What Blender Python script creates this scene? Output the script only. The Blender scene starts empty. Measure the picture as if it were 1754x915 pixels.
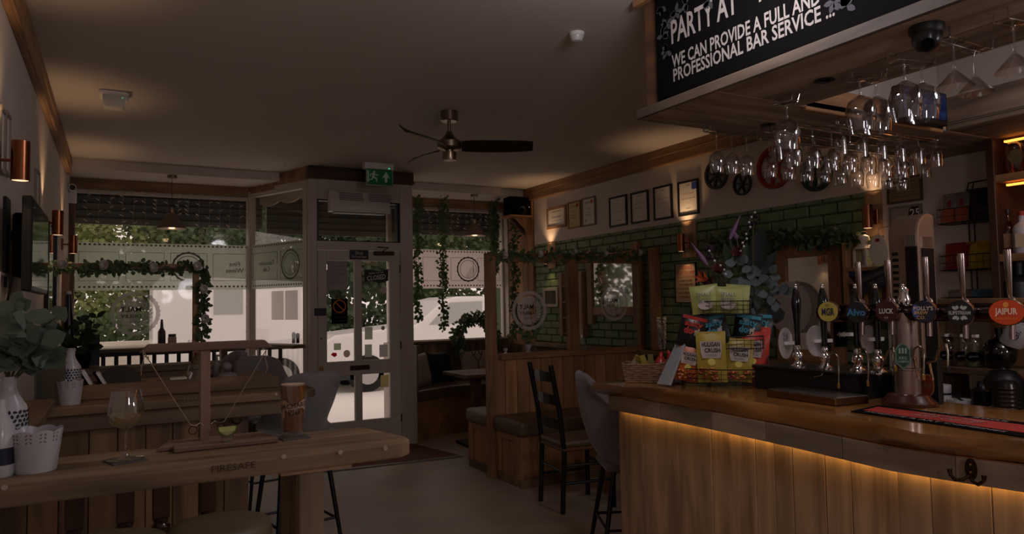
import bpy, bmesh, math, random
from mathutils import Vector as V, Matrix
S = bpy.context.scene
COL = S.collection
random.seed(7)
R = math.radians
# ---------------------------------------------------------------- camera (solved from the photograph's vanishing points)
F, TH, PH, RO = 1230.0, R(28.8), R(2.95), R(-1.046)
EYE = V((0, 0, 1.45))
FW = V((math.sin(TH)*math.cos(PH), math.cos(TH)*math.cos(PH), math.sin(PH)))
_r = V((math.cos(TH), -math.sin(TH), 0)); _u = _r.cross(FW)
RT = _r*math.cos(RO) + _u*math.sin(RO); UP = -_r*math.sin(RO) + _u*math.cos(RO)
cam = bpy.data.cameras.new('camera'); cam.sensor_fit = 'HORIZONTAL'; cam.sensor_width = 36; cam.lens = 36*F/1754
cam.clip_start = .05; cam.clip_end = 200
camo = bpy.data.objects.new('camera', cam); COL.objects.link(camo)
camo.matrix_world = Matrix((( RT.x, UP.x, -FW.x, EYE.x), (RT.y, UP.y, -FW.y, EYE.y), (RT.z, UP.z, -FW.z, EYE.z), (0, 0, 0, 1)))
S.camera = camo
def ray(x, y): return FW + RT*((x-877)/F) - UP*((y-457.5)/F)
def _on(x, y, ax, v):
    d = ray(x, y); return EYE + d*((v-EYE[ax])/d[ax])
def onx(x, y, v): return _on(x, y, 0, v)
def ony(x, y, v): return _on(x, y, 1, v)
def onz(x, y, v): return _on(x, y, 2, v)
# ---------------------------------------------------------------- world, exposure, room lights
vs = S.view_settings
vs.view_transform = 'Standard'; vs.look = 'None'; vs.gamma = 1; vs.use_curve_mapping = False
vs.exposure = -1.0
WT = (1.0, .80, .74)                      # warm cast over the whole picture
wd = bpy.data.worlds.new('overcast_sky'); S.world = wd; wd.use_nodes = True
bg = wd.node_tree.nodes['Background']; bg.inputs[0].default_value = (*WT, 1); bg.inputs[1].default_value = 1.9
def lamp(kind, loc, power, color, size=.1, aim=None, spot=None, blend=.6):
    l = bpy.data.lights.new('lamp_light', kind); l.energy = power; l.color = color
    if kind == 'AREA': l.shape = 'DISK'; l.size = size
    elif kind != 'SUN': l.shadow_soft_size = size
    if spot: l.spot_size = R(spot); l.spot_blend = blend
    o = bpy.data.objects.new('lamp_light', l); COL.objects.link(o); o.location = loc
    if aim is not None: o.rotation_euler = (V(aim)-V(loc)).to_track_quat('-Z', 'Y').to_euler()
    return o
WARM = (1, .62, .33)
CEIL = (1, .95, 1.02)
ADDED_GLOBES = [(.9, -.6, 1.75), (3.2, -.6, 1.75), (1.7, 1.7, 2.64), (3.1, .75, 2.55)]   # opal globe lamps added out of view to lift the room's light
for p, w_ in zip(ADDED_GLOBES, (28, 42, 42, 30)): lamp('POINT', p, w_, CEIL, .14)
# ---------------------------------------------------------------- materials
def lin(c): return tuple(((v/255)/12.92 if v <= 10 else (((v/255)+.055)/1.055)**2.4) for v in c)
MATS = {}
def _new(name):
    m = bpy.data.materials.new(name); m.use_nodes = True; MATS[name] = m
    n = m.node_tree.nodes; return m, n, m.node_tree.links, n['Principled BSDF']
def mat(name, col, rough=.55, metal=0, var=0., scale=14., bump=0., sheen=0., emit=0., coat=0., stretch=None):
    if name in MATS: return MATS[name]
    m, n, l, b = _new(name); c = lin(col)
    b.inputs['Base Color'].default_value = (*c, 1); b.inputs['Roughness'].default_value = rough; b.inputs['Metallic'].default_value = metal
    b.inputs['Sheen Weight'].default_value = sheen; b.inputs['Coat Weight'].default_value = coat
    if emit: b.inputs['Emission Color'].default_value = (*c, 1); b.inputs['Emission Strength'].default_value = emit
    if var or bump:
        tc = n.new('ShaderNodeTexCoord'); mp = n.new('ShaderNodeMapping'); nz = n.new('ShaderNodeTexNoise')
        if stretch: mp.inputs['Scale'].default_value = stretch
        nz.inputs['Scale'].default_value = scale; nz.inputs['Detail'].default_value = 4
        l.new(tc.outputs['Object'], mp.inputs[0]); l.new(mp.outputs[0], nz.inputs['Vector'])
        if var:
            r = n.new('ShaderNodeValToRGB'); r.color_ramp.elements[0].position = .3; r.color_ramp.elements[1].position = .7
            r.color_ramp.elements[0].color = (*[v*(1-var) for v in c], 1); r.color_ramp.elements[1].color = (*[min(1, v*(1+var)) for v in c], 1)
            l.new(nz.outputs['Fac'], r.inputs[0]); l.new(r.outputs[0], b.inputs['Base Color'])
        if bump:
            bp = n.new('ShaderNodeBump'); bp.inputs['Strength'].default_value = bump; bp.inputs['Distance'].default_value = .01
            l.new(nz.outputs['Fac'], bp.inputs['Height']); l.new(bp.outputs[0], b.inputs['Normal'])
    return m
def wood(name, c1, c2, ax='Z', rough=.6, sc=1., coat=0., rnd=.35):
    key = name+'_'+ax
    if key in MATS: return MATS[key]
    m, n, l, b = _new(key)
    tc = n.new('ShaderNodeTexCoord'); oi = n.new('ShaderNodeObjectInfo')
    ad = n.new('ShaderNodeVectorMath'); ad.operation = 'ADD'
    ml = n.new('ShaderNodeMath'); ml.operation = 'MULTIPLY'; ml.inputs[1].default_value = 37.
    l.new(oi.outputs['Random'], ml.inputs[0]); l.new(tc.outputs['Object'], ad.inputs[0]); l.new(ml.outputs[0], ad.inputs[1])
    mp = n.new('ShaderNodeMapping'); s = [15*sc]*3; s['XYZ'.index(ax)] = 1.6*sc; mp.inputs['Scale'].default_value = s
    l.new(ad.outputs[0], mp.inputs[0])
    nz = n.new('ShaderNodeTexNoise'); nz.inputs['Scale'].default_value = 1.; nz.inputs['Detail'].default_value = 5; nz.inputs['Distortion'].default_value = .6
    l.new(mp.outputs[0], nz.inputs['Vector'])
    mp2 = n.new('ShaderNodeMapping'); s2 = [7*sc]*3; s2['XYZ'.index(ax)] = 2.2*sc; mp2.inputs['Scale'].default_value = s2
    l.new(ad.outputs[0], mp2.inputs[0])
    kn = n.new('ShaderNodeTexNoise'); kn.inputs['Scale'].default_value = 1.; kn.inputs['Detail'].default_value = 2; l.new(mp2.outputs[0], kn.inputs['Vector'])
    mx = n.new('ShaderNodeMath'); mx.operation = 'MULTIPLY_ADD'; mx.inputs[1].default_value = .62
    k2 = n.new('ShaderNodeMath'); k2.operation = 'MULTIPLY'; k2.inputs[1].default_value = .38
    l.new(kn.outputs['Fac'], k2.inputs[0]); l.new(nz.outputs['Fac'], mx.inputs[0]); l.new(k2.outputs[0], mx.inputs[2])
    rp = n.new('ShaderNodeValToRGB'); e = rp.color_ramp.elements
    e[0].position = .32; e[1].position = .66; e[0].color = (*lin(c1), 1); e[1].color = (*lin(c2), 1)
    l.new(mx.outputs[0], rp.inputs[0])
    hs = n.new('ShaderNodeHueSaturation'); vr = n.new('ShaderNodeMapRange'); vr.inputs[3].default_value = 1-rnd; vr.inputs[4].default_value = 1+rnd
    l.new(oi.outputs['Random'], vr.inputs[0]); l.new(vr.outputs[0], hs.inputs['Value']); l.new(rp.outputs[0], hs.inputs['Color'])
    l.new(hs.outputs[0], b.inputs['Base Color']); b.inputs['Roughness'].default_value = rough; b.inputs['Coat Weight'].default_value = coat; b.inputs['Coat Roughness'].default_value = .12
    bp = n.new('ShaderNodeBump'); bp.inputs['Strength'].default_value = .25; bp.inputs['Distance'].default_value = .004
    l.new(nz.outputs['Fac'], bp.inputs['Height']); l.new(bp.outputs[0], b.inputs['Normal'])
    return m
def glass(name, tint=(1, 1, 1), refl=.10, rough=.02, edge=.55):
    if name in MATS: return MATS[name]
    m, n, l, b = _new(name); n.remove(b); out = n['Material Output']
    t = n.new('ShaderNodeBsdfTransparent'); t.inputs[0].default_value = (*tint, 1)
    g = n.new('ShaderNodeBsdfGlossy'); g.inputs[1].default_value = rough
    lw = n.new('ShaderNodeLayerWeight'); lw.inputs[0].default_value = .35
    mr = n.new('ShaderNodeMapRange'); mr.inputs[3].default_value = refl; mr.inputs[4].default_value = edge
    l.new(lw.outputs['Facing'], mr.inputs[0]); mx = n.new('ShaderNodeMixShader')
    l.new(mr.outputs[0], mx.inputs[0]); l.new(t.outputs[0], mx.inputs[1]); l.new(g.outputs[0], mx.inputs[2]); l.new(mx.outputs[0], out.inputs[0])
    return m
def frosted(name, col, clear=.3, trans=.6):
    if name in MATS: return MATS[name]
    m, n, l, b = _new(name); n.remove(b); out = n['Material Output']; c = (*lin(col), 1)
    t = n.new('ShaderNodeBsdfTransparent'); d = n.new('ShaderNodeBsdfDiffuse'); d.inputs[0].default_value = c
    tr = n.new('ShaderNodeBsdfTranslucent'); tr.inputs[0].default_value = c
    a = n.new('ShaderNodeMixShader'); a.inputs[0].default_value = trans; l.new(d.outputs[0], a.inputs[1]); l.new(tr.outputs[0], a.inputs[2])
    x = n.new('ShaderNodeMixShader'); x.inputs[0].default_value = clear; l.new(a.outputs[0], x.inputs[1]); l.new(t.outputs[0], x.inputs[2]); l.new(x.outputs[0], out.inputs[0])
    return m
def leafmat(name, col, var=.4):
    if name in MATS: return MATS[name]
    m = mat(name, col, .6, var=var, scale=3.)
    n = m.node_tree.nodes; l = m.node_tree.links; b = n['Principled BSDF']; out = n['Material Output']
    tr = n.new('ShaderNodeBsdfTranslucent'); tr.inputs[0].default_value = (*lin(col), 1)
    x = n.new('ShaderNodeMixShader'); x.inputs[0].default_value = .3; l.new(b.outputs[0], x.inputs[1]); l.new(tr.outputs[0], x.inputs[2]); l.new(x.outputs[0], out.inputs[0])
    return m
# ---------------------------------------------------------------- mesh helpers
class MB:
    def __init__(s): s.v = []; s.f = []
    def add(s, vs, fs):
        n = len(s.v); s.v += [V(p) for p in vs]; s.f += [[i+n for i in f] for f in fs]; return s
    def box(s, x0, x1, y0, y1, z0, z1):
        return s.add([(x0,y0,z0),(x1,y0,z0),(x1,y1,z0),(x0,y1,z0),(x0,y0,z1),(x1,y0,z1),(x1,y1,z1),(x0,y1,z1)],
                     [(3,2,1,0),(4,5,6,7),(0,1,5,4),(1,2,6,5),(2,3,7,6),(3,0,4,7)])
    def obox(s, c, a, b, d):
        c, a, b, d = V(c), V(a), V(b), V(d)
        return s.add([c-a-b-d, c+a-b-d, c+a+b-d, c-a+b-d, c-a-b+d, c+a-b+d, c+a+b+d, c-a+b+d],
                     [(3,2,1,0),(4,5,6,7),(0,1,5,4),(1,2,6,5),(2,3,7,6),(3,0,4,7)])
    def bar(s, p, q, w, t, up=(0,0,1)):
        p, q = V(p), V(q); d = (q-p); L = d.length; d.normalize(); up = V(up)
        if abs(d.dot(up)) > .95: up = V((1, 0, 0))
        sd = d.cross(up).normalized(); u2 = sd.cross(d)
        return s.obox((p+q)/2, d*L/2, sd*w/2, u2*t/2)
    def tube(s, pts, r, n=6, closed=False, caps=True):
        pts = [V(p) for p in pts]; N = len(pts); rs = r if isinstance(r, (list, tuple)) else [r]*N
        base = len(s.v); ref = None
        for i, p in enumerate(pts):
            if closed: d = pts[(i+1) % N]-pts[i-1]
            else: d = pts[min(i+1, N-1)]-pts[max(i-1, 0)]
            d.normalize()
            if ref is None: ref = V((0,0,1)) if abs(d.z) < .9 else V((1,0,0))
            a = d.cross(ref)
            if a.length < 1e-4: a = d.cross(V((0, 1, .3)))
            a.normalize(); b = a.cross(d); ref = b
            for k in range(n):
                t = 2*math.pi*k/n; s.v.append(p+(a*math.cos(t)+b*math.sin(t))*rs[i])
        for i in range(N if closed else N-1):
            for k in range(n):
                a0 = base+i*n+k; a1 = base+i*n+(k+1) % n; j = (i+1) % N; b0 = base+j*n+k; b1 = base+j*n+(k+1) % n
                s.f.append([a0, a1, b1, b0])
        if caps and not closed:
            s.f.append([base+k for k in range(n)][::-1]); s.f.append([base+(N-1)*n+k for k in range(n)])
        return s
    def cyl(s, p, q, r0, r1=None, n=14): return s.tube([p, q], [r0, r0 if r1 is None else r1], n)
    def lathe(s, prof, c=(0,0,0), n=20, sx=1, sy=1, rot=None):
        c = V(c); base = len(s.v)
        for r, z in prof:
            for k in range(n):
                t = 2*math.pi*k/n; p = V((r*math.cos(t)*sx, r*math.sin(t)*sy, z))
                s.v.append(c+(rot @ p if rot else p))
        for i in range(len(prof)-1):
            for k in range(n):
                s.f.append([base+i*n+k, base+i*n+(k+1) % n, base+(i+1)*n+(k+1) % n, base+(i+1)*n+k])
        if prof[0][0] > 1e-5: s.f.append([base+k for k in range(n)][::-1])
        if prof[-1][0] > 1e-5: s.f.append([base+(len(prof)-1)*n+k for k in range(n)])
        return s
    def ell(s, c, rx, ry, rz, n=12, m=7, rot=None):
        return s.lathe([(max(1e-6, math.sin(math.pi*i/m)), -math.cos(math.pi*i/m)) for i in range(m+1)], (0,0,0), n) and s._xf(n*(m+1), c, rx, ry, rz, rot)
    def _xf(s, cnt, c, rx, ry, rz, rot):
        for i in range(len(s.v)-cnt, len(s.v)):
            p = s.v[i]; p = V((p.x*rx, p.y*ry, p.z*rz)); s.v[i] = V(c)+(rot @ p if rot else p)
        return s
    def prism(s, poly, vec):
        n = len(poly); vec = V(vec); a = [V(p) for p in poly]
        return s.add(a+[p+vec for p in a], [list(range(n))[::-1], [n+i for i in range(n)]]+[[i, (i+1) % n, n+(i+1) % n, n+i] for i in range(n)])
    def leaf(s, p, d, nrm, L, w, cup=.15):
        p, d = V(p), V(d).normalized(); nrm = V(nrm); a = d.cross(nrm)
        if a.length < 1e-3: a = d.cross(V((.3, .5, 1)))
        a.normalize(); up = a.cross(d)
        k = [p, p+d*L*.35+a*w*.5+up*cup*w, p+d*L*.75+a*w*.38+up*cup*w, p+d*L, p+d*L*.75-a*w*.38+up*cup*w, p+d*L*.35-a*w*.5+up*cup*w, p+d*L*.55]
        return s.add(k, [(0,1,6),(1,2,6),(2,3,6),(3,4,6),(4,5,6),(5,0,6)])
    def leafq(s, p, d, nrm, L, w):
        p, d = V(p), V(d).normalized(); a = d.cross(V(nrm))
        if a.length < 1e-3: a = d.cross(V((.3, .5, 1)))
        a = a.normalized()*w*.5
        return s.add([p, p+d*L*.45+a, p+d*L, p+d*L*.45-a], [(0, 1, 2, 3)])
    def build(s, name, m, par=None, smooth=0, bev=0., seg=1, label=None):
        me = bpy.data.meshes.new(name); me.from_pydata([tuple(p) for p in s.v], [], s.f); me.update()
        if bev:
            bm = bmesh.new(); bm.from_mesh(me)
            ed = [e for e in bm.edges if e.is_manifold and e.calc_face_angle(0) > .5]
            bmesh.ops.bevel(bm, geom=ed, offset=bev, segments=seg, affect='EDGES', profile=.6); bm.to_mesh(me); bm.free()
        if smooth:
            me.polygons.foreach_set('use_smooth', [True]*len(me.polygons)); me.set_sharp_from_angle(angle=R(smooth if smooth > 1 else 40))
        me.materials.append(m)
        o = bpy.data.objects.new(name, me); COL.objects.link(o)
        if par is not None: o.parent = par
        if label: o['label'] = label
        return o
REB = []
def thing(name, label, cat, group=None, kind=None, reb=True):
    o = bpy.data.objects.new(name, None); COL.objects.link(o); o.empty_display_size = .1
    if kind: o['kind'] = kind
    if label: o['label'] = label
    if cat: o['category'] = cat
    if group: o['group'] = group
    if reb: REB.append(o)
    return o
def tag(o, label=None, cat=None, group=None, kind=None):
    if label: o['label'] = label
    if cat: o['category'] = cat
    if group: o['group'] = group
    if kind: o['kind'] = kind
    if cat or kind == 'structure': REB.append(o)
    return o
def st(o): return tag(o, kind='structure')
def dup(root, loc=None, rz=None, label=None, sc=None, group=None):
    r = root.copy(); COL.objects.link(r)
    if loc is not None: r.location = loc
    if rz is not None: r.rotation_euler = (0, 0, rz)
    if sc is not None: r.scale = (sc, sc, sc) if not isinstance(sc, tuple) else sc
    if label: r['label'] = label
    if group: r['group'] = group
    for ch in list(root.children):
        c = ch.copy(); COL.objects.link(c); c.parent = r
        for g in list(ch.children):
            d = g.copy(); COL.objects.link(d); d.parent = c
    return r
def piece(me, name, par, m, loc, rz=0, sc=None):       # cheap repeated piece sharing mesh data
    o = bpy.data.objects.new(name, me); COL.objects.link(o); o.parent = par; o.location = loc
    if rz: o.rotation_euler = (0, 0, rz)
    if sc: o.scale = sc
    return o
def text(s, m, par, o, r, u, h, w=None, al='CENTER', bold=0., name='lettering', nrm=None, lift=.0012, shear=0., curve=None):
    cu = bpy.data.curves.new('tx', 'FONT'); cu.body = s; cu.size = 1; cu.align_x = al; cu.align_y = 'CENTER'; cu.offset = bold; cu.shear = shear; cu.resolution_u = 2
    ob = bpy.data.objects.new('tx', cu); COL.objects.link(ob); bpy.context.view_layer.update()
    me = bpy.data.meshes.new_from_object(ob.evaluated_get(bpy.context.evaluated_depsgraph_get()))
    bpy.data.objects.remove(ob); bpy.data.curves.remove(cu)
    o, r, u = V(o), V(r).normalized(), V(u).normalized(); n = V(nrm).normalized() if nrm is not None else r.cross(u)
    xs = [v.co.x for v in me.vertices] or [0]; ys = [v.co.y for v in me.vertices] or [0]
    ww = max(xs)-min(xs) or 1; k = h/.72; kx = k if w is None else w/ww; ym = (max(ys)+min(ys))/2
    for v in me.vertices:
        x, y = v.co.x*kx, (v.co.y-ym)*k
        v.co = (curve(x, y) + n*lift) if curve else (o+r*x+u*y+n*lift)
    me.materials.clear(); me.materials.append(m)
    b = bpy.data.objects.new(name, me); COL.objects.link(b)
    if par is not None: b.parent = par
    return b
def disc(mb, o, r, u, rx, ry, n=28, t=.002):
    o, r, u = V(o), V(r).normalized(), V(u).normalized(); nn = r.cross(u)
    return mb.prism([o+r*rx*math.cos(2*math.pi*k/n)+u*ry*math.sin(2*math.pi*k/n) for k in range(n)], nn*t)
def ring(mb, o, r, u, r0, r1, n=40, t=.001, a0=0, a1=2*math.pi, saw=0., nrm=None):
    o, r, u = V(o), V(r).normalized(), V(u).normalized(); nn = V(nrm) if nrm is not None else r.cross(u)
    full = abs(a1-a0-2*math.pi) < 1e-6; vs = []; fs = []
    for k in range(n+(0 if full else 1)):
        a = a0+(a1-a0)*k/n; d = r*math.cos(a)+u*math.sin(a); e = r1*(1+saw*(k % 2))
        vs += [o+d*r0+nn*t, o+d*e+nn*t]
    m = len(vs)//2
    for k in range(m if full else m-1):
        j = (k+1) % m; fs.append((2*k, 2*k+1, 2*j+1, 2*j))
    return mb.add(vs, fs)
# ---------------------------------------------------------------- palette
M_white = mat('wall_paint', (208, 196, 186), .8, var=.03, scale=3)
M_ceil = mat('ceiling_paint', (206, 194, 184), .85, var=.02, scale=2)
M_cream = mat('cream_gloss_paint', (196, 184, 172), .45, var=.03, scale=5)
M_black = mat('black_paint', (14, 13, 13), .45)
M_matte = mat('black_matte', (7, 6, 6), .9); M_matte.node_tree.nodes['Principled BSDF'].inputs['Specular IOR Level'].default_value = .08
M_steel = mat('brushed_steel', (190, 185, 180), .28, 1., var=.06, scale=30, stretch=(1, 1, .05))
M_chrome = mat('chrome', (225, 222, 220), .08, 1.)
M_copper = mat('copper', (150, 92, 62), .28, 1., var=.08, scale=40, stretch=(1, 1, .05))
M_brass = mat('brass', (190, 150, 80), .3, 1.)
M_bronze = mat('aged_bronze', (70, 48, 32), .4, .8)
M_wplastic = mat('white_plastic', (222, 216, 210), .4)
M_paper = mat('paper', (226, 218, 208), .8)
M_ink = mat('ink', (28, 26, 26), .8)
M_redink = mat('red_ink', (190, 70, 55), .8)
M_ceram = mat('white_ceramic', (186, 182, 186), .3, coat=.2)
M_glass = glass('clear_glass')
M_pane = glass('window_glass', (.97, .98, .97), .012, .04, .3)
M_stem = glass('stemware_glass', (.97, .96, .97), .10, .03, .6)
M_film = frosted('etched_film', (196, 204, 190), .42, .7)
M_film_w = frosted('etched_film_white', (236, 228, 224), .18, .75)
M_etch = frosted('etched_logo', (226, 216, 210), .36, .3)
M_rope = mat('cotton_string', (150, 130, 105), .9)
M_screw = mat('zinc_screw', (190, 180, 165), .35, .9)
SC = ((66, 51, 36), (142, 115, 84))          # scaffold board
def scaf(ax): return wood('scaffold_board', *SC, ax, .6)
def dwood(ax): return wood('reclaimed_plank', (72, 52, 35), (138, 107, 74), ax, .6)
def beamw(ax): return wood('stained_beam', (112, 78, 50), (172, 132, 92), ax, .65, rnd=.12)
def owood(ax): return wood('orange_pine', (124, 86, 54), (182, 134, 90), ax, .5, rnd=.2)
def barw(ax): return wood('bar_plank', (128, 98, 72), (198, 162, 126), ax, .55, rnd=.18)
# ================================================================ ROOM SHELL
XL, XR, HC, YD, YW, YB = -.42, 4.45, 2.857, 7.21, 8.25, -3.0
fl = mat('vinyl_floor', (168, 152, 134), .42, var=.14, scale=2.2, bump=.05)
st(MB().box(XL-.2, XR+.2, YB-.2, YW+.05, -.12, 0).build('floor', fl))
st(MB().box(XL-.2, XR+.2, YB-.2, 7.65, HC, HC+.15).build('ceiling', M_ceil))
st(MB().box(XL-.2, XR+.2, 7.65, YW+.3, 2.77, HC+.15).build('ceiling_step', M_ceil))
st(MB().box(XL-.2, XL, YB-.2, YW+.3, 0, HC).build('wall_left', M_white))
st(MB().box(XL-.2, XR+.2, YB-.2, YB, 0, HC).build('wall_back', M_white))
wr = st(MB().box(XR, XR+.2, YB-.2, YW+.3, 0, HC).build('wall_right', mat('green_mortar', (78, 96, 68), .8, var=.15, scale=9)))
# upper white panel and lower white panel of the right wall
st(MB().box(XR-.022, XR, 2.93, 7.48, 2.16, 2.72).build('wall_right_panel', M_white, bev=.003))
st(MB().box(XR-.06, XR, -2.9, 2.93, .9, HC).build('wall_right_plaster', M_white))
# painted bricks, each its own piece, joints recessed
mb_brick = mat('green_painted_brick', (114, 136, 98), .55, var=.16, scale=11, bump=.3)
bm_ = MB().box(-.012, .012, -.111, .111, -.036, .036).build('brick', mb_brick, bev=.006)
bme = bm_.data; bpy.data.objects.remove(bm_)
row = 0; z = 1.005
while z < 2.15:
    y = 2.96+(.115 if row % 2 else 0)
    while y+.11 < 7.5:
        jit = random.uniform(-.003, .004)
        o = piece(bme, 'brick', wr, None, (XR-.006+jit, y+.115, z+.036), sc=(1, random.uniform(.97, 1.01), random.uniform(.96, 1.02)))
        y += .232
    row += 1; z += .0805
# timber panelling in the far right corner
c = st(MB().box(XR-.02, XR, 7.48, YW, 0, 2.7).build('wall_right_corner', dwood('Z')))
for i in range(6): MB().box(XR-.04, XR-.02, 7.49+i*.127, 7.49+i*.127+.123, .9, 2.7).build('plank', owood('Z'), c, bev=.003)
c = st(MB().box(4.40, 4.43, YW-.14, YW+.02, .9, 2.68).build('trim_7', M_cream))
# dado: shelf and planks below
tag(MB().box(XR-.17, XR, 2.95, 7.5, .955, .995).build('dado_shelf', scaf('Y'), bev=.004), 'pale timber ledge running along the green brick wall', 'shelf')
c = st(MB().box(XR-.03, XR, 2.95, YW, 0, .955).build('wall_right_dado', dwood('Z')))
for i in range(36): MB().box(XR-.045, XR-.03, 2.97+i*.146, 2.97+i*.146+.142, .02, .95).build('plank', dwood('Z'), c)
# ceiling beams
for nm, x0, x1, y0, y1 in (('trim_1', XL, XL+.045, -2.9, 7.65), ('trim_2', XR-.07, XR, 2.6, 7.65)):
    c = st(MB().box(x0+.005, x1-.005, y0, y1, 2.71, HC).build(nm, beamw('Y')))
    yy = y0; k = 0
    while yy < y1-.01:
        y2 = min(y1, yy+(1.5, 1.15, 1.8)[k % 3]); k += 1
        MB().box(x0-.0 if x0 < 0 else x0, x1, yy+.003, y2-.003, 2.785, HC-.004).build('board', beamw('Y'), c, bev=.004)
        MB().box(x0 if x0 < 0 else x0+.018, x1 if x0 > 0 else x1-.018, yy+.003, y2-.003, 2.702, 2.782).build('board', beamw('Y'), c, bev=.004); yy = y2
# ---- shop front
st(MB().box(XL, 1.26, YW-.05, YW+.01, 2.665, 2.768).build('trim_3', beamw('X')))
st(MB().box(2.83, XR-.02, YW-.05, YW+.01, 2.665, 2.768).build('trim_4', beamw('X')))
A0, A1 = V((1.27, YW-.02, 0)), V((1.70, YD+.03, 0))          # angled pane, plan ends
def slab(p, q, t, z0, z1): 
    p, q = V((p[0], p[1], 0)), V((q[0], q[1], 0)); n = (q-p).normalized().cross(V((0, 0, 1)))*t/2
    return MB().prism([p-n+V((0,0,z0)), q-n+V((0,0,z0)), q+n+V((0,0,z0)), p+n+V((0,0,z0))], (0, 0, z1-z0))
Am = A0.lerp(A1, .45)
st(slab(A0, Am, .07, 2.70, 2.80).build('trim_5', beamw('X')))
c = st(slab(Am, A1+V((-.02, -.04, 0)), .09, 2.74, HC-.003).build('trim_6', beamw('X')))
MB().box(1.64, 2.74, YD-.10, YD-.02, 2.735, HC-.003).build('board', wood('dark_beam', (44, 25, 13), (92, 58, 34), 'X', .6), c, bev=.004)
c2 = slab((2.72, YD-.09), (2.78, YW-.03), .08, 2.735, 2.768).build('board', beamw('Y'), c)
# stall risers under the windows
st(MB().box(XL, 1.27, YW-.04, YW+.06, 0, .52).build('wall_front_left', dwood('X')))
st(MB().box(2.83, XR-.02, YW-.04, YW+.06, 0, .98).build('wall_front_right', dwood('X')))
st(slab(A0, A1, .06, 0, .52).build('wall_front_angle', dwood('X')))
st(slab((2.775, YD+.03), (2.80, YW), .05, 0, 1.02).build('wall_front_return', M_cream))
st(slab((2.777, YD+.10), (2.80, YW-.05), .008, 1.02, 2.74).build('window_5', M_pane))
def winframe(n, x0, x1, y, z0, z1, mull=()):
    w = thing('window_%d' % n, None, None, kind='structure')
    mb = MB().box(x0, x0+.045, y-.04, y+.04, z0, z1).box(x1-.045, x1, y-.04, y+.04, z0, z1).box(x0, x1, y-.04, y+.04, z0, z0+.05).box(x0, x1, y-.04, y+.04, z1-.035, z1)
    mb.build('window_frame', M_cream, w, bev=.004)
    MB().box(x0+.04, x1-.04, y-.004, y+.004, z0+.04, z1-.03).build('pane', M_pane, w)
    return w
w1 = winframe(1, XL, 1.285, YW, .52, 2.665)
w3 = winframe(3, 2.83, 4.42, YW, .98, 2.665)
w2 = thing('window_2', None, None, kind='structure')
d12 = (A1-A0).normalized()
slab(A0-d12*.03, A0+d12*.04, .08, .52, 2.72).build('window_frame', M_cream, w2, bev=.004)
slab(A1-d12*.10, A1-d12*.03, .08, .52, 2.74).build('window_frame', M_cream, w2, bev=.004)
slab(A0, A1, .06, .52, .57).build('window_frame', M_cream, w2); slab(A0, A1, .06, 2.66, 2.75).build('window_frame', M_cream, w2)
slab(A0, A1-d12*.08, .008, .56, 2.67).build('pane', M_pane, w2)
# etched film bands with printed borders
M_filmline = mat('film_print', (96, 100, 92), .8)
def film(n, par, o, r, z0, z1, L, circ, words, mirror=True):
    o, r = V(o), V(r).normalized(); u = V((0, 0, 1)); nn = r.cross(u)
    pt = lambda a, z, t=0: o+r*a+u*z+nn*t
    MB().prism([pt(0, z0), pt(L, z0), pt(L, z1), pt(0, z1)], nn*.002).build('etched_band', M_film_w if n == 3 else M_film, par)
    mb = MB(); k = 0; a = .03
    while a < L-.03:
        for zz in (z0+.025, z1-.03): mb.prism([pt(a, zz, .003), pt(a+.02, zz, .003), pt(a+.02, zz+.018, .003), pt(a, zz+.018, .003)], nn*.001)
        a += .042
    b = mb.build('border_squares', M_filmline, par); b['kind'] = 'stuff'
    h = z1-z0; mb = MB(); nb = max(1, round(L/.42))
    for i in range(nb):
        a0, a1 = L*i/nb+.03, L*(i+1)/nb-.03; b0, b1 = z0+h*.2, z1-h*.2
        for p, q in (((a0, b0), (a1, b0)), ((a1, b0), (a1, b1)), ((a1, b1), (a0, b1)), ((a0, b1), (a0, b0))):
            mb.bar(pt(p[0], p[1], .003), pt(q[0], q[1], .003), .004, .002, nn)
    mb.build('panel_lines', M_filmline, par)
    ca = circ*L; cz = (z0+z1)/2; mb = MB()
    ring(mb, pt(ca, cz), r, u, h*.29, h*.32, 36, .004, nrm=nn, saw=.06); ring(mb, pt(ca, cz), r, u, h*.23, h*.245, 36, .004, nrm=nn)
    for q in range(5): ring(mb, pt(ca-.01, cz-.01), r, u, h*(.07+.03*q), h*(.078+.03*q), 14, .004, -1.9, .6, nrm=nn)
    mb.build('crest', M_filmline, par)
    for a, s in words: text(s, M_filmline, par, pt(a*L, cz), -r, u, .05, nrm=nn, lift=.004, bold=.01)
film(1, w1, (XL+.05, YW-.012, 0), (1, 0, 0), 1.66, 2.14, 1.64, .62, ((.90, 'Fine\nWines'), (.38, 'Real\nAles')))
film(3, w3, (2.88, YW-.012, 0), (1, 0, 0), 1.66, 2.14, 1.49, .68, ((.9, 'Cask'),))
film(2, w2, A0+V((0, 0, 0))+d12*.04+V((-.01, -.006, 0)), d12, 1.66, 2.14, 1.0, .70, ((.28, 'Takeaway\nCafe'),))
# papers stuck on the angled pane
tn = d12.cross(V((0, 0, 1)))
for a, zz, wd_, hh in ((.42, 1.33, .21, .30), (.66, 1.33, .21, .30)):
    p = A0+d12*a+tn*(.02); slab(p, p+d12*wd_, .003, zz, zz+hh).build('notice', frosted('thin_paper', (230, 224, 218), .5, .75), w2)
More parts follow.
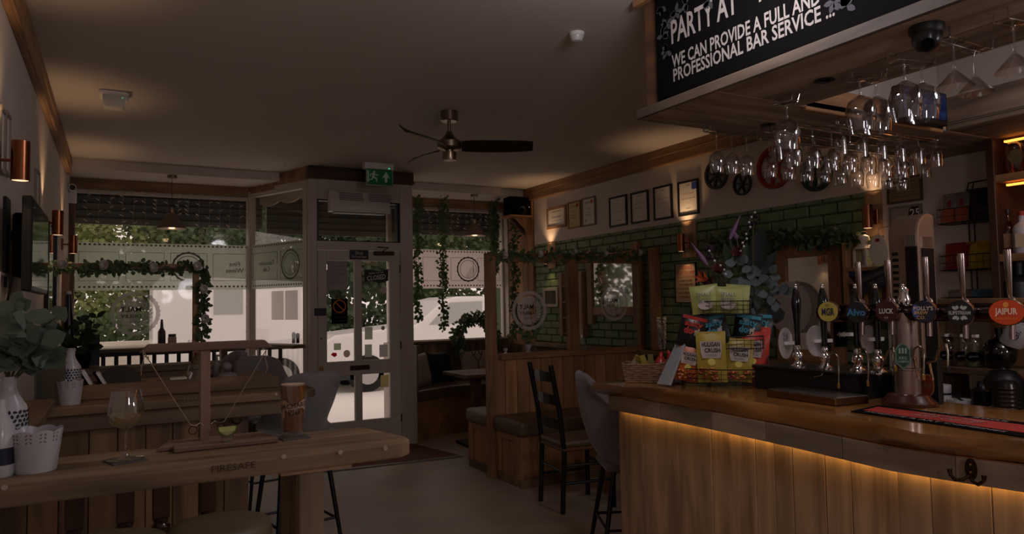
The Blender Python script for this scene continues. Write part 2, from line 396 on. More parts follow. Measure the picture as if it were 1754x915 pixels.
# scalloped awning edge outside the angled pane
mb = MB(); n = 24; pts = []
for i in range(n+1):
    t = i/n; p = A0.lerp(A1, t)-tn*.12; pts.append(p+V((0, 0, 2.60-.035*abs(math.sin(t*math.pi*3)))))
poly = pts+[A1-tn*.12+V((0, 0, 2.72)), A0-tn*.12+V((0, 0, 2.72))]
tag(mb.prism(poly, tn*.01).build('awning_valance', M_cream), 'cream scalloped valance hanging outside the angled pane', 'awning')
# ---- entrance: frame, transom and door
fx0, fx1, dx0, dx1, dt = 1.66, 2.745, ony(541.6, 427, YD).x, ony(684, 429, YD).x, 2.03
st(MB().box(fx0, dx0, YD-.04, YD+.06, 0, 2.74).box(dx1, fx1, YD-.04, YD+.06, 0, 2.74).box(dx0, dx1, YD-.04, YD+.06, 2.535, 2.74).box(dx0, dx1, YD-.04, YD+.06, dt, 2.115).build('wall_front', M_cream, bev=.004))
w4 = thing('window_4', None, None, kind='structure')
MB().box(dx0+.01, dx1-.01, YD-.005, YD+.003, 2.115, 2.535).build('pane', M_pane, w4)
MB().box(dx0, dx0+.018, YD-.03, YD+.05, 2.115, 2.535).box(dx1-.03, dx1, YD-.03, YD+.05, 2.115, 2.535).box(dx0, dx1, YD-.03, YD+.05, 2.115, 2.125).box(dx0, dx1, YD-.03, YD+.05, 2.522, 2.535).build('window_seal', M_black, w4)
D = thing('door_1', None, None, kind='structure')
def dz(y, x=614): return ony(x, y, YD-.03).z
def dxx(x, y=530): return ony(x, y, YD-.03).x
pl = [(dxx(560), dxx(608)), (dxx(620), dxx(668))]; zu0, zu1, zl0, zl1 = dz(618), dz(447), .30, dz(642)
Y0, Y1 = YD-.03, YD+.02
MB().box(dx0+.008, pl[0][0], Y0, Y1, .01, dt-.006).build('stile', M_cream, D, bev=.003); MB().box(pl[1][1], dx1-.008, Y0, Y1, .01, dt-.006).build('stile', M_cream, D, bev=.003)
MB().box(pl[0][1], pl[1][0], Y0, Y1, zu0, zu1).box(pl[0][1], pl[1][0], Y0, Y1, zl0, zl1).build('muntin', M_cream, D, bev=.003)
for a, b in ((.01, zl0), (zl1, zu0), (zu1, dt-.006)): MB().box(pl[0][0], pl[1][1], Y0, Y1, a, b).build('rail', M_cream, D, bev=.003)
for a, b in pl:
    for c_, d_ in ((zu0, zu1), (zl0, zl1)): MB().box(a-.004, b+.004, YD-.004, YD+.002, c_-.004, d_+.004).build('pane', M_pane, D)
lb = MB().box(dxx(599), dxx(632), Y0-.012, Y0, dz(634), dz(626)).build('letterbox', M_bronze, D, bev=.002)
MB().box(dxx(601), dxx(630), Y0-.016, Y0-.012, dz(632.5), dz(627.5)).build('flap', M_bronze, lb)
MB().box(dxx(538), dxx(558), Y0-.03, Y0, dz(539), dz(527)).build('rim_lock', M_black, D, bev=.003)
MB().cyl((dxx(550), Y0-.012, dz(578)), (dxx(550), Y0, dz(578)), .008).build('keyhole', M_black, D)
kb = MB().box(dxx(546), dxx(553), Y0-.006, Y0, dz(632), dz(624)).build('latch_plate', M_brass, D)
MB().ell((dxx(550), Y0-.03, dz(628)), .014, .02, .014).build('knob', M_brass, kb, 60)
dc = MB().box(dxx(640), dxx(674), Y0-.05, Y0, dz(437), dz(430)).build('door_closer', M_bronze, D, bev=.004)
MB().tube([(dxx(655), Y0-.03, dz(430)), (dxx(664), Y0-.06, dz(424)), (dxx(646), Y0-.03, dz(423))], .006).build('arm', M_bronze, dc)
for zz in (1.8, 1.0, .25): MB().cyl((dx1-.006, Y0-.006, zz), (dx1-.006, Y0-.006, zz+.08), .007, n=8).build('hinge', M_bronze, D)
for zz in (.90,): pass
# signs on the door
pf = V((1, 0, 0)); pu = V((0, 0, 1))
def plate(name, x0, y0, x1, y1, m, label, cat, yy, t=.004, par=None, bev=0):
    a, b = ony(x0, y1, yy), ony(x1, y0, yy)
    mb = MB().box(a.x, b.x, yy, yy+t, a.z, b.z)
    o = mb.build(name, m, par, bev=bev)
    if par is None: tag(o, label, cat)
    return o, V(((a.x+b.x)/2, yy, (a.z+b.z)/2)), b.x-a.x, b.z-a.z
T = thing('door_sign', 'black plate reading Shut The Front Door above the glass', 'sign')
o, c_, w_, h_ = plate('backing', 599, 429, 631, 444, M_black, '', '', Y0-.006, .005, T)
text('Shut', M_paper, T, c_+pu*h_*.2, pf, pu, h_*.36); text('The Front Door', M_paper, T, c_-pu*h_*.22, pf, pu, h_*.26, w_*.8)
T = thing('closed_sign', 'black hanging sign reading CLOSED behind the door glass', 'sign')
a, b = ony(624, 486, YD-.02), ony(665, 461, YD-.02); n = 16; top = []; bot = []
for i in range(n+1):
    t = i/n; x = a.x+(b.x-a.x)*t; wv = .012*math.sin(t*2*math.pi+.6)
    top.append((x, YD-.02, b.z-.02+wv+.015*t)); bot.append((x, YD-.02, a.z+.012+wv+.012*t))
MB().prism(top+bot[::-1], (0, .006, 0)).build('board', M_black, T)
cc = V(((a.x+b.x)/2, YD-.02, (a.z+b.z)/2)); rr = V((1, 0, .10))
text('SORRY WE ARE', M_paper, T, cc+pu*.035, rr, pu, .016, nrm=(0, -1, 0)); text('CLOSED', M_paper, T, cc-pu*.012, rr, pu, .05, .20, nrm=(0, -1, 0), bold=.01)
MB().tube([(a.x+.05, YD-.018, b.z-.02), (cc.x, YD-.03, dz(445)), (b.x-.05, YD-.018, b.z-.01)], .002, 4).build('cord', M_rope, T)
T = thing('no_smoking_notice', 'dark notice with an orange prohibition circle on the lock-side door pane', 'notice')
o, c_, w_, h_ = plate('card', 568, 512, 595, 555, M_matte, '', '', YD-.012, .003, T)
org = mat('orange_print', (190, 110, 50), .7); mb = MB(); cc = c_+pu*h_*.2; ring(mb, cc, pf, pu, .055, .068, 28, .001); mb.bar(cc+V((-.04, -.002, .04)), cc+V((.04, -.002, -.04)), .012, .001, (0, 1, 0)); mb.build('prohibition_mark', org, T)
for k in range(4): text('no smoking on these premises', mat('dim_print', (110, 90, 70), .8), T, c_-pu*(h_*.1+k*.035), pf, pu, .014, w_*.8)
T = thing('opening_poster', 'lilac paper poster taped to the upper lock-side door pane', 'poster')
o, c_, w_, h_ = plate('sheet', 560.5, 448, 594.5, 497, frosted('lilac_paper', (170, 160, 160), .12, .5), '', '', YD-.012, .002, T)
for k in range(5): text(('please note', 'we are open', 'every day', 'from noon', 'thank you')[k], mat('lilac_print', (118, 104, 112), .8), T, c_+pu*(h_*.34-k*h_*.15), pf, pu, .016, w_*.7)
sticks = [(572, 588, 584, 600, (150, 168, 140), 'pale green square sticker low on the lock-side door pane'), (625, 560, 638, 582, (150, 156, 140), 'tall pale sticker on the hinge-side door pane'), (625, 590, 637, 612, (140, 146, 136), 'grey oblong sticker at the foot of the hinge-side door pane'), (650, 590, 664, 612, (146, 142, 140), 'square grey sticker in the corner of the hinge-side door pane'), (652, 642, 666, 664, (150, 140, 96), 'yellow sticker at the top of the lower door pane')]
for x0, y0, x1, y1, c_, lb_ in sticks: plate('sticker', x0, y0, x1, y1, frosted('sticker_%d_%d' % (x0, y0), tuple(min(255, v+50) for v in c_), .15, .75), lb_, 'sticker', YD-.01, .002)
for x, y, r_, c_, lb_ in ((594, 606, .034, (160, 150, 136), 'round pale sticker at the foot of the lock-side door pane'), (657, 497, .035, (140, 126, 124), 'round mauve sticker below the closed sign'), (656, 562, .02, (120, 112, 92), 'small olive round sticker on the hinge-side door pane')):
    mb = MB(); disc(mb, ony(x, y, YD-.011), pf, pu, r_, r_*1.1); tag(mb.build('sticker', frosted('sticker_%d' % x, tuple(min(255, v+40) for v in c_), .12, .75)), lb_, 'sticker')
p = ony(572, 608, YD-.011); tag(MB().prism([p+V(q)*.03 for q in ((-1.1, 0, .1), (-.3, 0, .75), (.9, 0, .6), (1, 0, -.3), (.2, 0, -.8))], (0, .002, 0)).build('sticker', frosted('red_sticker', (220, 70, 60), .05, .7)), 'red wedge-shaped sticker at the foot of the lock-side door pane', 'sticker')
# air heater over the transom
T = thing('air_curtain_heater', 'white over-door air heater with grille fixed above the transom', 'heater')
a, b = ony(567, 362, YD-.2), ony(668, 331, YD-.2)
MB().prism([(a.x, YD-.06, b.z), (a.x, YD-.06, a.z+.01), (a.x+.0, YD-.20, a.z), (a.x, YD-.22, a.z+.04), (a.x, YD-.15, b.z)], (b.x-a.x, 0, 0)).build('casing', M_wplastic, T, bev=.006)
for q in range(2):
    x0 = a.x+.09+q*.30
    for k in range(5): MB().bar((x0, YD-.165-.009*k, b.z-.02-.018*k), (x0+.24, YD-.165-.009*k, b.z-.02-.018*k), .006, .006).build('grille_bar', mat('grille_grey', (110, 104, 98), .6), T)
MB().box(a.x+.04, b.x-.04, YD-.19, YD-.08, a.z-.006, a.z+.004).build('outlet', M_black, T)
MB().box(b.x-.14, b.x-.11, YD-.215, YD-.205, a.z+.03, a.z+.05).build('rocker_switch', mat('red_switch', (120, 20, 16), .4), T)
# exit sign
T = thing('exit_sign', 'green running-man exit sign hung from its ceiling fitting', 'exit sign')
ye = 6.75; a, b = ony(627, 317, ye), ony(673, 290, ye)
MB().box(a.x-.02, b.x+.0, ye-.03, ye+.05, HC-.065, HC-.002).build('fitting', M_wplastic, T, bev=.004)
MB().box(a.x, b.x, ye-.004, ye+.006, a.z, HC-.06).build('panel', mat('sign_edge', (150, 170, 150), .4), T)
gm = mat('sign_green', (10, 110, 54), .5, emit=.03); wm = mat('sign_white', (180, 195, 180), .5, emit=.06)
MB().box(a.x+.012, b.x-.012, ye-.008, ye-.004, a.z+.01, b.z-.012).build('face', gm, T)
cx = a.x+.075; cz = (a.z+b.z)/2
fig = MB(); disc(fig, (cx+.005, ye-.010, cz+.045), pf, pu, .011, .011, 12)
for p_, q_, w_ in (((0, .033), (-.006, -.005), .022), ((-.004, -.005), (.03, -.02), .012), ((.03, -.02), (.026, -.05), .01), ((-.006, -.005), (-.02, -.03), .012), ((-.02, -.03), (-.05, -.034), .01), ((.0, .03), (.03, .012), .009), ((.03, .012), (.045, .024), .008), ((-.002, .03), (-.034, .02), .009), ((-.034, .02), (-.04, -.004), .008)):
    fig.bar((cx+p_[0], ye-.010, cz+p_[1]), (cx+q_[0], ye-.010, cz+q_[1]), .002, w_)
fig.box(cx-.062, cx-.05, ye-.011, ye-.009, cz-.055, cz+.055)
fig.build('running_figure', wm, T)
ax_ = b.x-.075
MB().prism([(ax_+x, ye-.0105, cz+z_) for x, z_ in ((-.012, -.05), (.012, -.05), (.012, .0), (.04, -.012), (0, .055), (-.04, -.012), (-.012, 0))], (0, .002, 0)).build('arrow', wm, T)
MB().ell((b.x-.05, ye-.032, HC-.055), .006, .006, .006).build('indicator', mat('green_led', (60, 230, 160), .4, emit=2), T)
# ceiling fittings
def ceilp(x, y, h=HC): return onz(x, y, h)
T = thing('emergency_light', 'square emergency ceiling light with a clear hood near the television wall', 'light')
p = ceilp(195, 160); MB().box(p.x-.085, p.x+.085, p.y-.085, p.y+.085, HC-.03, HC-.001).build('base', M_wplastic, T, bev=.01)
MB().lathe([(.075, HC-.10), (.085, HC-.085), (.09, HC-.03)], (p.x, p.y-.01, 0), 4, rot=Matrix.Rotation(R(45), 3, 'Z')).build('hood', frosted('hood_plastic', (230, 226, 222), .2, .4), T)
MB().ell((p.x+.05, p.y-.04, HC-.034), .006, .006, .006).build('indicator', MATS['green_led'], T)
T = thing('motion_sensor', 'white round motion sensor on the ceiling', 'sensor')
p = ceilp(988, 56); MB().cyl((p.x, p.y, HC-.02), (p.x, p.y, HC-.001), .04, n=20).build('base', M_wplastic, T, 40)
MB().lathe([(.012, -.05), (.026, -.046), (.034, -.03), (.036, -.02)], (p.x, p.y, HC), 16).build('lens', mat('sensor_lens', (200, 196, 192), .3), T, 40)
# bodies of the added globe lamps, all outside the frame
for i, (p, lab) in enumerate(zip(ADDED_GLOBES, ('added opal globe fill lamp standing unseen behind the near high table', 'added opal globe fill lamp standing unseen behind the bar end', 'added opal globe fill lamp hanging unseen over the room', 'added opal globe pendant hanging unseen in the canopy opening over the bar'))):
    p = V(p); T = thing('globe_lamp', lab, 'lamp'); g = MB().lathe([(max(1e-4, .13*math.sin(math.pi*k/12)), -.13*math.cos(math.pi*k/12)) for k in range(13)], p, 24).build('globe', glass('added_globe_glass', (1, 1, 1), .02, .3, .1), T, 60)
    MB().ell(p, .05, .05, .06).build('bulb', mat('added_bulb', (255, 226, 210), .5, emit=1), T, 60)
    if i < 2: MB().cyl((p.x, p.y, .02), p-V((0, 0, .13)), .012, n=10).build('pole', M_black, T); MB().cyl((p.x, p.y, 0), (p.x, p.y, .02), .14, n=24).build('base', M_black, T)
    else: MB().cyl(p+V((0, 0, .13)), (p.x, p.y, HC), .004, n=6).build('cord', M_black, T)
# ceiling fan
fp = ceilp(769, 191); fz = HC
T = thing('ceiling_fan', 'three-bladed ceiling fan with brushed nickel motor and dark blades', 'fan')
nick = mat('brushed_nickel', (150, 132, 112), .3, 1., var=.08, scale=30, stretch=(1, 1, .05))
MB().lathe([(.064, fz-.001), (.064, fz-.068), (.058, fz-.074), (.0001, fz-.074)][::-1], (fp.x, fp.y, 0), 24).build('canopy', nick, T, 40)
MB().cyl((fp.x, fp.y, fz-.07), (fp.x, fp.y, fz-.16), .013).build('downrod', nick, T, 40)
MB().lathe([(.0001, fz-.36), (.046, fz-.36), (.05, fz-.345), (.05, fz-.30), (.03, fz-.295), (.03, fz-.285), (.075, fz-.28), (.09, fz-.268), (.09, fz-.225), (.06, fz-.205), (.035, fz-.18), (.02, fz-.15)], (fp.x, fp.y, 0), 28).build('motor_housing', nick, T, 40)
bl = MB(); N = 14; tp = []; bt = []
for i in range(N+1):
    t = i/N; x = .09+.52*t; w_ = .022+.058*math.sin(math.pi*min(1, t*.86+.1))**.8
    if t > .93: w_ *= .75
    for sgn in (1, -1): tp.append((x, sgn*w_, -.026*sgn+.010)); 
top = [tp[2*i] for i in range(N+1)]; bot = [tp[2*i+1] for i in range(N+1)]
vs_ = top+bot+[(p[0], p[1], p[2]-.006) for p in top+bot]; n1 = N+1; fs_ = []
for i in range(N):
    fs_ += [(i, i+1, n1+i+1, n1+i), (2*n1+i, 3*n1+i, 3*n1+i+1, 2*n1+i+1), (i, 2*n1+i, 2*n1+i+1, i+1), (n1+i, n1+i+1, 3*n1+i+1, 3*n1+i)]
fs_ += [(0, n1, 3*n1, 2*n1), (N, 2*n1+N, 3*n1+N, n1+N)]
blm = mat('dark_blade', (30, 17, 10), .45)
for a in (-24, 96, 216):
    m3 = Matrix.Rotation(R(a), 3, 'Z'); MB().add([m3 @ V(p)+V((fp.x, fp.y, fz-.262)) for p in vs_], fs_).build('blade', blm, T, 30)
# pendant lamps
def pendant(px, py, label):
    p = ony(px, py+12, 7.72); p.z = 2.77; T = thing('pendant_lamp', label, 'lamp')
    z1 = ony(px, 366 if px < 500 else 384, p.y).z; z0 = ony(px, 392 if px < 500 else 404, p.y).z; r_ = .135
    MB().cyl((p.x, p.y, 2.745), (p.x, p.y, 2.769), .045, n=18).build('ceiling_rose', nick, T, 40)
    MB().cyl((p.x, p.y, z1+.05), (p.x, p.y, 2.745), .0028, n=6).build('cord', M_black, T)
    MB().lathe([(.02, z1+.06), (.024, z1), (.022, z1-.005)][::-1], (p.x, p.y, 0), 14).build('lampholder', nick, T, 40)
    MB().lathe([(r_, z0), (r_*.98, z0+.008), (.026, z1+.005), (.022, z1+.012), (.020, z1+.003), (r_*.94, z0+.004)], (p.x, p.y, 0), 28).build('shade', mat('taupe_enamel', (120, 100, 84), .45), T, 40)
    MB().ell((p.x, p.y, z0+.03), .024, .024, .03).build('bulb', mat('warm_bulb', (255, 190, 130), .4, emit=3), T, 60)
    lamp('POINT', (p.x, p.y, z0-.01), 1.2, WARM, .03)
pendant(295, 286, 'taupe cone pendant lamp hanging at the wide window')
pendant(812, 318, 'taupe cone pendant lamp hanging between the ivy strands')
# ================================================================ OUTSIDE
gr = mat('pale_pavement', (236, 232, 226), .9, var=.03, scale=2)
st(MB().box(-14, 22, YW+.06, 40, -.2, -.12).build('floor_pavement', gr))
st(MB().box(1.30, 3.05, YD+.07, YW+.06, -.2, -.06).build('floor_porch', gr))
# railing
T = thing('railing', 'black bar railing standing outside under the window counter', 'railing')
for k in range(18):
    x = -.36+k*.118; MB().box(x-.02, x+.02, YW+.30, YW+.325, -.12, 1.0).build('baluster', M_black, T)
for z_ in (.0, .98): MB().box(-.5, 1.72, YW+.295, YW+.33, z_, z_+.05).build('rail', M_black, T)
# roller shutters
def shutter(x0, x1, y, label, n=5, z0=2.34):
    T = thing('roller_shutter', label, 'shutter')
    sm = mat('shutter_metal', (96, 92, 86), .5, 0, var=.1, scale=4)
    for k in range(n):
        z_ = z0+k*.075; MB().prism([(x0, y, z_), (x0, y+.02, z_), (x0, y+.02, z_+.0755), (x0, y, z_+.0755), (x0, y-.022, z_+.06)], (x1-x0, 0, 0)).build('slat', sm, T)
    MB().box(x0, x1, y+.001, y+.20, z0+n*.075, z0+n*.075+.22).build('housing', sm, T)
shutter(-.6, 1.42, YW+.16, 'grey roller shutter rolled part way down over the wide window')
shutter(1.48, 2.98, YW+.24, 'grey roller shutter rolled up over the recessed porch', 6, 2.30)
shutter(2.9, 4.9, YW+.16, 'grey roller shutter rolled part way down over the ivy window')
# trees, hedge
leaf_cols = [leafmat('tree_leaf_mid', (92, 110, 68)), leafmat('tree_leaf_dark', (62, 80, 52)), leafmat('tree_leaf_light', (132, 142, 84))]
def tree(x, y, h, r_, ci, label, n=900, trunk=True, base=-.12):
    T = thing('tree', label, 'tree'); mb = MB(); rnd = random.Random(int(x*31+y*7))
    bl_ = [(V((rnd.uniform(-.6, .6)*r_, rnd.uniform(-.4, .4)*r_, h*rnd.uniform(.35, .95))), r_*rnd.uniform(.35, .6)) for _ in range(12)]
    for k in range(n):
        c_, q = bl_[k % 12]; d = V((rnd.gauss(0, 1), rnd.gauss(0, 1), rnd.gauss(0, 1))).normalized()
        p = V((x, y, base))+c_+d*q*rnd.uniform(.6, 1.0)
        mb.leafq(p, (d+V((rnd.uniform(-.6, .6), rnd.uniform(-.6, .6), -.5))), (rnd.uniform(-1, 1), -1, rnd.uniform(-.2, 1)), r_*rnd.uniform(.06, .10), r_*.06)
    mb.build('crown', leaf_cols[ci], T)
    tk = MB().tube([(x, y, base), (x+.05, y, base+h*.35), (x-.05, y, base+h*.7)], [r_*.09, r_*.07, r_*.03], 7)
    for s_ in (-1, 1): tk.tube([(x, y, base+h*.35), (x+s_*r_*.5, y, base+h*.65)], [r_*.05, r_*.02], 5)
    tk.build('trunk', mat('bark', (70, 56, 42), .9, var=.2, scale=8), T)
trs = [(-5.2, 20, 5.2, 2.4, 1, 'dark broad tree beyond the road past the television wall'), (-1.2, 21, 4.6, 2.2, 2, 'yellow-green tree beyond the road behind the wide window'), (2.0, 22, 5.0, 2.3, 0, 'mid green tree across the road from the pub corner'), (5.4, 20, 5.4, 2.4, 1, 'dark tree standing across from the entrance door'), (8.4, 21, 5.2, 2.3, 0, 'mid green tree between the entrance and the ivy window'), (11.6, 20, 5.6, 2.4, 0, 'mid green tree seen through the ivy window'), (14.6, 21, 5.0, 2.4, 1, 'dark tree at the far side of the ivy window'), (17.6, 21, 5.0, 2.4, 2, 'pale tree at the end of the row beyond the ivy window')]
trs += [(-4, 26, 8, 3.6, 1, 'tall dark tree in the back row behind the wide window'), (3.6, 27, 8, 3.6, 1, 'tall dark tree in the back row across from the pub corner'), (10.2, 26, 8, 3.6, 1, 'tall dark tree in the back row behind the entrance trees'), (16.6, 27, 8, 3.6, 1, 'tall dark tree in the back row behind the ivy window')]
for x, y, h, r_, ci, lb_ in trs: tree(x, y, h, r_, ci, lb_, 5600)
tree(1.2, 15.5, 1.7, .8, 1, 'small dark bush on the verge outside the wide window', 500)
tree(7.5, 15.5, 1.25, .55, 2, 'round yellow-green shrub beyond the entrance door', 400)
for i, (x, lb_) in enumerate(((-3.2, 'green hedge stretch beyond the wide window'), (4.5, 'green hedge stretch beyond the entrance'), (12.3, 'green hedge stretch beyond the ivy window'))):
    mb = MB(); rnd = random.Random(i)
    for k in range(4200): mb.leafq((x+rnd.uniform(-3.8, 3.8), 18+rnd.uniform(-.5, .5), -.1+1.5*rnd.random()**.8), (rnd.uniform(-1, 1), -.4, rnd.uniform(-.5, 1)), (rnd.uniform(-1, 1), -1, .4), .17, .12)
    tag(mb.build('hedge', leaf_cols[(0, 1, 0)[i]]), lb_, 'hedge')
# garden wall
T = thing('garden_wall', 'pale stone garden wall across the road', 'wall'); gw = mat('pale_stone', (206, 198, 186), .9, var=.1, scale=2)
MB().box(-12, 20, 16.6, 16.9, -.12, .75).build('masonry', gw, T); MB().box(-12, 20, 16.55, 16.95, .75, .83).build('coping', gw, T)
for x in (-3, 3.4, 9.6): MB().box(x, x+.45, 16.5, 17.0, -.12, 1.15).build('pier', gw, T)
# vehicles
carw = mat('white_car_paint', (232, 230, 228), .35, coat=.4); tyre = mat('tyre', (24, 24, 24), .9); cgl = mat('car_window', (172, 174, 170), .2)  # window grey kept pale: the white sky's reflection is put into the colour
def car(x, y, L, prof, wind, label, wr_=.31, wx=(.18, .80)):
    kd = 'van' if 'van' in label else 'car'; T = thing(kd, label, kd); g = -.12
    pts = [(x+a*L, y, g+b) for a, b in prof]
    MB().prism(pts, (0, 1.6, 0)).build('body', carw, T, bev=.05, seg=2)
    for q in wind: MB().prism([(x+a*L, y-.012, g+b) for a, b in q], (0, .02, 0)).build('side_window', cgl, T)
    for a in wx:
        cx_ = x+a*L; w_ = MB().cyl((cx_, y-.02, g+wr_), (cx_, y+.2, g+wr_), wr_, n=24).build('wheel', tyre, T, 40)
        MB().lathe([(.0001, 0), (wr_*.6, .01), (wr_*.62, -.01)], (cx_, y-.03, g+wr_), 18, rot=Matrix.Rotation(R(90), 3, 'X')).build('hubcap', mat('alloy', (170, 168, 166), .3, .8), w_, 40)
        MB().cyl((cx_, y+1.4, g+wr_), (cx_, y+1.62, g+wr_), wr_, n=20).build('wheel', tyre, T, 40)
    MB().box(x+.02*L, x+.98*L, y-.02, y+.02, g+.24, g+.34).build('sill_trim', mat('dark_trim', (36, 36, 36), .7), T)
    return T
cx0 = ony(556, 600, 13.0).x
car(cx0, 13.0, 4.4, [(0, .30), (1, .30), (1, .9), (.98, 1.15), (.96, 1.66), (.92, 1.74), (.60, 1.74), (.54, 1.68), (.40, 1.2), (.05, 1.06), (.0, .95)], [[(.46, 1.2), (.56, 1.62), (.72, 1.64), (.72, 1.2)], [(.75, 1.2), (.75, 1.64), (.90, 1.62), (.94, 1.2)]], 'white car parked outside the ivy window and the door', .34)
vy = 13.4; vx0, vx1 = ony(262, 540, vy).x, ony(530, 540, vy).x; vL = vx1-vx0; wa, wb = (ony(366, 500, vy).x-vx0)/vL, (ony(416, 500, vy).x-vx0)/vL
car(vx0, vy, vL, [(0, .3), (1, .3), (1, 1.85), (.97, 2.05), (.06, 2.16), (.0, 2.0)], [[(wa, 1.48), (wa, 1.94), (wb, 1.94), (wb, 1.48)]], 'tall white van parked beyond the wide window', .34)
st(MB().box(XL, XL+.05, YW-.17, YW-.05, .52, 2.66).build('trim_8', dwood('Z')))
# ================================================================ LEFT SIDE
ux, uy, uz = V((1, 0, 0)), V((0, 1, 0)), V((0, 0, 1))
# ---- copper wall sconces
def sconce(c, wall, label, power=3.0, up=True, back=None):
    """c: centre of the tube; wall: x of the wall face"""
    T = thing('wall_sconce', label, 'lamp'); s = 1 if wall < c.x else -1; h, r_ = .0775, .032
    tb = MB().lathe([(r_-.003, -h+.004), (r_, -h), (r_, h), (r_-.003, h-.004)], c, 22).build('tube', M_copper, T, 40)
    MB().cyl((wall+s*.012, c.y, c.z), (c.x-s*r_*.9, c.y, c.z), .006, n=8).build('arm', M_copper, T)
    MB().box(min(wall, wall+s*.014), max(wall, wall+s*.014), c.y-.028, c.y+.028, c.z-.05, c.z+.05).build('backplate', M_copper, T, bev=.003)
    lm = mat('lamp_glow', (255, 214, 170), .5, emit=2.6)
    MB().cyl(c-uz*(h-.006), c-uz*(h-.002), r_-.004, n=20).build('lower_lamp', lm, T); MB().cyl(c+uz*(h-.004), c+uz*(h-.002), r_-.004, n=20).build('upper_lamp', lm, T)
    lamp('SPOT', c+uz*(h+.004), power*8, WARM, .02, c+uz*2, 95, .8); lamp('SPOT', c-uz*(h+.004), power*2.5, WARM, .02, c-uz*2, 95, .8)
    return T
sconce(onx(35, 276, -.335), XL, 'copper tube sconce on the wall before the television', 1.1)
sconce(onx(99, 382, -.335), XL, 'copper tube sconce on the wall past the television', 1.1)
sconce(onx(125.5, 419, -.335), XL, 'copper tube sconce on the television wall beside the wide window', .9)
# ---- television
T = thing('television', 'flat black television on a wall bracket', 'television')
a, b = onx(56, 335, -.30), onx(81, 505, -.30); y0, y1, z1, z0 = a.y, b.y, a.z, onx(57, 499, -.30).z
MB().box(-.335, -.30, y0, y1, z0, z1).build('cabinet', M_black, T, bev=.004)
MB().box(-.3005, -.2985, y0+.012, y1-.012, z0+.02, z1-.012).build('screen', mat('dark_screen', (6, 6, 7), .06, coat=.5), T)
MB().box(-.375, -.335, y0+.08, y1-.1, z0+.06, z1-.06).build('rear_housing', M_matte, T, bev=.01)
MB().box(XL, XL+.012, y0+.2, y0+.34, z0+.02, z1+.02).obox((-.39, y0+.27, (z0+z1)/2+.05), (.03, 0, 0), (0, .02, 0), (0, 0, .02)).build('bracket', M_black, T)
MB().tube([(-.37, y0+.1, z0+.08), (-.38, y0+.06, z0-.02), (-.40, y0+.12, z0-.08), (XL+.01, y0+.2, z0-.12)], .005).build('cable', M_black, T)
# ---- mirror beyond the television, posters
def framed(name, label, cat, plane, x0, x1, y0, y1, z0, z1, fm, im, fw_=.02, t=.02, glassy=False, ins=0):
    """picture lying flat on plane 'X' (wall right: faces -X) or 'x' (wall left: faces +X); coords are y0..y1, z0..z1"""
    T = thing(name, label, cat); s = 1 if plane == 'x' else -1; w = x0
    fr = MB(); xa, xb = sorted((w, w+s*t))
    fr.box(xa, xb, y0, y0+fw_, z0, z1).box(xa, xb, y1-fw_, y1, z0, z1).box(xa, xb, y0+fw_, y1-fw_, z0, z0+fw_).box(xa, xb, y0+fw_, y1-fw_, z1-fw_, z1)
    fr.build('frame', fm, T)
    xa, xb = sorted((w, w+s*t*.5)); MB().box(xa, xb, y0+fw_*.8, y1-fw_*.8, z0+fw_*.8, z1-fw_*.8).build('sheet', im, T)
    return T, V((w+s*t*.5, (y0+y1)/2, (z0+z1)/2))
M_mirror = mat('mirror', (220, 220, 218), .03, 1.)
a, b = onx(84, 360, XL+.02), onx(96, 500, XL+.02)
framed('wall_mirror', 'black-framed mirror on the wall beside the television', 'mirror', 'x', XL, 0, min(a.y, b.y), max(a.y, b.y), 1.35, 2.05, M_black, M_mirror, .03, .025)
for i, (x, lab) in enumerate(((-6, 'small framed print on the television wall at the outer end of a row'), (4, 'small framed print between two others on the television wall'), (13, 'small framed print nearest the copper sconce on the television wall'))):
    p = onx(x, 235-i*-6, XL+.01); framed('framed_print', lab, 'picture', 'x', XL, 0, p.y-.07, p.y+.07, p.z-.13, p.z+.13, mat('pale_frame', (150, 138, 124), .5), M_paper, .012, .015)
p = onx(4, 535, XL+.01); framed('framed_notice', 'white framed notice low on the television wall behind the eucalyptus', 'picture', 'x', XL, 0, p.y-.12, p.y+.12, p.z-.12, p.z+.16, M_paper, M_paper, .012, .015)
p = onx(50, 300, XL+.01); framed('framed_photo', 'narrow pale framed photograph on the wall above the television', 'picture', 'x', XL, 0, p.y+.35, p.y+.55, p.z-.18, p.z+.1, mat('pale_frame', (150, 138, 124), .5), M_paper, .012, .015)
# ---- security camera
T = thing('security_camera', 'white bullet security camera high in the window corner', 'camera')
p = ony(122, 322, 7.95); MB().box(p.x-.035, p.x+.045, p.y, p.y+.06, p.z-.14, p.z-.02).build('junction_box', M_wplastic, T, bev=.008)
MB().cyl(p+V((-.02, .02, 0)), p+V((.015, -.10, -.01)), .034, n=16).build('housing', M_wplastic, T, 40)
MB().cyl(p+V((.015, -.101, -.01)), p+V((.016, -.104, -.01)), .026, n=16).build('lens', M_black, T)
MB().bar(p+V((-.03, .03, .01)), (XL, p.y+.03, p.z+.01), .02, .02).build('arm', M_wplastic, T)
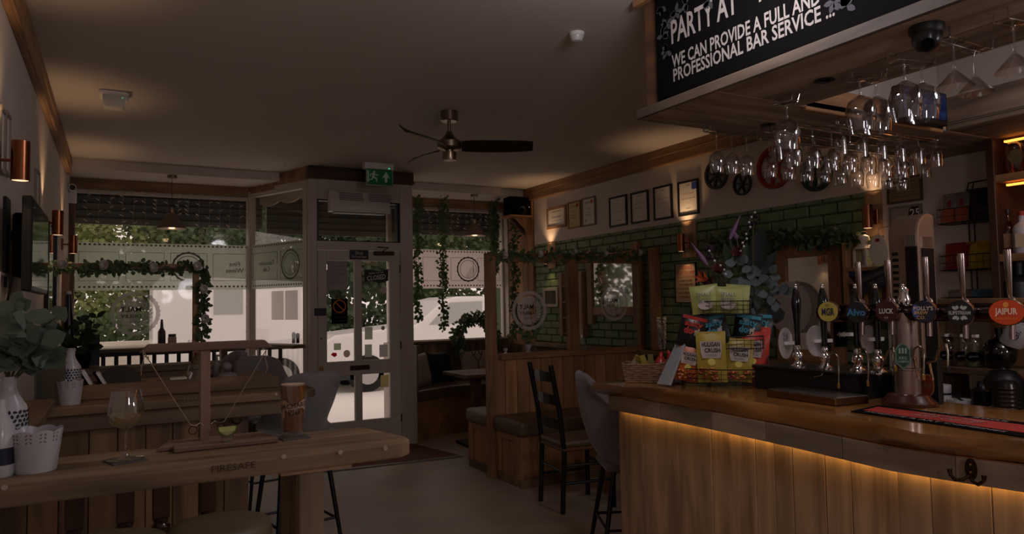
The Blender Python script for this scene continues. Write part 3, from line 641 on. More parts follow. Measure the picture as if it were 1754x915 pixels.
# ---- icicle lights
def icicle(x0, x1, n, z, y, label, seed):
    T = thing('icicle_lights', label, 'lights'); rnd = random.Random(seed); wm_ = mat('clear_wire', (170, 160, 150), .5)
    top = [(x0+(x1-x0)*i/40, y, z-.02*abs(math.sin(i*1.1))) for i in range(41)]
    MB().tube(top, .0022, 4).build('lead_wire', wm_, T); mb = MB(); bb = MB()
    for i in range(n):
        x = x0+(x1-x0)*(i+.5)/n; L = rnd.choice((.22, .32, .42, .55)); pts = [(x+rnd.uniform(-.006, .006), y, z-.01-L*k/5) for k in range(6)]
        mb.tube(pts, .0017, 4)
        for k in range(1, 6):
            q = V(pts[k]); s_ = rnd.choice((-1, 1)); bb.tube([q, q+V((s_*.02, 0, .012)), q+V((s_*.032, 0, .02))], [.0025, .005, .002], 5)
    mb.build('drop_wires', wm_, T); b = bb.build('bulbs', mat('bulb_clear', (225, 215, 205), .3), T); b['kind'] = 'stuff'
icicle(XL+.1, 1.2, 15, 2.67, YW-.08, 'white icicle light string draped along the wide window', 1)
icicle(3.1, 4.38, 13, 2.66, YW-.08, 'white icicle light string draped along the ivy window', 2)
T = thing('icicle_lights', 'white light string running down the window mullion', 'lights')
pts = [A0+V((-.03, -.06, 2.62-i*.13+.01*(i % 2))) for i in range(12)]; MB().tube(pts, .002, 4).build('lead_wire', MATS['clear_wire'], T)
bb = MB()
for i, q in enumerate(pts): bb.tube([q, q+V(((-1)**i*.03, -.005, .012))], [.003, .004], 5)
bb.build('bulbs', MATS['bulb_clear'], T)['kind'] = 'stuff'
# ---- window counter with the small things on it
CZ = 1.085
T = thing('window_counter', 'pale timber counter running along under the wide window', 'counter')
MB().box(XL, 1.25, 7.93, YW-.05, CZ-.035, CZ).build('top', scaf('X'), T, bev=.004)
slab(A0+V((-.08, -.1, 0)), A1+V((-.10, .02, 0)), .20, CZ-.035, CZ).build('return_top', scaf('Y'), T, bev=.003)
for x in (-.2, .95): MB().box(x, x+.05, 8.05, YW-.05, .5, CZ-.035).build('bracket', dwood('Z'), T)
# ---- spindles, boards and tables
def board(mb, pts, z0, z1): return mb.prism([(p[0], p[1], z0) for p in pts], (0, 0, z1-z0))
TZ = 1.11
yF, yK = onz(250, 810, TZ).y, onz(250, 768, TZ).y
xe = onz(695, 748, TZ).x
T = thing('high_table', 'scaffold-board high table carrying the wine glass and the pint', 'table')
board(MB(), [(XL, yF), (xe-.04, yF+.01), (xe-.005, yF+.04), (xe, yF+.09), (xe-.05, yK), (XL, yK)], TZ-.038, TZ).build('top', scaf('X'), T, bev=.005, seg=2)
px0, px1 = ony(510, 850, yF+.1).x, ony(552, 850, yF+.1).x
MB().box(px0, px1, yF+.08, yF+.115, 0, TZ-.058).build('leg', wood('grey_plank', (92, 74, 58), (150, 126, 102), 'Z', .65), T, bev=.003)
MB().box(px0-.006, px0+.0, yF+.115, yK-.02, 0, TZ-.058).build('leg_return', dwood('Z'), T)
MB().box(ony(480, 790, yF+.06).x, ony(603, 786, yF+.06).x, yF+.06, yF+.105, TZ-.058, TZ-.038).build('batten', barw('X'), T, bev=.003)
M_stamp = mat('branded_stamp', (58, 36, 24), .8)
a, b = ony(362, 803, yF), ony(437, 797, yF); text('FIRESAFE', M_stamp, T, (a+b)/2, ux, uz, .015, (b-a).x)
for x, y in ((486, 782), (583, 775), (660, 768), (8, 835)):
    p = ony(x, y, yF-.001); disc(MB(), p, ux, uz, .0055, .0055, 12, .002).build('screw', M_screw, T)
MB().box(XL, XL+.03, yF+.02, yK-.02, 0, TZ-.038).build('wall_batten', dwood('Z'), T)
# high bench behind, on turned legs
T = thing('high_bench', 'dark bench on glossy turned legs between the two high tables', 'bench')
YL = 2.72; tl = [ony(128, 860, YL).x, ony(215, 850, YL).x, ony(276, 850, YL).x, ony(356, 840, YL).x]
MB().box(tl[0]-.06, tl[3]+.06, YL-.06, YL+.1, .925, .955).build('seat_plank', dwood('X'), T)
tm = mat('dark_varnish', (52, 26, 14), .25, coat=.5)
for i, x in enumerate(tl):
    l_ = MB().box(x-.026, x+.026, YL-.026, YL+.026, .76, .925).build('leg', wood('dark_leg', (50, 28, 16), (84, 50, 30), 'Z', .5), T, bev=.003)
    MB().lathe([(.014, 0), (.02, .1), (.026, .3), (.018, .42), (.026, .45), (.018, .48), (.024, .55), (.03, .62), (.030, .67), (.022, .70), (.03, .715), (.03, .73), (.022, .74), (.027, .755), (.027, .76)], (x, YL, 0), 14).build('turning', tm, l_, 50)
# ---- second and third high tables (divider units)
M_edge = wood('grey_board', (86, 70, 56), (128, 104, 82), 'X', .7)
def divider(y, z, x1, xp, label, stamp=None, np_=8, batten=True):
    T = thing('high_table', label, 'table')
    board(MB(), [(XL, y), (x1-.05, y), (x1, y+.05), (x1, y+.23), (XL, y+.23)], z-.038, z).build('top', scaf('X'), T, bev=.004)
    if batten: MB().box(XL, x1-.1, y+.02, y+.045, z-.105, z-.04).build('apron', M_edge, T, bev=.003)
    MB().box(XL, xp, y+.07, y+.20, 0, z-.04).build('carcass', dwood('Z'), T)
    n = np_; w_ = (xp-XL)/n
    for i in range(n): MB().box(XL+i*w_+.0015, XL+(i+1)*w_-.0015, y+.046+random.uniform(0, .004), y+.07, .0, z-.105).build('plank', dwood('Z'), T, bev=.002)
    return T
Z2 = 1.06; Y2 = onz(250, 688, Z2).y
x2 = onz(548, 668, Z2).x; xp2 = ony(426, 760, Y2+.05).x
T2 = divider(Y2, Z2, x2, xp2, 'scaffold-board high table with a plank front and a long trough', np_=9)
a, b = ony(302, 687, Y2), ony(347, 684, Y2); text('FIRESAFE', M_stamp, T2, (a+b)/2, ux, uz, .014, (b-a).x)
for x, y in ((78, 705), (473, 675)):
    disc(MB(), ony(x, y, Y2-.001), ux, uz, .006, .006, 12, .002).build('screw', M_screw, T2)
def coat_hook(name, p, r, n, label, s=1.):
    T = thing('coat_hook', label, 'hook'); p, r, n = V(p), V(r), V(n)
    mb = MB(); disc(mb, p+n*.0, r, uz, .016*s, .03*s, 16, .004) if n.dot(r.cross(uz)) > 0 else disc(mb, p, -r, uz, .016*s, .03*s, 16, .004)
    mb.build('plate', M_bronze, T)
    for q in (-1, 1): MB().tube([p+n*.004-uz*.015*s, p+n*.02*s-uz*.028*s+r*q*.012*s, p+n*.026*s-uz*.032*s+r*q*.03*s, p+n*.024*s-uz*.02*s+r*q*.044*s, p+n*.024*s-uz*.006*s+r*q*.045*s], [.005*s, .005*s, .005*s, .005*s, .007*s], 8).build('prong', M_bronze, T, 60)
    for dz_ in (.013, -.008): MB().ell(p+n*.004+uz*dz_*s, .004*s, .004*s, .004*s, 8, 4).build('screw', M_brass, T)
coat_hook('a', ony(396, 715, Y2+.045), ux, -uy, 'double coat hook screwed to the plank front of the trough table', .9)
# trough on the second table
T = thing('table_trough', 'long timber trough box standing on the plank-fronted table', 'box')
xa, xb = ony(60, 680, Y2+.21).x, ony(478, 650, Y2+.21).x; zt = ony(300, 651, Y2+.21).z
for yy in (Y2+.20, Y2+.40):
    MB().prism([(xa, yy, Z2+.001), (xb, yy, Z2+.001), (xb, yy, Z2+.05), (xb-.05, yy, zt), (xa, yy, zt)], (0, .028, 0)).build('side_board', dwood('X'), T, bev=.003)
MB().box(xa, xb, Y2+.228, Y2+.40, Z2-.03, Z2-.01).build('floor_board', dwood('X'), T)
for i in range(9): MB().box(xa+.12+i*.062, xa+.16+i*.062, Y2+.235, Y2+.395, zt-.022, zt-.008).build('slat', dwood('Y'), T)
# third unit
Z3 = 1.10; Y3 = 5.12
T3 = divider(Y3, Z3, .62, .60, 'far high table with a deep front board below the glass screen', np_=8, batten=False)
MB().box(XL, .62, Y3-.012, Y3+.02, Z3-.17, Z3-.04).build('front_board', dwood('X'), T3, bev=.003)
# wall ledge
tag(MB().box(XL, XL+.2, 2.3, 3.5, 1.06, 1.098).build('wall_ledge', scaf('Y'), bev=.004), 'timber ledge running along the television wall beside the menu', 'shelf')
# ---- left glass screen with garland
leaf_g = leafmat('ivy_leaf', (92, 112, 74)); leaf_e = leafmat('eucalyptus_leaf', (108, 122, 106)); stemm = mat('plant_stem', (74, 72, 44), .7); whitef = mat('white_petal', (206, 196, 184), .7)
def garland(name, label, path, n, spread, L=.05, seed=0, flowers=0, cat='garland', m=None, hang=.4):
    T = thing(name, label, cat); rnd = random.Random(seed); pts = [V(p) for p in path]
    MB().tube(pts, .003, 5).build('stem', stemm, T); mb = MB()
    for k in range(n):
        t = rnd.random()*(len(pts)-1); i = int(t); p = pts[i].lerp(pts[min(i+1, len(pts)-1)], t-i)
        d = V((rnd.gauss(0, 1), rnd.gauss(0, .6), rnd.gauss(0, 1)-hang)); q = p+d.normalized()*spread*rnd.random()
        mb.leaf(q, d, (rnd.uniform(-.8, .8), -1, rnd.uniform(-.3, .9)), L*rnd.uniform(.7, 1.25), L*rnd.uniform(.6, .9))
    b = mb.build('leaves', m or leaf_g, T); b['kind'] = 'stuff'
    for k in range(flowers):
        p = pts[int((k+.5)/flowers*(len(pts)-1))]; fb = MB(); fc = p+V((rnd.uniform(-.02, .02), -.03, rnd.uniform(-.01, .04)))
        for q in range(22):
            a_ = q*2.4; fb.leaf(fc, (math.cos(a_), -.9+.9*(q % 4)/3, math.sin(a_)), (0, -1, .2), .034, .034, .3)
        fb.build('flower', whitef, T)
    return T
def etched_logo(par, c, r, n, R_, mirror=True, words=True):
    """scalloped etched badge with a wheat ear and lettering read from the other side"""
    c, r, n = V(c), V(r).normalized(), V(n); mb = MB()
    ring(mb, c, r, uz, R_*.80, R_*.95, 64, .0, saw=.05, nrm=n); ring(mb, c, r, uz, R_*.02, R_*.70, 40, .0, math.pi*.3, math.pi*1.55, nrm=n)
    for a0, a1, q in ((-1.5, .95, .74), ):
        ring(mb, c, r, uz, R_*.30, R_*.33, 20, .0, a0, a1, nrm=n)
    for k in range(9):
        a_ = -1.35+k*.27; p = c+(r*math.cos(a_)+uz*math.sin(a_))*R_*.5; tdir = (-r*math.sin(a_)+uz*math.cos(a_))
        od = (r*math.cos(a_)+uz*math.sin(a_))
        mb.leaf(p, tdir+od*.7, n, R_*.28, R_*.11, 0); mb.leaf(p, tdir-od*.7, n, R_*.24, R_*.10, 0)
    mb.build('etched_badge', M_etch, par)
    tx = mat('etched_gap_print', (58, 44, 36), .7)
    if words:
        rr = -r if mirror else r
        text('MALT', tx, par, c-r*R_*.16+uz*R_*.18, rr, uz, R_*.22, R_*.8, nrm=n, lift=.002, bold=.02); text('DISLEY', tx, par, c-r*R_*.16-uz*R_*.12, rr, uz, R_*.15, R_*.8, nrm=n, lift=.002, bold=.015)
        text('EST. 2017', tx, par, c-r*R_*.1-uz*R_*.38, rr, uz, R_*.08, R_*.5, nrm=n, lift=.002)
YS = Y3+.2
T = thing('glass_screen', 'timber-framed glass screen with etched badge on the far high table', 'screen')
sx0, sx1 = ony(106, 460, YS).x, ony(341, 460, YS).x; sz1 = ony(250, 452, YS).z
MB().box(sx0, sx1, YS-.02, YS+.02, sz1-.045, sz1).build('top_rail', owood('X'), T, bev=.003)
MB().box(sx1-.04, sx1, YS-.02, YS+.02, Z3, sz1-.045).build('post', owood('Z'), T, bev=.003); MB().box(sx0, sx0+.04, YS-.02, YS+.02, Z3, sz1-.045).build('post', owood('Z'), T, bev=.003)
MB().box(sx0+.04, sx1-.04, YS-.003, YS+.003, Z3+.002, sz1-.045).build('pane', M_pane, T)
etched_logo(T, ony(232, 537, YS-.006), ux, -uy, .15)
gp = [ony(62+(340-62)*i/14, 458-3*math.sin(i), YS-.03) for i in range(15)]+[ony(347, 462+i*12, YS-.03) for i in range(11)]
garland('ivy_garland', 'ivy garland with white roses over the far table glass screen', gp, 520, .035, .034, 3, 6)
# ---- things on the counter, tables and trough
def lathe_thing(name, label, cat, c, prof, m, n=18, group=None):
    return tag(MB().lathe(prof, c, n).build(name, m, smooth=40), label, cat, group)
def on(x, y, yy, z):  # point on a horizontal surface z at depth yy
    p = ony(x, y, yy); return V((p.x, yy, z))
T = thing('patterned_bottle', 'dark patterned bottle standing on the window counter', 'bottle'); c = on(277, 580, 8.05, CZ)
MB().lathe([(.03, 0), (.036, .01), (.036, .15), (.016, .19), (.012, .25), (.014, .255), (.008, .256)], c, 16).build('body', mat('dark_lace_ceramic', (70, 56, 60), .4, var=.7, scale=60), T, 40); MB().cyl(c+uz*.256, c+uz*.275, .01).build('stopper', M_black, T)
T = thing('storage_jar', 'pale jar with a dark lid on the window counter', 'jar'); c = on(295, 585, 8.02, CZ)
MB().lathe([(.035, 0), (.04, .01), (.04, .09), (.034, .10)], c, 16).build('body', mat('cream_jar', (176, 150, 130), .4), T, 40); MB().cyl(c+uz*.10, c+uz*.125, .036).build('lid', M_black, T)
lathe_thing('glass_tealight', 'small clear tealight glass by the foot of the screen post', 'candle', on(326, 585, 8.02, CZ), [(.02, 0), (.03, .02), (.022, .06), (.018, .058), (.024, .02), (.001, .006)], M_glass)
lathe_thing('pepper_mill', 'stubby steel pepper pot beside its twin by the door', 'mill', on(503, 576, 7.62, CZ), [(.014, 0), (.018, .01), (.016, .05), (.02, .055), (.02, .10), (.012, .115)], M_steel)
lathe_thing('salt_mill', 'stubby black salt pot beside its twin by the door', 'mill', on(510, 576, 7.60, CZ), [(.014, 0), (.018, .01), (.016, .05), (.02, .055), (.02, .095), (.012, .105)], M_black)
# eucalyptus and lace vases
def lace_vase(name, label, c, H, Rr, scm=60):
    T = thing(name, label, 'vase')
    MB().lathe([(.3*Rr, 0), (.95*Rr, .004), (Rr, .02*H), (Rr, .60*H), (.93*Rr, .66*H), (.5*Rr, .80*H), (.40*Rr, .86*H), (.40*Rr, .97*H), (.46*Rr, H), (.36*Rr, H-.002), (.33*Rr, .86*H)], c, 26).build('body', M_ceram, T, 40)
    mb = MB(); rnd = random.Random(int(H*1000)); nr = 13
    for i in range(nr):
        for k in range(22):
            a_ = 2*math.pi*(k+.5*(i % 2))/22; z_ = c.z+H*(.03+.575*i/(nr-1)); o = V((math.cos(a_), math.sin(a_), 0)); tt = V((-math.sin(a_), math.cos(a_), 0))
            q = V((c.x, c.y, z_))+o*(Rr+.0006); ang = rnd.uniform(0, 3.1); d = tt*math.cos(ang)+uz*math.sin(ang); q = q+o*.0006
            mb.leaf(q-d*Rr*.14, d, o, Rr*.28, Rr*.17, 0)
    b = mb.build('lace_pattern', mat('lace_blue_black', (30, 30, 44), .6), T); b['kind'] = 'stuff'
    return T
def spray(name, label, base, stems, m, L, w, cat='plant', seed=1, per=9, hangd=.1):
    T = thing(name, label, cat); rnd = random.Random(seed)
    for e in stems:
        e = V(e); mid = base.lerp(e, .5)+V((rnd.uniform(-.02, .02), rnd.uniform(-.02, .02), .03)); pts = []
        for i in range(per+1):
            t = i/per; pts.append(base*(1-t)**2+mid*2*t*(1-t)+e*t*t)
        MB().tube(pts, [.003*(1-.6*i/per) for i in range(per+1)], 5).build('stem', stemm, T)
        for i in range(2, per+1):
            for s_ in (-1, 1):
                d = (pts[i]-pts[i-1]).normalized(); a_ = rnd.uniform(0, 6.28); o = V((math.cos(a_), math.sin(a_)*.7, rnd.uniform(-.1, .5)))
                lb = MB().leaf(pts[i], o*s_+d*.5, (rnd.uniform(-.5, .5), -1, rnd.uniform(0, 1)), L*rnd.uniform(.75, 1.2), w*rnd.uniform(.8, 1.15), .12).build('leaf', m, T, 60)
    return T
c = V((*onz(13, 797, TZ).xy, TZ)); VH = ony(15, 645, c.y).z-TZ
lace_vase('lace_vase', 'tall white vase with dark lace pattern holding eucalyptus on the near table', c, VH, .037)
b_ = c+uz*VH*.9
spray('eucalyptus', 'grey-green eucalyptus sprigs in the tall lace vase', b_, [ony(30, 525, c.y), ony(95, 545, c.y-.05), ony(70, 590, c.y-.1), ony(0, 560, c.y+.05), ony(45, 560, c.y-.12), ony(85, 615, c.y-.02), ony(-20, 600, c.y)], leaf_e, .055, .04, seed=4, per=7)
T = thing('white_bottle', 'white bottle with a navy label at the edge of the near table', 'bottle'); c = V((*onz(-1, 816, TZ).xy, TZ))
MB().lathe([(.024, 0), (.026, .006), (.026, .10), (.010, .135), (.009, .16)], c, 20).build('body', M_ceram, T, 40); MB().lathe([(.0265, .025), (.0265, .06)], c, 20).build('label_band', mat('navy_label', (20, 20, 44), .5), T)
def lace_pot(name, label, c, H, r0, r1):
    T = thing(name, label, 'pot'); n = 48; mb = MB()
    MB().lathe([(.001, .002), (r0, 0), (r0+(r1-r0)*.78, H*.78), (r0+(r1-r0)*.78-.002, H*.78), (r0-.003, .005), (.001, .005)], c, 36).build('body', M_ceram, T, 50)
    vs_ = []; fs_ = []
    for k in range(n):
        a_ = 2*math.pi*k/n; top = H*(.93+.06*abs(math.sin(k*math.pi/6)))
        for z_, r_ in ((H*.78, r0+(r1-r0)*.78), (top, r0+(r1-r0)*top/H)): vs_.append(c+V((r_*math.cos(a_), r_*math.sin(a_), z_)))
    for k in range(n):
        j = (k+1) % n; fs_.append((2*k, 2*j, 2*j+1, 2*k+1))
    MB().add(vs_, fs_).build('scalloped_rim', M_ceram, T, 60)
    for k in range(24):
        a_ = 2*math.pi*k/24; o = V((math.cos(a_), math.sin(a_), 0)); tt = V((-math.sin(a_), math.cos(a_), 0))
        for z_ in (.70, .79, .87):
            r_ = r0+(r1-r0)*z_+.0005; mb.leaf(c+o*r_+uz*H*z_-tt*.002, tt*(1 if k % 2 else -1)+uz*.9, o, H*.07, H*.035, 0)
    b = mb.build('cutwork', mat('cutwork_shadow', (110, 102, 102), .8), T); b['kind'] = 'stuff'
c = V((*onz(60, 806, TZ).xy, TZ)); lace_pot('lace_pot', 'white lace-rimmed metal pot on the near high table', c, ony(60, 733, c.y).z-TZ, .040, .052)
c = on(119, 688, Y2+.10, Z2); lace_pot('lace_pot', 'white lace-rimmed pot beside the menu on the trough table', c, ony(119, 650, c.y).z-Z2, .040, .052)
c = on(120, 680, Y2+.19, Z2); lace_vase('lace_vase', 'white lace-patterned vase behind the small pot on the trough table', c, ony(118, 597, c.y).z-Z2, .042)
T = thing('menu', 'closed dark menu book standing on the trough table', 'menu'); p = on(85, 690, Y2+.08, Z2); q = ony(85, 608, p.y)
for s_, xo in ((1, 0), (-1, 0)):
    MB().obox((p.x+.0, p.y+.012*s_+.02, (Z2+q.z)/2), V((.052, .012*s_, 0)), V((0, .003, 0)), (0, 0, (q.z-Z2)/2)).build('cover', mat('menu_cover', (84, 76, 64), .6), T, bev=.001)
MB().box(p.x-.054, p.x-.046, p.y-.002, p.y+.05, Z2, q.z).build('spine', MATS['menu_cover'], T)
# wine glass
GP = [(.045, 0), (.047, .002), (.012, .007), (.004, .016), (.0034, .075), (.006, .082), (.020, .088), (.038, .10), (.0455, .118), (.046, .128), (.042, .16), (.036, .19), (.0352, .19), (.0412, .16), (.045, .128), (.0445, .118), (.037, .1015), (.019, .09), (.001, .086)]
def wine_glass(c, H, label):
    k = H/.19; T = thing('wine_glass', label, 'glass')
    MB().lathe([(r*k, z*k) for r, z in GP], c, 32).build('glass_body', M_stem, T, 50)
    MB().lathe([(.001, .0865*k), (.019*k, .0905*k), (.0365*k, .102*k), (.0440*k, .118*k), (.0445*k, .125*k), (.001, .125*k)], c, 28).build('white_wine', frosted('wine', (196, 178, 96), .6, .5), T, 50)
c = V((*onz(215, 790, TZ).xy, TZ+.004)); wine_glass(c, ony(217, 671, c.y).z-TZ, 'glass of white wine on a coaster on the near table')
def coaster(c, a_, label, w_=.036):
    r_ = V((math.cos(a_), math.sin(a_), 0)); tag(MB().obox(c+uz*.0016, r_*w_, uz.cross(r_)*w_, uz*.0015).build('coaster', mat('slate_coaster', (84, 78, 76), .6)), label, 'coaster')
coaster(V((c.x, c.y, TZ+.0005)), .3, 'dark square coaster under the wine glass')
# pint
c = V((*onz(502, 750, TZ).xy, TZ+.004)); H = ony(501, 657, c.y).z-TZ-.004; r0, r1 = H*.20, H*.245
T = thing('pint_glass', 'tall printed pint glass of amber beer on the near table', 'glass')
MB().lathe([(.001, 0), (r0*.92, 0), (r0, .006), (r1, H), (r1-.002, H), (r0-.003, .014), (.001, .014)], c, 32).build('glass_body', M_stem, T, 50)
MB().lathe([(.001, .0145), (r0-.0035, .0145), (r1-.003, H*.965), (.001, H*.965)], c, 32).build('beer', frosted('amber_beer', (180, 108, 20), .4, .5), T, 50)
MB().lathe([(.001, H*.965), (r1-.003, H*.966), (r1-.003, H*.99), (.001, H*.985)], c, 32).build('foam', mat('beer_foam', (200, 172, 146), .8), T)
a0 = math.atan2(-c.y, -c.x)   # towards the room
def wrap(t, z_, lift=.0008):
    rr = r0+(r1-r0)*(z_/H)+lift; return c+V((rr*math.cos(t), rr*math.sin(t), z_))
pm = mat('pint_print', (166, 138, 112), .7)
def wrapstrip(pts):
    mb = MB(); n = len(pts)
    mb.add([wrap(a0+t, lo*H) for t, lo, hi in pts]+[wrap(a0+t, hi*H) for t, lo, hi in pts], [(i, i+1, n+i+1, n+i) for i in range(n-1)]); return mb
wrapstrip([(-1.3+i*.13, .50+.05*math.sin(i*.5), .66+.05*math.sin(i*.45)) for i in range(20)]).build('printed_ribbon', pm, T)
wrapstrip([(-1.2+i*.1, .30+.02*i, .50+.012*i) for i in range(6)]).build('printed_ribbon', pm, T)
for s_, z_, h_, dt in (('ORCHARD', .60, .085, 0), ('PIG', .48, .11, .1)):
    def cv(x, y, z_=z_, dt=dt): return wrap(a0+dt+x/((r0+r1)/2), z_*H+y+ (x*.12), .0014)
    text(s_, M_stamp, T, c, ux, uz, h_*H, nrm=(0, 0, 0), curve=cv, bold=.01)
coaster(V((c.x, c.y, TZ+.0005)), .1, 'dark square coaster under the pint of beer')
# gallows-shaped wooden tasting stand
tw = lambda ax: wood('reddish_walnut', (92, 68, 54), (140, 110, 90), ax, .6)
T = thing('drink_stand', 'T-shaped wooden drink stand with strings and hooks', 'stand')
bz = TZ+.014; pb = onz(350, 752, bz); yy = pb.y
bx0, bx1 = ony(276, 770, yy).x, ony(460, 770, yy).x
MB().prism([(bx0-.01, yy-.05, TZ+.001), (bx1+.01, yy-.05, TZ+.001), (bx1-.015, yy+.045, TZ+.001), (bx0+.02, yy+.045, TZ+.001)], (0, 0, .011)).build('base_board', tw('X'), T, bev=.002)
MB().box(ony(296, 775, yy-.06).x, ony(474, 775, yy-.06).x, yy-.085, yy-.051, TZ+.001, TZ+.013).build('front_board', tw('X'), T, bev=.002)
xa, xb = ony(342, 690, yy).x, ony(359.5, 690, yy).x; zt = ony(350, 600, yy).z
MB().box(xa, xb, yy-.012, yy+.012, bz-.01, zt).build('post', tw('Z'), T, bev=.002)
ta, tb_ = ony(238, 599, yy), ony(466, 598, yy); z1 = ony(350, 586, yy).z
MB().prism([(ta.x, yy-.015, zt), (tb_.x, yy-.015, zt), (tb_.x-.02, yy-.015, z1), (ta.x+.02, yy-.015, z1)], (0, .03, 0)).build('cross_beam', tw('X'), T, bev=.002)
hk = []
for (x0, y0), (x1, y1), s_ in (((244, 600), (326, 728), 1), ((456, 600), (384, 722), -1)):
    p, q = ony(x0, y0, yy-.016), ony(x1, y1, yy-.016)
    MB().tube([p, p.lerp(q, .5)-uz*.001, q], .0013, 5).build('string', M_rope, T)
    MB().tube([p, p-uz*.02+ux*.003*s_, p-uz*.045-ux*.003*s_, p-uz*.06-ux*.002], .0012, 5).build('loose_end', M_rope, T)
    MB().tube([q, q+ux*.012*s_-uz*.004, q+ux*.022*s_+uz*.003, q+ux*.03*s_-uz*.003, V((xa if s_ > 0 else xb, yy-.008, q.z-.002))], .0014, 5).build('wire_hook', M_chrome, T)
    MB().tube([q+V((math.cos(t*.7)*.010+.006*s_, -.002, math.sin(t*.7)*.010-.014)) for t in range(9)], .0014, 5, closed=True).build('ring', M_bronze, T)
# shot glass with lime
c = V((*onz(389, 764, TZ+.013).xy, TZ+.0135)); c.y = yy-.068; c.x = ony(389, 764, c.y).x; H = ony(389, 738, c.y).z-c.z
T = thing('shot_glass', 'small shot glass with a lime wedge on the wooden stand', 'glass')
MB().lathe([(.001, 0), (.0135, 0), (.0145, .004), (.0175, H), (.0165, H), (.0135, .01), (.001, .01)], c, 10).build('glass_body', M_stem, T)
MB().lathe([(.001, .0105), (.0132, .0105), (.015, H*.6), (.001, H*.6)], c, 16).build('spirit', glass('spirit', (.93, .93, .92), .06), T)
lw_ = MB(); n = 12; half = [V((.020*math.cos(math.pi+math.pi*i/n), 0, .020*math.sin(math.pi+math.pi*i/n))) for i in range(n+1)]
lc = c+V((.0, -.004, H+.010)); lw_.prism([lc+p for p in half], (0, .006, 0)); lw = lw_.build('lime_wedge', mat('lime_flesh', (190, 190, 110), .4), T)
MB().tube([lc+p*1.03+V((0, .003, 0)) for p in half], .0028, 6).build('rind', mat('lime_rind', (84, 120, 40), .5), lw)
# trough contents
def rack_card(x, y, label, k):
    p = ony(x, y, Y2+.30); T = thing('card_holder', label, 'menu holder')
    for o_, m_, nm in ((0, M_matte, 'case'), (.012, M_wplastic, 'card')):
        MB().obox(V((p.x+o_, Y2+.30, p.z-.03)), V((.006, 0, 0)), V((0, .05, 0)), V((-.028, 0, .05))).build(nm, m_, T)
rack_card(148, 642, 'leaning card holder next to the lace vase in the trough', 0)
rack_card(174, 645, 'leaning card holder beside the round tray in the trough', 1)
p = ony(205, 655, Y2+.34); tag(MB().lathe([(.001, 0), (.085, .0), (.09, .008), (.001, .012)], (p.x, Y2+.33, p.z-.01), 26, rot=Matrix.Rotation(R(68), 3, 'X')).build('round_tray', mat('dark_tray', (26, 16, 12), .5), smooth=40), 'round dark tray propped up in the trough', 'tray')
T = thing('lantern', 'glass storm lantern with a rope handle in the trough', 'lantern'); p = on(341, 655, Y2+.31, Z2-.009); zt = ony(341, 604, p.y).z-p.z
MB().lathe([(.04, 0), (.042, .012), (.03, .016)], p, 20).build('base', mat('lantern_wood', (96, 72, 50), .6), T, 40)
MB().lathe([(.038, .014), (.04, .03), (.04, zt*.72), (.03, zt*.80)], p, 20).build('globe', M_glass, T, 40)
MB().lathe([(.044, zt*.74), (.03, zt*.86), (.022, zt*.9), (.022, zt), (.001, zt)], p, 20).build('cap', MATS['lantern_wood'], T, 40)
MB().tube([p+V((-.045, -.02, zt*.7)), p+V((-.055, -.035, zt*.5)), p+V((-.02, -.055, zt*.25)), p+V((.03, -.05, zt*.22))], .003, 6).build('handle', M_rope, T)
T = thing('candle_jar', 'squat pale jar with a ball stopper beside the lantern', 'jar'); p = on(388, 655, Y2+.31, Z2-.009)
zt = ony(388, 618, p.y).z-p.z
MB().lathe([(.03, 0), (.055, .02), (.058, .05), (.045, zt*.55), (.02, zt*.62)], p, 20).build('body', mat('stoneware', (120, 112, 106), .5), T, 40); MB().ell(p+uz*zt*.8, .025, .025, .022).build('stopper', MATS['stoneware'], T, 60)
T = thing('pump_dispenser', 'slim soap pump bottle behind the squat jar', 'bottle'); p = on(371, 650, Y2+.36, Z2-.009); zt = ony(371, 611, p.y).z-p.z
MB().lathe([(.018, 0), (.02, .01), (.02, zt*.75), (.008, zt*.82), (.006, zt)], p, 14).build('body', mat('grey_bottle', (110, 104, 100), .4), T, 40); MB().box(p.x-.004, p.x+.022, p.y-.005, p.y+.005, p.z+zt, p.z+zt+.01).build('nozzle', MATS['grey_bottle'], T)
T = thing('card_stand', 'low white card lying in the trough near the lantern', 'card'); p = ony(305, 648, Y2+.30)
MB().obox(V((p.x, p.y, p.z)), V((.035, 0, .002)), V((0, .05, 0)), V((0, 0, .003))).build('card', M_paper, T); MB().obox(V((p.x+.045, p.y, p.z-.005)), V((.012, 0, .03)), V((0, .05, 0)), V((.004, 0, 0))).build('clip', M_wplastic, T)
# plant, chalkboard and slim bottle on the far table
c = on(140, 612, Y3+.12, Z3)
T = thing('plant_pot', 'dark pot holding the leafy plant on the far table', 'pot'); MB().lathe([(.04, 0), (.055, .09), (.05, .09), (.038, .01)], c, 18).build('body', M_matte, T, 40)
MB().lathe([(.001, .08), (.049, .08)], c, 18).build('soil', mat('soil', (30, 20, 14), .9), T)
spray('leafy_plant', 'dark leafy plant in a pot below the far table glass screen', c+uz*.08, [ony(105, 560, c.y), ony(165, 545, c.y), ony(150, 570, c.y-.06), ony(120, 585, c.y-.05), ony(135, 550, c.y+.03), ony(160, 595, c.y-.04), ony(100, 600, c.y)], leafmat('dark_leaf', (42, 54, 30)), .06, .04, seed=9, per=6)
T = thing('chalkboard', 'small dark slate board beside the leafy plant', 'board'); a, b = ony(148, 612, Y3+.19), ony(171, 573, Y3+.19)
MB().box(a.x, b.x, Y3+.17, Y3+.185, Z3, b.z).build('slate', mat('slate_board', (42, 42, 40), .7), T); MB().box(a.x, b.x, Y3+.165, Y3+.19, Z3, Z3+.01).build('foot', dwood('X'), T)
c = on(117, 600, Y3+.16, Z3); H = ony(117, 500, c.y).z-Z3
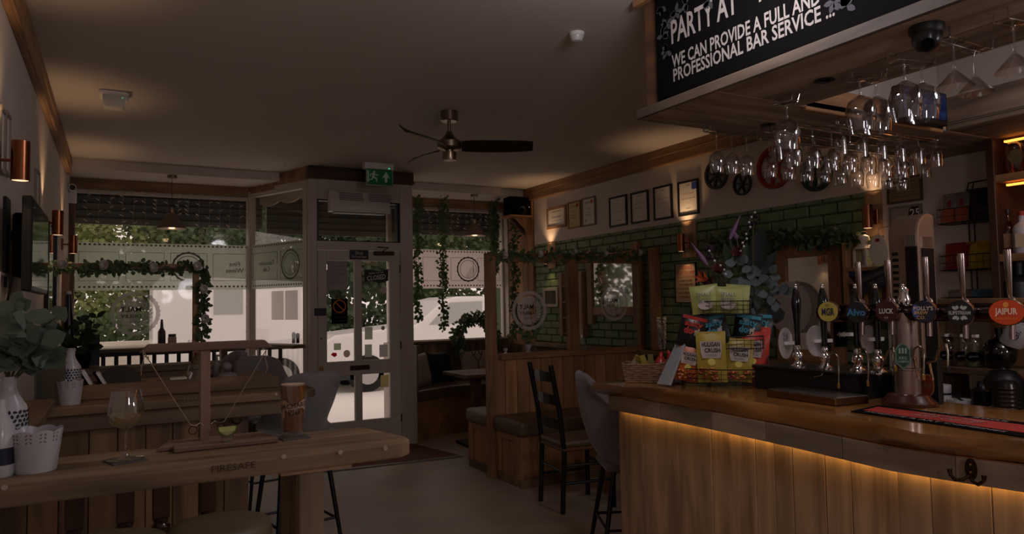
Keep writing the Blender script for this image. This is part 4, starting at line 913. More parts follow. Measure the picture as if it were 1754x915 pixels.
T = thing('slim_bottle', 'tall slim dark bottle with a pale stopper on the far table', 'bottle'); MB().lathe([(.038, 0), (.042, .01), (.03, H*.5), (.016, H*.85), (.014, H*.96), (.008, H*.96)], c, 18).build('body', mat('dark_bottle', (18, 16, 14), .3), T, 40)
MB().ell(c+uz*H*.985, .015, .015, .014).build('stopper', M_ceram, T)
# ---- upholstered stools
olive = mat('olive_leather', (98, 86, 64), .5, var=.15, scale=8, bump=.1)
def round_stool(px, py, z_, label):
    c = onz(px, py, z_); T = thing('round_stool', label, 'stool'); r_ = .15
    MB().lathe([(.001, z_-.085), (r_*.93, z_-.085), (r_, z_-.07), (r_, z_-.03), (r_*.95, z_-.008), (r_*.7, z_+.002), (.001, z_+.006)], (c.x, c.y, 0), 32).build('seat_pad', olive, T, 60)
    for k in range(4):
        a_ = math.pi/4+k*math.pi/2; d = V((math.cos(a_), math.sin(a_), 0)); MB().cyl(V((c.x, c.y, z_-.085))+d*.11, V((c.x, c.y, 0))+d*.19, .016, .013, 10).build('leg', M_black, T, 40)
    MB().tube([V((c.x, c.y, .28))+V((math.cos(t*.524), math.sin(t*.524), 0))*.165 for t in range(12)], .008, 6, closed=True).build('footrest', M_black, T, 60)
round_stool(378, 893, .80, 'round olive-topped stool tucked beneath the near table by its plank leg')
round_stool(190, 925, .80, 'round olive-topped stool tucked beneath the near table under the wine glass')
velvet = mat('grey_velvet', (118, 106, 108), .75, sheen=.4, var=.1, scale=6)
def bar_stool(label, loc, rz, zs=.70, hb=.42, velv=None):
    """faces local +X; shell back at -X"""
    T = thing('bar_stool', label, 'stool', reb=False); T.location = loc; T.rotation_euler = (0, 0, rz)
    vs_ = []; fs_ = []; nu, nv = 16, 10
    def sh(u, v, off):       # u: -1..1 across, v: 0..1 seat front -> back top
        th = u*1.25
        if v < .45:
            t = v/.45; x = .20-.36*t; y = u*(.21+.01*t); z_ = zs-.02*math.sin(t*math.pi)+abs(u)**3*.05*t
        else:
            t = (v-.45)/.55; wide = .215-.035*t; curl = (1-math.cos(u*1.2))
            x = -.16-.10*t**.9-.02*math.sin(t*math.pi)+curl*(.50*(1-t)**.8+.06); y = u*wide; z_ = zs+.03+hb*t-(abs(u)**4)*hb*.16*t
        return x, y, z_
    for k in range(nv+1):
        for i in range(nu+1): vs_.append(V(sh(-1+2*i/nu, k/nv, 0)))
    mb = MB(); mb.add(vs_, [(k*(nu+1)+i, k*(nu+1)+i+1, (k+1)*(nu+1)+i+1, (k+1)*(nu+1)+i) for k in range(nv) for i in range(nu)])
    o = mb.build('shell', velv or velvet, T, 70); md = o.modifiers.new('thick', 'SOLIDIFY'); md.thickness = .05; md.offset = 0; sb = o.modifiers.new('sub', 'SUBSURF'); sb.levels = 1; sb.render_levels = 1
    MB().box(-.15, .19, -.17, .17, zs-.05, zs-.02).build('seat_base', velv or velvet, T, bev=.02, seg=2)
    for sx in (-1, 1):
        for sy in (-1, 1): MB().tube([(.02+sx*.12, sy*.13, zs-.045), (.01+sx*.20, sy*.20, 0)], [.016, .011], 10).build('leg', M_black, T, 40)
    mb = MB(); q = .17
    for p1, p2 in (((.02+q, -q, .22), (.02+q, q, .22)), ((.02-q, -q, .22), (.02-q, q, .22)), ((.02-q, q, .22), (.02+q, q, .22)), ((.02-q, -q, .22), (.02+q, -q, .22))): mb.tube([p1, p2], .008, 8)
    mb.build('footrest', M_black, T, 40)
    return T
dk = mat('charcoal_velvet', (122, 116, 118), .8, sheen=.3, var=.1, scale=6)
bar_stool('charcoal shell-backed stool at the end of the trough table', (.94, 4.38, 0), R(100), .68, .38, dk)
bar_stool('grey shell-backed stool at the far table end, back to the door', (.98, 5.60, 0), R(-80), .68, .38, dk)
bar_stool('grey shell-backed stool turned sideways under the window counter', (.66, 6.25, 0), R(195), .68, .40, dk)
# ================================================================ RIGHT BOOTH
YV = 5.45; XV0, XV1 = 2.79, 4.40
def bz(y, x=900): return ony(x, y, YV).z
T = thing('booth_divider', 'back-to-back plank booth with glass screen and leather seats', 'booth')
zp = bz(604); zb1, zb0 = bz(435), bz(449)
MB().box(XV0+.02, XV1, YV-.025, YV+.025, 0, zp-.05).build('core', owood('Z'), T)
n = 13; w_ = (XV1-XV0-.1)/n
for i in range(n):
    for s_ in (-1, 1): MB().box(XV0+.1+i*w_+.002, XV0+.1+(i+1)*w_-.002, YV+s_*.033-.009, YV+s_*.033+.009, .12, zp-.05).build('plank', owood('Z'), T, bev=.002)
MB().box(XV0+.06, XV1, YV-.06, YV+.06, zp-.05, zp).build('capping', owood('X'), T, bev=.004)
xa, xb = ony(834, 600, YV).x, ony(849, 600, YV).x
MB().box(xa, xb, YV-.035, YV+.035, 0, zb1).build('post', owood('Z'), T, bev=.004)
xc, xd = ony(972, 520, YV).x, ony(989, 520, YV).x
MB().box(xc, xd, YV-.03, YV+.03, zp, zb0).build('post', owood('Z'), T, bev=.004)
xe_, xf = ony(1114, 520, YV).x, ony(1130, 520, YV).x
xf = XR-.03; xe_ = xf-.06; yp = onx(1122, 520, 4.39).y
MB().box(xe_, xf, YV-.03, YV+.03, zp, zb0).build('post', owood('Z'), T, bev=.004)
MB().box(XR-.09, XR-.02, yp-.045, yp+.045, 1.0, onx(1122, 424, 4.39).z).build('wall_post', owood('Z'), T, bev=.004)
MB().box(xb, xf, YV-.03, YV+.03, zb0, zb1).build('top_beam', owood('X'), T, bev=.004)
for p0, p1, cx in ((xb, xc, 907), (xd, xe_, 1052)):
    MB().box(p0, p1, YV-.003, YV+.003, zp, zb0).build('pane', M_pane, T); etched_logo(T, ony(cx, 532 if cx < 1000 else 520, YV-.006), ux, -uy, .178 if cx < 1000 else .165)
leather = mat('brown_leather', (96, 76, 56), .42, var=.15, scale=7, bump=.08)
for y0, y1, yc in ((4.98, YV-.043, 4.95), (YV+.043, 5.95, 5.98)):
    b_ = MB().box(XV0+.02, XV1, y0+.02, y1, .06, .40).build('seat_box', owood('Z'), T)
    MB().box(XV0, XV1, min(y0, y1), y1, 0, .07).build('plinth', dwood('X'), T, bev=.003)
    MB().box(XV0+.0, XV0+.02, y0+.0, y0+.06, .07, .40).box(XV0, XV0+.02, y1-.06, y1, .07, .40).box(XV0, XV0+.02, y0+.06, y1-.06, .35, .40).build('end_frame', owood('Z'), T, bev=.002)
    MB().box(XV0-.03, XV1, min(y0, yc), max(y1, y1), .40, .525).build('seat_cushion', leather, T, bev=.04, seg=3)
gp = [ony(840+(1128-840)*i/24, 437+3*math.sin(i*1.3), YV-.04) for i in range(25)]
garland('ivy_garland', 'ivy garland with white roses along the booth screen beam', gp, 420, .045, .04, 11, 5)
# vase, candle and pitcher on the capping
c = on(905, 603, YV+.02, zp); T = thing('bud_vase', 'small white footed vase on the booth divider', 'vase')
MB().lathe([(.022, 0), (.024, .004), (.010, .014), (.022, .04), (.03, .065), (.026, .07), (.02, .05)], c, 18).build('body', M_ceram, T, 40)
spray('posy', 'posy of greenery in the small white vase on the divider', c+uz*.05, [ony(890, 560, c.y), ony(905, 540, c.y), ony(922, 555, c.y), ony(915, 570, c.y-.04), ony(897, 575, c.y-.03)], leaf_g, .05, .035, seed=5, per=6)
lathe_thing('tealight', 'white tealight cup on the booth divider', 'candle', on(866, 601, YV, zp), [(.016, 0), (.018, .003), (.006, .015), (.018, .03), (.02, .045), (.001, .04)], M_ceram)
T = thing('glass_pitcher', 'clear glass bottle on the divider by the middle post', 'bottle'); c = on(997, 600, YV+.03, zp)
MB().lathe([(.04, 0), (.042, .01), (.04, .07), (.02, .13), (.014, .2), (.017, .22), (.012, .22)], c, 18).build('body', M_glass, T, 40)
def wisteria(name, label, top, L, seed):
    T = thing(name, label, 'flower'); rnd = random.Random(seed); top = V(top); MB().tube([top, top-uz*L], .002, 5).build('stem', stemm, T); mb = MB()
    for k in range(190):
        t = rnd.random(); p = top-uz*L*t; d = V((rnd.gauss(0, 1), rnd.gauss(0, 1), rnd.gauss(0, .5))).normalized(); mb.leaf(p+d*.018*(1.1-t*.6), d-uz*.4, (0, -1, .4), .028, .022)
    mb.build('petals', whitef, T)['kind'] = 'stuff'
wisteria('white_blossom', 'white blossom trail hanging down the end screen post', onx(1133, 545, 4.30), .26, 3)
# ---- window bench
T = thing('window_bench', 'plank bench with a leather seat under the ivy window', 'bench')
q0, q1 = V((2.81, 7.26, 0)), V((3.3, 7.52, 0)); q2 = V((4.40, 7.52, 0))
ba, bb_ = V((2.84, 8.12, 0)), V((4.40, 8.12, 0)); bd = V((2.83, 7.5, 0))
def pz(pts, z0, z1): return MB().prism([(p[0], p[1], z0) for p in pts], (0, 0, z1-z0))
pz([q0, q1, q2, bb_, ba, bd], .0, .42).build('seat_box', owood('X'), T)
pz([q0+V((-.01, -.03, 0)), q1+V((0, -.03, 0)), q2+V((0, -.03, 0)), bb_, ba, bd], .42, .54).build('seat_cushion', leather, T, bev=.03, seg=2)
for i in range(11):
    x = 2.85+i*.14; MB().box(x, x+.137, 8.13, 8.155, .54, .99).build('back_plank', dwood('Z'), T, bev=.002)
for i in range(6):
    a = V((2.825, 7.29, 0)).lerp(V((2.84, 8.10, 0)), i/6); b = V((2.825, 7.29, 0)).lerp(V((2.84, 8.10, 0)), (i+.96)/6); slab(a, b, .02, .54, .99).build('back_plank', dwood('Z'), T)
MB().box(2.86, 4.40, 8.10, 8.20, .99, 1.02).build('back_cap', dwood('X'), T, bev=.003); slab((2.83, 7.28), (2.845, 8.12), .05, .99, 1.02).build('back_cap', dwood('Y'), T)
def cushion(c, w_, h_, t, rz, tilt, m, label, deco=False):
    T = thing('cushion', label, 'cushion', reb=False); T.location = c; T.rotation_euler = (R(tilt), 0, rz); vs_ = []; n = 12; fs_ = []
    for sgn in (1, -1):
        for i in range(n+1):
            for j in range(n+1):
                u, v = -1+2*i/n, -1+2*j/n; pin = 1-.08*(1-abs(u)**2)*abs(v)**4; pin2 = 1-.08*(1-abs(v)**2)*abs(u)**4
                vs_.append((u*w_/2*pin2, sgn*t/2*max(0, (1-u**4)*(1-v**4))**.5, h_/2+v*h_/2*pin))
    k = n+1
    for s_ in (0, k*k):
        for i in range(n):
            for j in range(n): fs_.append((s_+i*k+j, s_+(i+1)*k+j, s_+(i+1)*k+j+1, s_+i*k+j+1))
    MB().add(vs_, fs_).build('cover', m, T, 70)
    if deco:
        mb = MB()
        for (a, b) in (((0, .05), (0, .2)), ((0, .2), (-.05, .27)), ((0, .2), (.05, .27)), ((-.05, .27), (-.07, .33)), ((.05, .27), (.07, .33)), ((-.05, .27), (-.02, .33)), ((.05, .27), (.02, .33))): mb.bar((a[0], -t/2-.001, a[1]), (b[0], -t/2-.001, b[1]), .004, .012)
        mb.build('stag_print', mat('stag_brown', (96, 70, 50), .9), T)
ccream = mat('cream_fabric', (150, 136, 124), .9, var=.08, scale=20); cblack = mat('black_fabric', (16, 14, 14), .9)
c = ony(722, 672, 7.62); cushion((c.x+.03, 7.62, .545), .32, .38, .12, R(35), -14, ccream, 'cream cushion at the door end of the window bench')
c = ony(757, 672, 7.72); cushion((c.x+.03, 7.74, .545), .34, .38, .12, R(20), -16, cblack, 'black cushion beside the cream one on the window bench')
c = ony(815, 660, 7.95); cushion((c.x+.04, 7.97, .545), .44, .36, .13, 0, -14, ccream, 'pale cushion with a stag print on the window bench', True)
# table of the far booth
T = thing('booth_table', 'pale plank table standing between the booth and the window bench', 'table'); a = ony(778, 640, 6.75)
MB().box(a.x, 4.35, 6.45, 7.05, .72, .755).build('top', scaf('X'), T, bev=.004)
MB().box(a.x+.2, a.x+.28, 6.7, 6.8, 0.03, .72).build('leg', dwood('Z'), T); MB().box(4.1, 4.18, 6.7, 6.8, .03, .72).build('leg', dwood('Z'), T)
MB().box(a.x+.12, a.x+.36, 6.5, 7.0, 0, .03).build('foot', M_black, T); MB().box(4.02, 4.26, 6.5, 7.0, 0, .03).build('foot', M_black, T)
# wreath on the sill
wc = ony(815, 580, 8.08); pts = [wc+V((math.cos(a_)*.26, 0, math.sin(a_)*.26)) for a_ in [i*.2244 for i in range(28)]]
T = garland('wreath', 'leafy wreath with cream flowers leaning in the ivy window', pts+[pts[0]], 1300, .08, .045, 21, 9, 'wreath')
# ivy strands hanging at the right window
for i, (x, y0, y1, yy, lb_) in enumerate(((715, 322, 545, 7.95, 'hanging ivy strand beside the door frame'), (759, 322, 560, 7.95, 'hanging ivy strand between the door-side strand and the pendant lamp'), (846, 334, 470, 7.9, 'short hanging ivy strand between the pendant lamp and the timber corner'), (881, 338, 580, 7.7, 'long hanging ivy strand against the timber corner'))):
    a, b = ony(x, y0, yy), ony(x, y1, yy); a.z = min(a.z, 2.76); k = 16
    garland('ivy_strand', lb_, [a.lerp(b, t/k)+V((.02*math.sin(t*1.3+i), 0, 0)) for t in range(k+1)], 420, .05, .042, 30+i, 0, 'ivy', hang=.8)
    T_ = bpy.data.objects[-1] if False else None
# speaker on corner shelf
T = thing('loudspeaker', 'black loudspeaker on the corner shelf by the ivy window', 'speaker'); a, b = ony(869, 369, 7.6), ony(906, 340, 7.6)
MB().box(a.x, b.x-.02, 7.52, 7.70, a.z, b.z).build('cabinet', M_matte, T, bev=.008); MB().lathe([(.03, 0), (.05, .012), (.052, .0)], (a.x+.16, 7.515, a.z+.06), 20, rot=Matrix.Rotation(R(90), 3, 'X')).build('driver', M_black, T)
MB().ell((b.x-.05, 7.512, (a.z+b.z)/2-.01), .006, .004, .006).build('indicator', mat('white_led', (200, 200, 230), .4, emit=.6), T)
T = thing('corner_shelf', 'small timber shelf with triangular brackets under the loudspeaker', 'shelf'); 
MB().box(a.x-.01, XR-.04, 7.49, 7.73, a.z-.026, a.z-.001).build('board', owood('X'), T, bev=.002)
for yy in (7.53, 7.68): MB().prism([(XR-.04, yy, a.z-.026), (a.x+.06, yy, a.z-.026), (XR-.04, yy, a.z-.24)], (0, .02, 0)).build('bracket', owood('Z'), T)
# ================================================================ RIGHT WALL
WX = XR-.022
def rw(x, y, X_=None): return onx(x, y, WX if X_ is None else X_)
# sconces on timber backboards
XBk = XR-.02
for (tx, ty), (bx0, by0, bx1, by1), lab in (((934, 441), (962, 406, 987, 440), 'copper tube sconce seen behind the booth beam'), ((1166.5, 416), (1164, 380, 1196, 436), 'copper tube sconce above the red-lettered notice'), ((1486, 371), (1475, 332, 1519, 404), 'copper tube sconce above the white lantern')):
    c = onx(tx, ty, 4.345); h = .16
    o = MB().box(XR-.03, XR-.008, c.y-.10, c.y+.07, c.z-.13, 2.158).build('sconce_board', barw('Z'), bev=.002); tag(o, 'pale timber board behind the '+lab, 'board')
    sconce(c, XR-.03, lab, 1.5)
# certificates and black frames on the white band
def pic(x0, y0, x1, y1, fm, im, label, fw_, txt, X_=WX, nm='framed_certificate', cat='certificate'):
    a, b = onx(x0, (y0+y1)/2, X_), onx(x1, (y0+y1)/2, X_); zt = onx((x0+x1)/2, y0, X_).z; zb = onx((x0+x1)/2, y1, X_).z
    ya, yb = min(a.y, b.y), max(a.y, b.y); T, c = framed(nm, label, cat, 'X', X_, 0, ya, yb, zb, zt, fm, im, fw_, .016); c.x = X_-.008
    for s_, fz, fh, fwd, m_ in txt: text(s_, m_, T, c+uz*(zt-zb)*fz, -uy, uz, (zt-zb)*fh, (yb-ya)*fwd)
    return T, c, yb-ya, zt-zb
tanf = mat('tan_frame', (150, 116, 84), .6); goldf = mat('gold_frame', (140, 112, 62), .4, .3); greyf = mat('grey_frame', (120, 108, 98), .6); gold_seal = mat('gold_seal', (190, 150, 70), .5)
cert = [('CERTIFICATE', .32, .06, .55, M_ink), ('of merit', .12, .05, .3, M_ink), ('awarded to', -.02, .04, .3, M_ink), ('Malt Disley', -.12, .05, .4, M_ink)]
pic(938, 354, 971, 391, tanf, M_paper, 'tan-framed certificate nearest the timber corner', .03, [('CERTIFICATE', .28, .06, .5, M_ink), ('TRADE AWARD', .02, .09, .5, mat('blue_ink', (50, 70, 110), .8)), ('cask and keg ales', -.15, .05, .5, M_ink)])
for args, lab in (((974, 345, 996, 391, goldf, mat('cream_paper', (200, 184, 140), .8)), 'gold-framed certificate with a red seal'), ((998, 338, 1021, 387, greyf, M_paper), 'grey-framed certificate with a red seal')):
    T, c, w_, h_ = pic(*args, lab, .016, cert)
    disc(MB(), c+V((-.001, -w_*.24, h_*.34)), -uy, uz, .022, .022, 16, .001).build('seal', M_redink, T); disc(MB(), c+V((-.001, w_*.2, -h_*.3)), -uy, uz, .016, .016, 16, .001).build('seal', gold_seal, T)
bt = [('CAMRA', .36, .035, .2, M_ink), ('Certificate of recognition', .12, .03, .6, M_redink), ('presented to the Malt, Disley', -.02, .025, .66, M_ink), ('signed', -.3, .03, .2, M_ink)]
for i, (x0, y0, x1, y1, lab) in enumerate(((1045, 336, 1075, 388, 'black-framed certificate next to the grey-framed one'), (1082, 328, 1112, 382, 'black-framed certificate second along from the grey-framed one'), (1121, 318, 1153, 376, 'black-framed certificate third along from the grey-framed one'), (1163, 309, 1198, 369, 'black-framed certificate with a blue corner beside the wheels'))):
    T, c, w_, h_ = pic(x0, y0, x1, y1, M_black, M_paper, lab, .018, [bt[0], bt[1], bt[2], bt[3]])
    if i == 3: MB().box(c.x-.002, c.x, c.y-w_*.42, c.y-w_*.18, c.z+h_*.22, c.z+h_*.42).build('blue_panel', mat('blue_print', (50, 76, 150), .6), T)
# wheels
def wheel(x, y, r_, n, m, label, hub=.2, sp=.12, rim=.16):
    c = rw(x, y); T = thing('spoked_ornament', label, 'ornament'); mb = MB(); t = .028
    prof = []
    for k in range(33): pass
    N = 36; vs_ = []; fs_ = []
    for k in range(N):
        a_ = 2*math.pi*k/N; d = V((0, math.cos(a_), math.sin(a_)))
        for rr, xo in ((r_*(1-rim), 0), (r_, 0), (r_, -t), (r_*(1-rim), -t)): vs_.append(c+d*rr+V((xo, 0, 0)))
    for k in range(N):
        j = (k+1) % N
        for q in range(4): fs_.append((4*k+q, 4*j+q, 4*j+(q+1) % 4, 4*k+(q+1) % 4))
    MB().add(vs_, fs_).build('rim', m, T, 40)
    for k in range(n):
        a_ = 2*math.pi*k/n+.2; d = V((0, math.cos(a_), math.sin(a_))); p = V((0, -math.sin(a_), math.cos(a_)))
        MB().prism([c+d*r_*hub*.7+p*r_*sp*.75+V((-.004, 0, 0)), c+d*r_*(1-rim*.8)+p*r_*sp*.55+V((-.004, 0, 0)), c+d*r_*(1-rim*.8)-p*r_*sp*.55+V((-.004, 0, 0)), c+d*r_*hub*.7-p*r_*sp*.75+V((-.004, 0, 0))], (-t*.7, 0, 0)).build('spoke', m, T)
    hb = MB(); disc(hb, c, -uy, uz, r_*hub, r_*hub, 20, t*1.2); h_ = hb.build('hub', m, T); disc(MB(), c+V((-t*1.2, 0, 0)), -uy, uz, r_*.06, r_*.06, 12, .003).build('axle_hole', M_matte, h_)
ir = mat('grey_iron', (70, 66, 62), .5, .4)
wheel(1229, 299, .127, 8, ir, 'grey iron spoked wheel beside the black-framed certificates'); wheel(1273.5, 315.5, .092, 6, ir, 'small grey spoked wheel next to the red wheel', sp=.10, rim=.13)
wheel(1328.5, 287, .165, 8, mat('red_enamel', (150, 34, 22), .45), 'large red spoked wheel on the white wall band', sp=.13, rim=.18); wheel(1400, 297, .132, 8, mat('green_enamel', (18, 48, 42), .4), 'dark green spoked wheel on the white wall band', sp=.14, rim=.2)
# pallet mirrors
def pallet_mirror(gx0, gy0, gx1, gy1, label, ext=.12, pw=.085, badge=None):
    a, b = onx(gx0, gy0, XR-.05), onx(gx1, gy1, XR-.05); y0, y1 = min(a.y, b.y), max(a.y, b.y); z1 = (onx(gx0, gy0, XR-.05).z+onx(gx1, gy0, XR-.05).z)/2; z0 = onx((gx0+gx1)/2, gy1, XR-.05).z
    T = thing('pallet_mirror', label, 'mirror')
    MB().box(XR-.04, XR-.03, y0, y1, z0, z1).build('mirror_glass', M_mirror, T)
    for ya, yb, e in ((y0-pw, y0, ext), (y1, y1+pw, ext*.8)): MB().box(XR-.06, XR-.016, ya, yb, z0-pw-e, z1+pw+e*.6).build('upright', owood('Z'), T, bev=.003)
    for za, zb in ((z0-pw, z0), (z1, z1+pw)): MB().box(XR-.052, XR-.02, y0, y1, za, zb).build('cross_board', owood('Y'), T, bev=.003)
    return T, (y0, y1, z0, z1)
pallet_mirror(1013, 447, 1085, 526, 'pallet-wood framed mirror behind the booth screen')
T, (y0, y1, z0, z1) = pallet_mirror(1345, 440, 1425, 600, 'pallet-wood framed mirror behind the beer pumps', .10, .10)
T = thing('etched_plaque', 'round etched glass badge in front of the pump mirror', 'plaque')
etched_logo(T, onx(1352, 527, XR-.10), -uy, (-1, 0, 0), .20, words=False); disc(MB(), onx(1352, 527, XR-.097), -uy, uz, .19, .19, 40, .003).build('glass_disc', M_etch, T)
# narrow bottle rack, tilted photo, notice
T = thing('bottle_rack', 'narrow orange pine wall rack behind the middle screen post', 'rack')
a, b = onx(964, 520, XR-.06), onx(998, 520, XR-.06); zt, zb_ = onx(966, 468, XR-.06).z, onx(966, 576, XR-.06).z
for y_ in (a.y, b.y): MB().box(XR-.09, XR-.02, y_-.03, y_+.03, zb_, zt).build('upright', owood('Z'), T, bev=.002)
for k in range(4): MB().box(XR-.085, XR-.02, b.y, a.y, zb_+.02+k*(zt-zb_)/4, zb_+.04+k*(zt-zb_)/4).build('shelf', owood('Y'), T)
pic(932, 493, 957, 526, mat('white_frame', (176, 168, 158), .5), mat('brown_photo', (70, 64, 52), .7), 'white-framed photograph on the green brick by the corner', .035, [], XR-.02, 'framed_photo', 'picture')
pic(1158, 450, 1194, 519, M_black, mat('sign_card', (176, 150, 122), .7), 'tan notice with red heading on the green brick wall', .006, [('HIDING', .38, .09, .6, M_redink), ('FROM THE WIFE', .25, .09, .84, M_redink), ('CALL CHARGES', .15, .045, .84, M_redink), ('£1 SIMPLY NOT HERE', .05, .05, .6, M_ink), ('£2 JUST MISSED HIM', -.05, .05, .64, M_ink), ('£3 JUST HAD ONE AND LEFT', -.15, .05, .86, M_ink), ('£4 HASN’T BEEN IN ALL DAY', -.25, .05, .8, M_ink), ('£5 NEVER HEARD OF HIM', -.35, .05, .7, M_ink)], XR-.02, 'wall_notice', 'notice')
garland('ivy_garland', 'ivy garland draped over the mirror behind the pumps', [onx(1215+i*11, 412+6*math.sin(i*.9)-i*.3, XR-.15) for i in range(24)], 560, .06, .05, 41, 3)
# shelf with lantern and heart
T = thing('wall_shelf', 'open pine wall shelf holding the lantern behind the taps', 'shelf'); SX = XR-.22
zs = onx(1490, 457, SX).z; ya, yb = onx(1443, 457, SX).y, onx(1524, 457, SX).y
MB().box(SX, XR-.02, yb, ya, zs-.025, zs).build('board', owood('Y'), T, bev=.002); MB().box(SX, XR-.02, ya-.03, ya, zs, zs+.17).build('side', owood('Z'), T, bev=.002)
MB().box(SX, XR-.02, yb, ya, zs-.33, zs-.305).build('board', owood('Y'), T, bev=.002); MB().box(SX, XR-.02, ya-.03, ya, zs-.305, zs-.025).build('side', owood('Z'), T); MB().box(SX, XR-.02, yb, yb+.03, zs-.305, zs-.025).build('side', owood('Z'), T)
T = thing('white_lantern', 'white metal lantern with a domed top on the pine shelf', 'lantern'); c = onx(1481, 456, SX+.09); c.z = zs+.001; wl = mat('white_enamel', (206, 194, 176), .5); H = onx(1481, 402, SX+.09).z-zs
MB().box(c.x-.05, c.x+.05, c.y-.05, c.y+.05, c.z, c.z+.012).build('base', wl, T)
for sx in (-1, 1):
    for sy in (-1, 1): MB().box(c.x+sx*.042-.006, c.x+sx*.042+.006, c.y+sy*.042-.006, c.y+sy*.042+.006, c.z+.012, c.z+H*.55).build('post', wl, T)
MB().box(c.x-.04, c.x+.04, c.y-.04, c.y+.04, c.z+.013, c.z+H*.55).build('glazing', M_glass, T); MB().cyl((c.x, c.y, c.z+.012), (c.x, c.y, c.z+.07), .02).build('candle', M_ceram, T)
MB().lathe([(.065, H*.55), (.068, H*.57), (.03, H*.74), (.03, H*.78), (.04, H*.82), (.034, H*.94), (.01, H)], c, 18).build('roof', wl, T, 40); MB().tube([c+V((0, math.cos(t)*.03, H+math.sin(t)*.022)) for t in [i*.3 for i in range(11)]], .002, 5).build('handle', wl, T)
T = thing('hanging_heart', 'pale wooden egg-shaped hanging ornament beside the lantern', 'ornament'); c = onx(1506, 428, SX+.06); pts = []
for k in range(24):
    a_ = 2*math.pi*k/24; pts.append(c+V((0, math.cos(a_)*(.062-.016*math.sin(a_)), math.sin(a_)*.10)))
MB().prism(pts, (-.012, 0, 0)).build('body', wl, T); MB().tube([c+uz*.10, c+uz*.14, V((XR-.02, c.y, c.z+.16))], .002, 5).build('hanger', M_rope, T)
MB().bar(c+V((-.013, -.012, .07)), c+V((-.013, .012, .055)), .004, .012).bar(c+V((-.013, .012, .07)), c+V((-.013, -.012, .055)), .004, .012).build('red_bow', M_redink, T)
T = thing('refreshments_sign', 'dark angled sign lettered in grey below the pine shelf', 'sign'); c = onx(1501, 478, SX-.02); r_ = V((0, -.95, .35)).normalized(); u_ = V((0, .35, .95)).normalized()
MB().obox(c, r_*.14, u_*.06, V((.004, 0, 0))).build('board', mat('sign_slate', (30, 32, 36), .6), T); text('REFRESHMENTS', mat('sign_grey', (120, 118, 116), .7), T, c-V((.005, 0, 0))+u_*.025, r_, u_, .025, .2, nrm=(-1, 0, 0)); text('TO GO', MATS['sign_grey'], T, c-V((.005, 0, 0))-u_*.02, r_, u_, .03, .1, nrm=(-1, 0, 0))
T = thing('blue_tin', 'small blue box under the pine shelf', 'box'); c = onx(1462, 466, SX+.02); MB().box(c.x, c.x+.1, c.y-.06, c.y+.06, c.z-.03, c.z+.025).build('body', mat('blue_tin', (40, 54, 100), .5), T, bev=.004); MB().box(c.x-.002, c.x+.102, c.y-.062, c.y+.062, c.z+.01, c.z+.026).build('lid', mat('blue_tin', (40, 54, 100), .5), T)
# books on the lower shelf
for k in range(7):
    w_ = .022+.006*(k % 3); y_ = yb+.05+k*.032; hh = .17+.02*((k*7) % 4)
    col_ = ((120, 40, 30), (150, 130, 80), (40, 60, 50), (90, 70, 50), (140, 110, 60), (50, 50, 70), (120, 90, 60))[k]
    T = thing('book', '%s book standing in the row on the lower pine shelf' % ('red', 'buff', 'dark green', 'brown', 'yellow', 'navy', 'tan')[k], 'book', 'books on the pine shelf')
    MB().box(SX+.03, SX+.15, y_, y_+w_, zs-.304, zs-.304+hh).build('cover', mat('book_%d' % k, col_, .6), T); MB().box(SX+.034, SX+.152, y_+.003, y_+w_-.003, zs-.300, zs-.308+hh).build('pages', M_paper, T)
# plaques
PX = XR-.06
pic(1521, 303, 1581, 347, mat('brown_frame', (84, 64, 44), .5), mat('tan_plaque', (148, 122, 92), .6), 'tan plaque of small print above the anniversary plaque', .012, [('RULES OF THE BAR', .3, .07, .6, M_ink)]+[('please be kind to our staff and to each other', .14-.13*k, .05, .8, M_ink) for k in range(4)], PX, 'wall_plaque', 'plaque')
T, c, w_, h_ = pic(1525, 352, 1581, 396, mat('pale_plaque_frame', (128, 116, 102), .5), mat('pale_plaque', (158, 146, 130), .6), 'pale plaque with a black disc reading 25', .014, [('YEARS', -.25, .12, .4, M_ink)], PX, 'wall_plaque', 'plaque')
b_ = onx(1568, 364, PX-.009); disc(MB(), b_, -uy, uz, .045, .045, 24, .003).build('number_disc', M_black, T); text('25', M_paper, T, b_-V((.003, 0, 0)), -uy, uz, .05, nrm=(-1, 0, 0), bold=.02)
# wire snack racks with bags
def snack_bag(par_label, c, w_, h_, r, u, n, m, cat='crisp bag', extra=None, puff=.022, tilt=0., name='crisp_bag', group=None):
    """pillow bag: c bottom centre, r right, u up, n facing"""
    T = thing(name, par_label, cat, group); c, r, u, n = V(c), V(r).normalized(), V(u).normalized(), V(n).normalized()
    if tilt: q = Matrix.Rotation(tilt, 3, n); r = q @ r; u = q @ u
    vs_ = []; fs_ = []; N, K = 8, 10
    for s_ in (1, -1):
        for j in range(K+1):
            for i in range(N+1):
                a_, b = -1+2*i/N, j/K; th_ = puff*max(0, (1-abs(a_)**2.2))*max(0, math.sin(math.pi*min(1, max(0, (b-.04)/.92))))**.6
                vs_.append(c+r*a_*w_/2*(1-.03*math.sin(math.pi*b))+u*b*h_+n*(s_*th_+.0006*s_+.001*math.sin(a_*9+b*7)))
    k = N+1
    for o_ in (0, k*(K+1)):
        for j in range(K):
            for i in range(N): fs_.append((o_+j*k+i, o_+j*k+i+1, o_+(j+1)*k+i+1, o_+(j+1)*k+i))
    MB().add(vs_, fs_).build('packet', m, T, 80)
    sl = MB(); sl.obox(c+u*(h_+.003)+n*0, r*w_/2, u*.006, n*.001); sl.build('seal', m, T)
    if extra: extra(T, c, r, u, n)
    return T
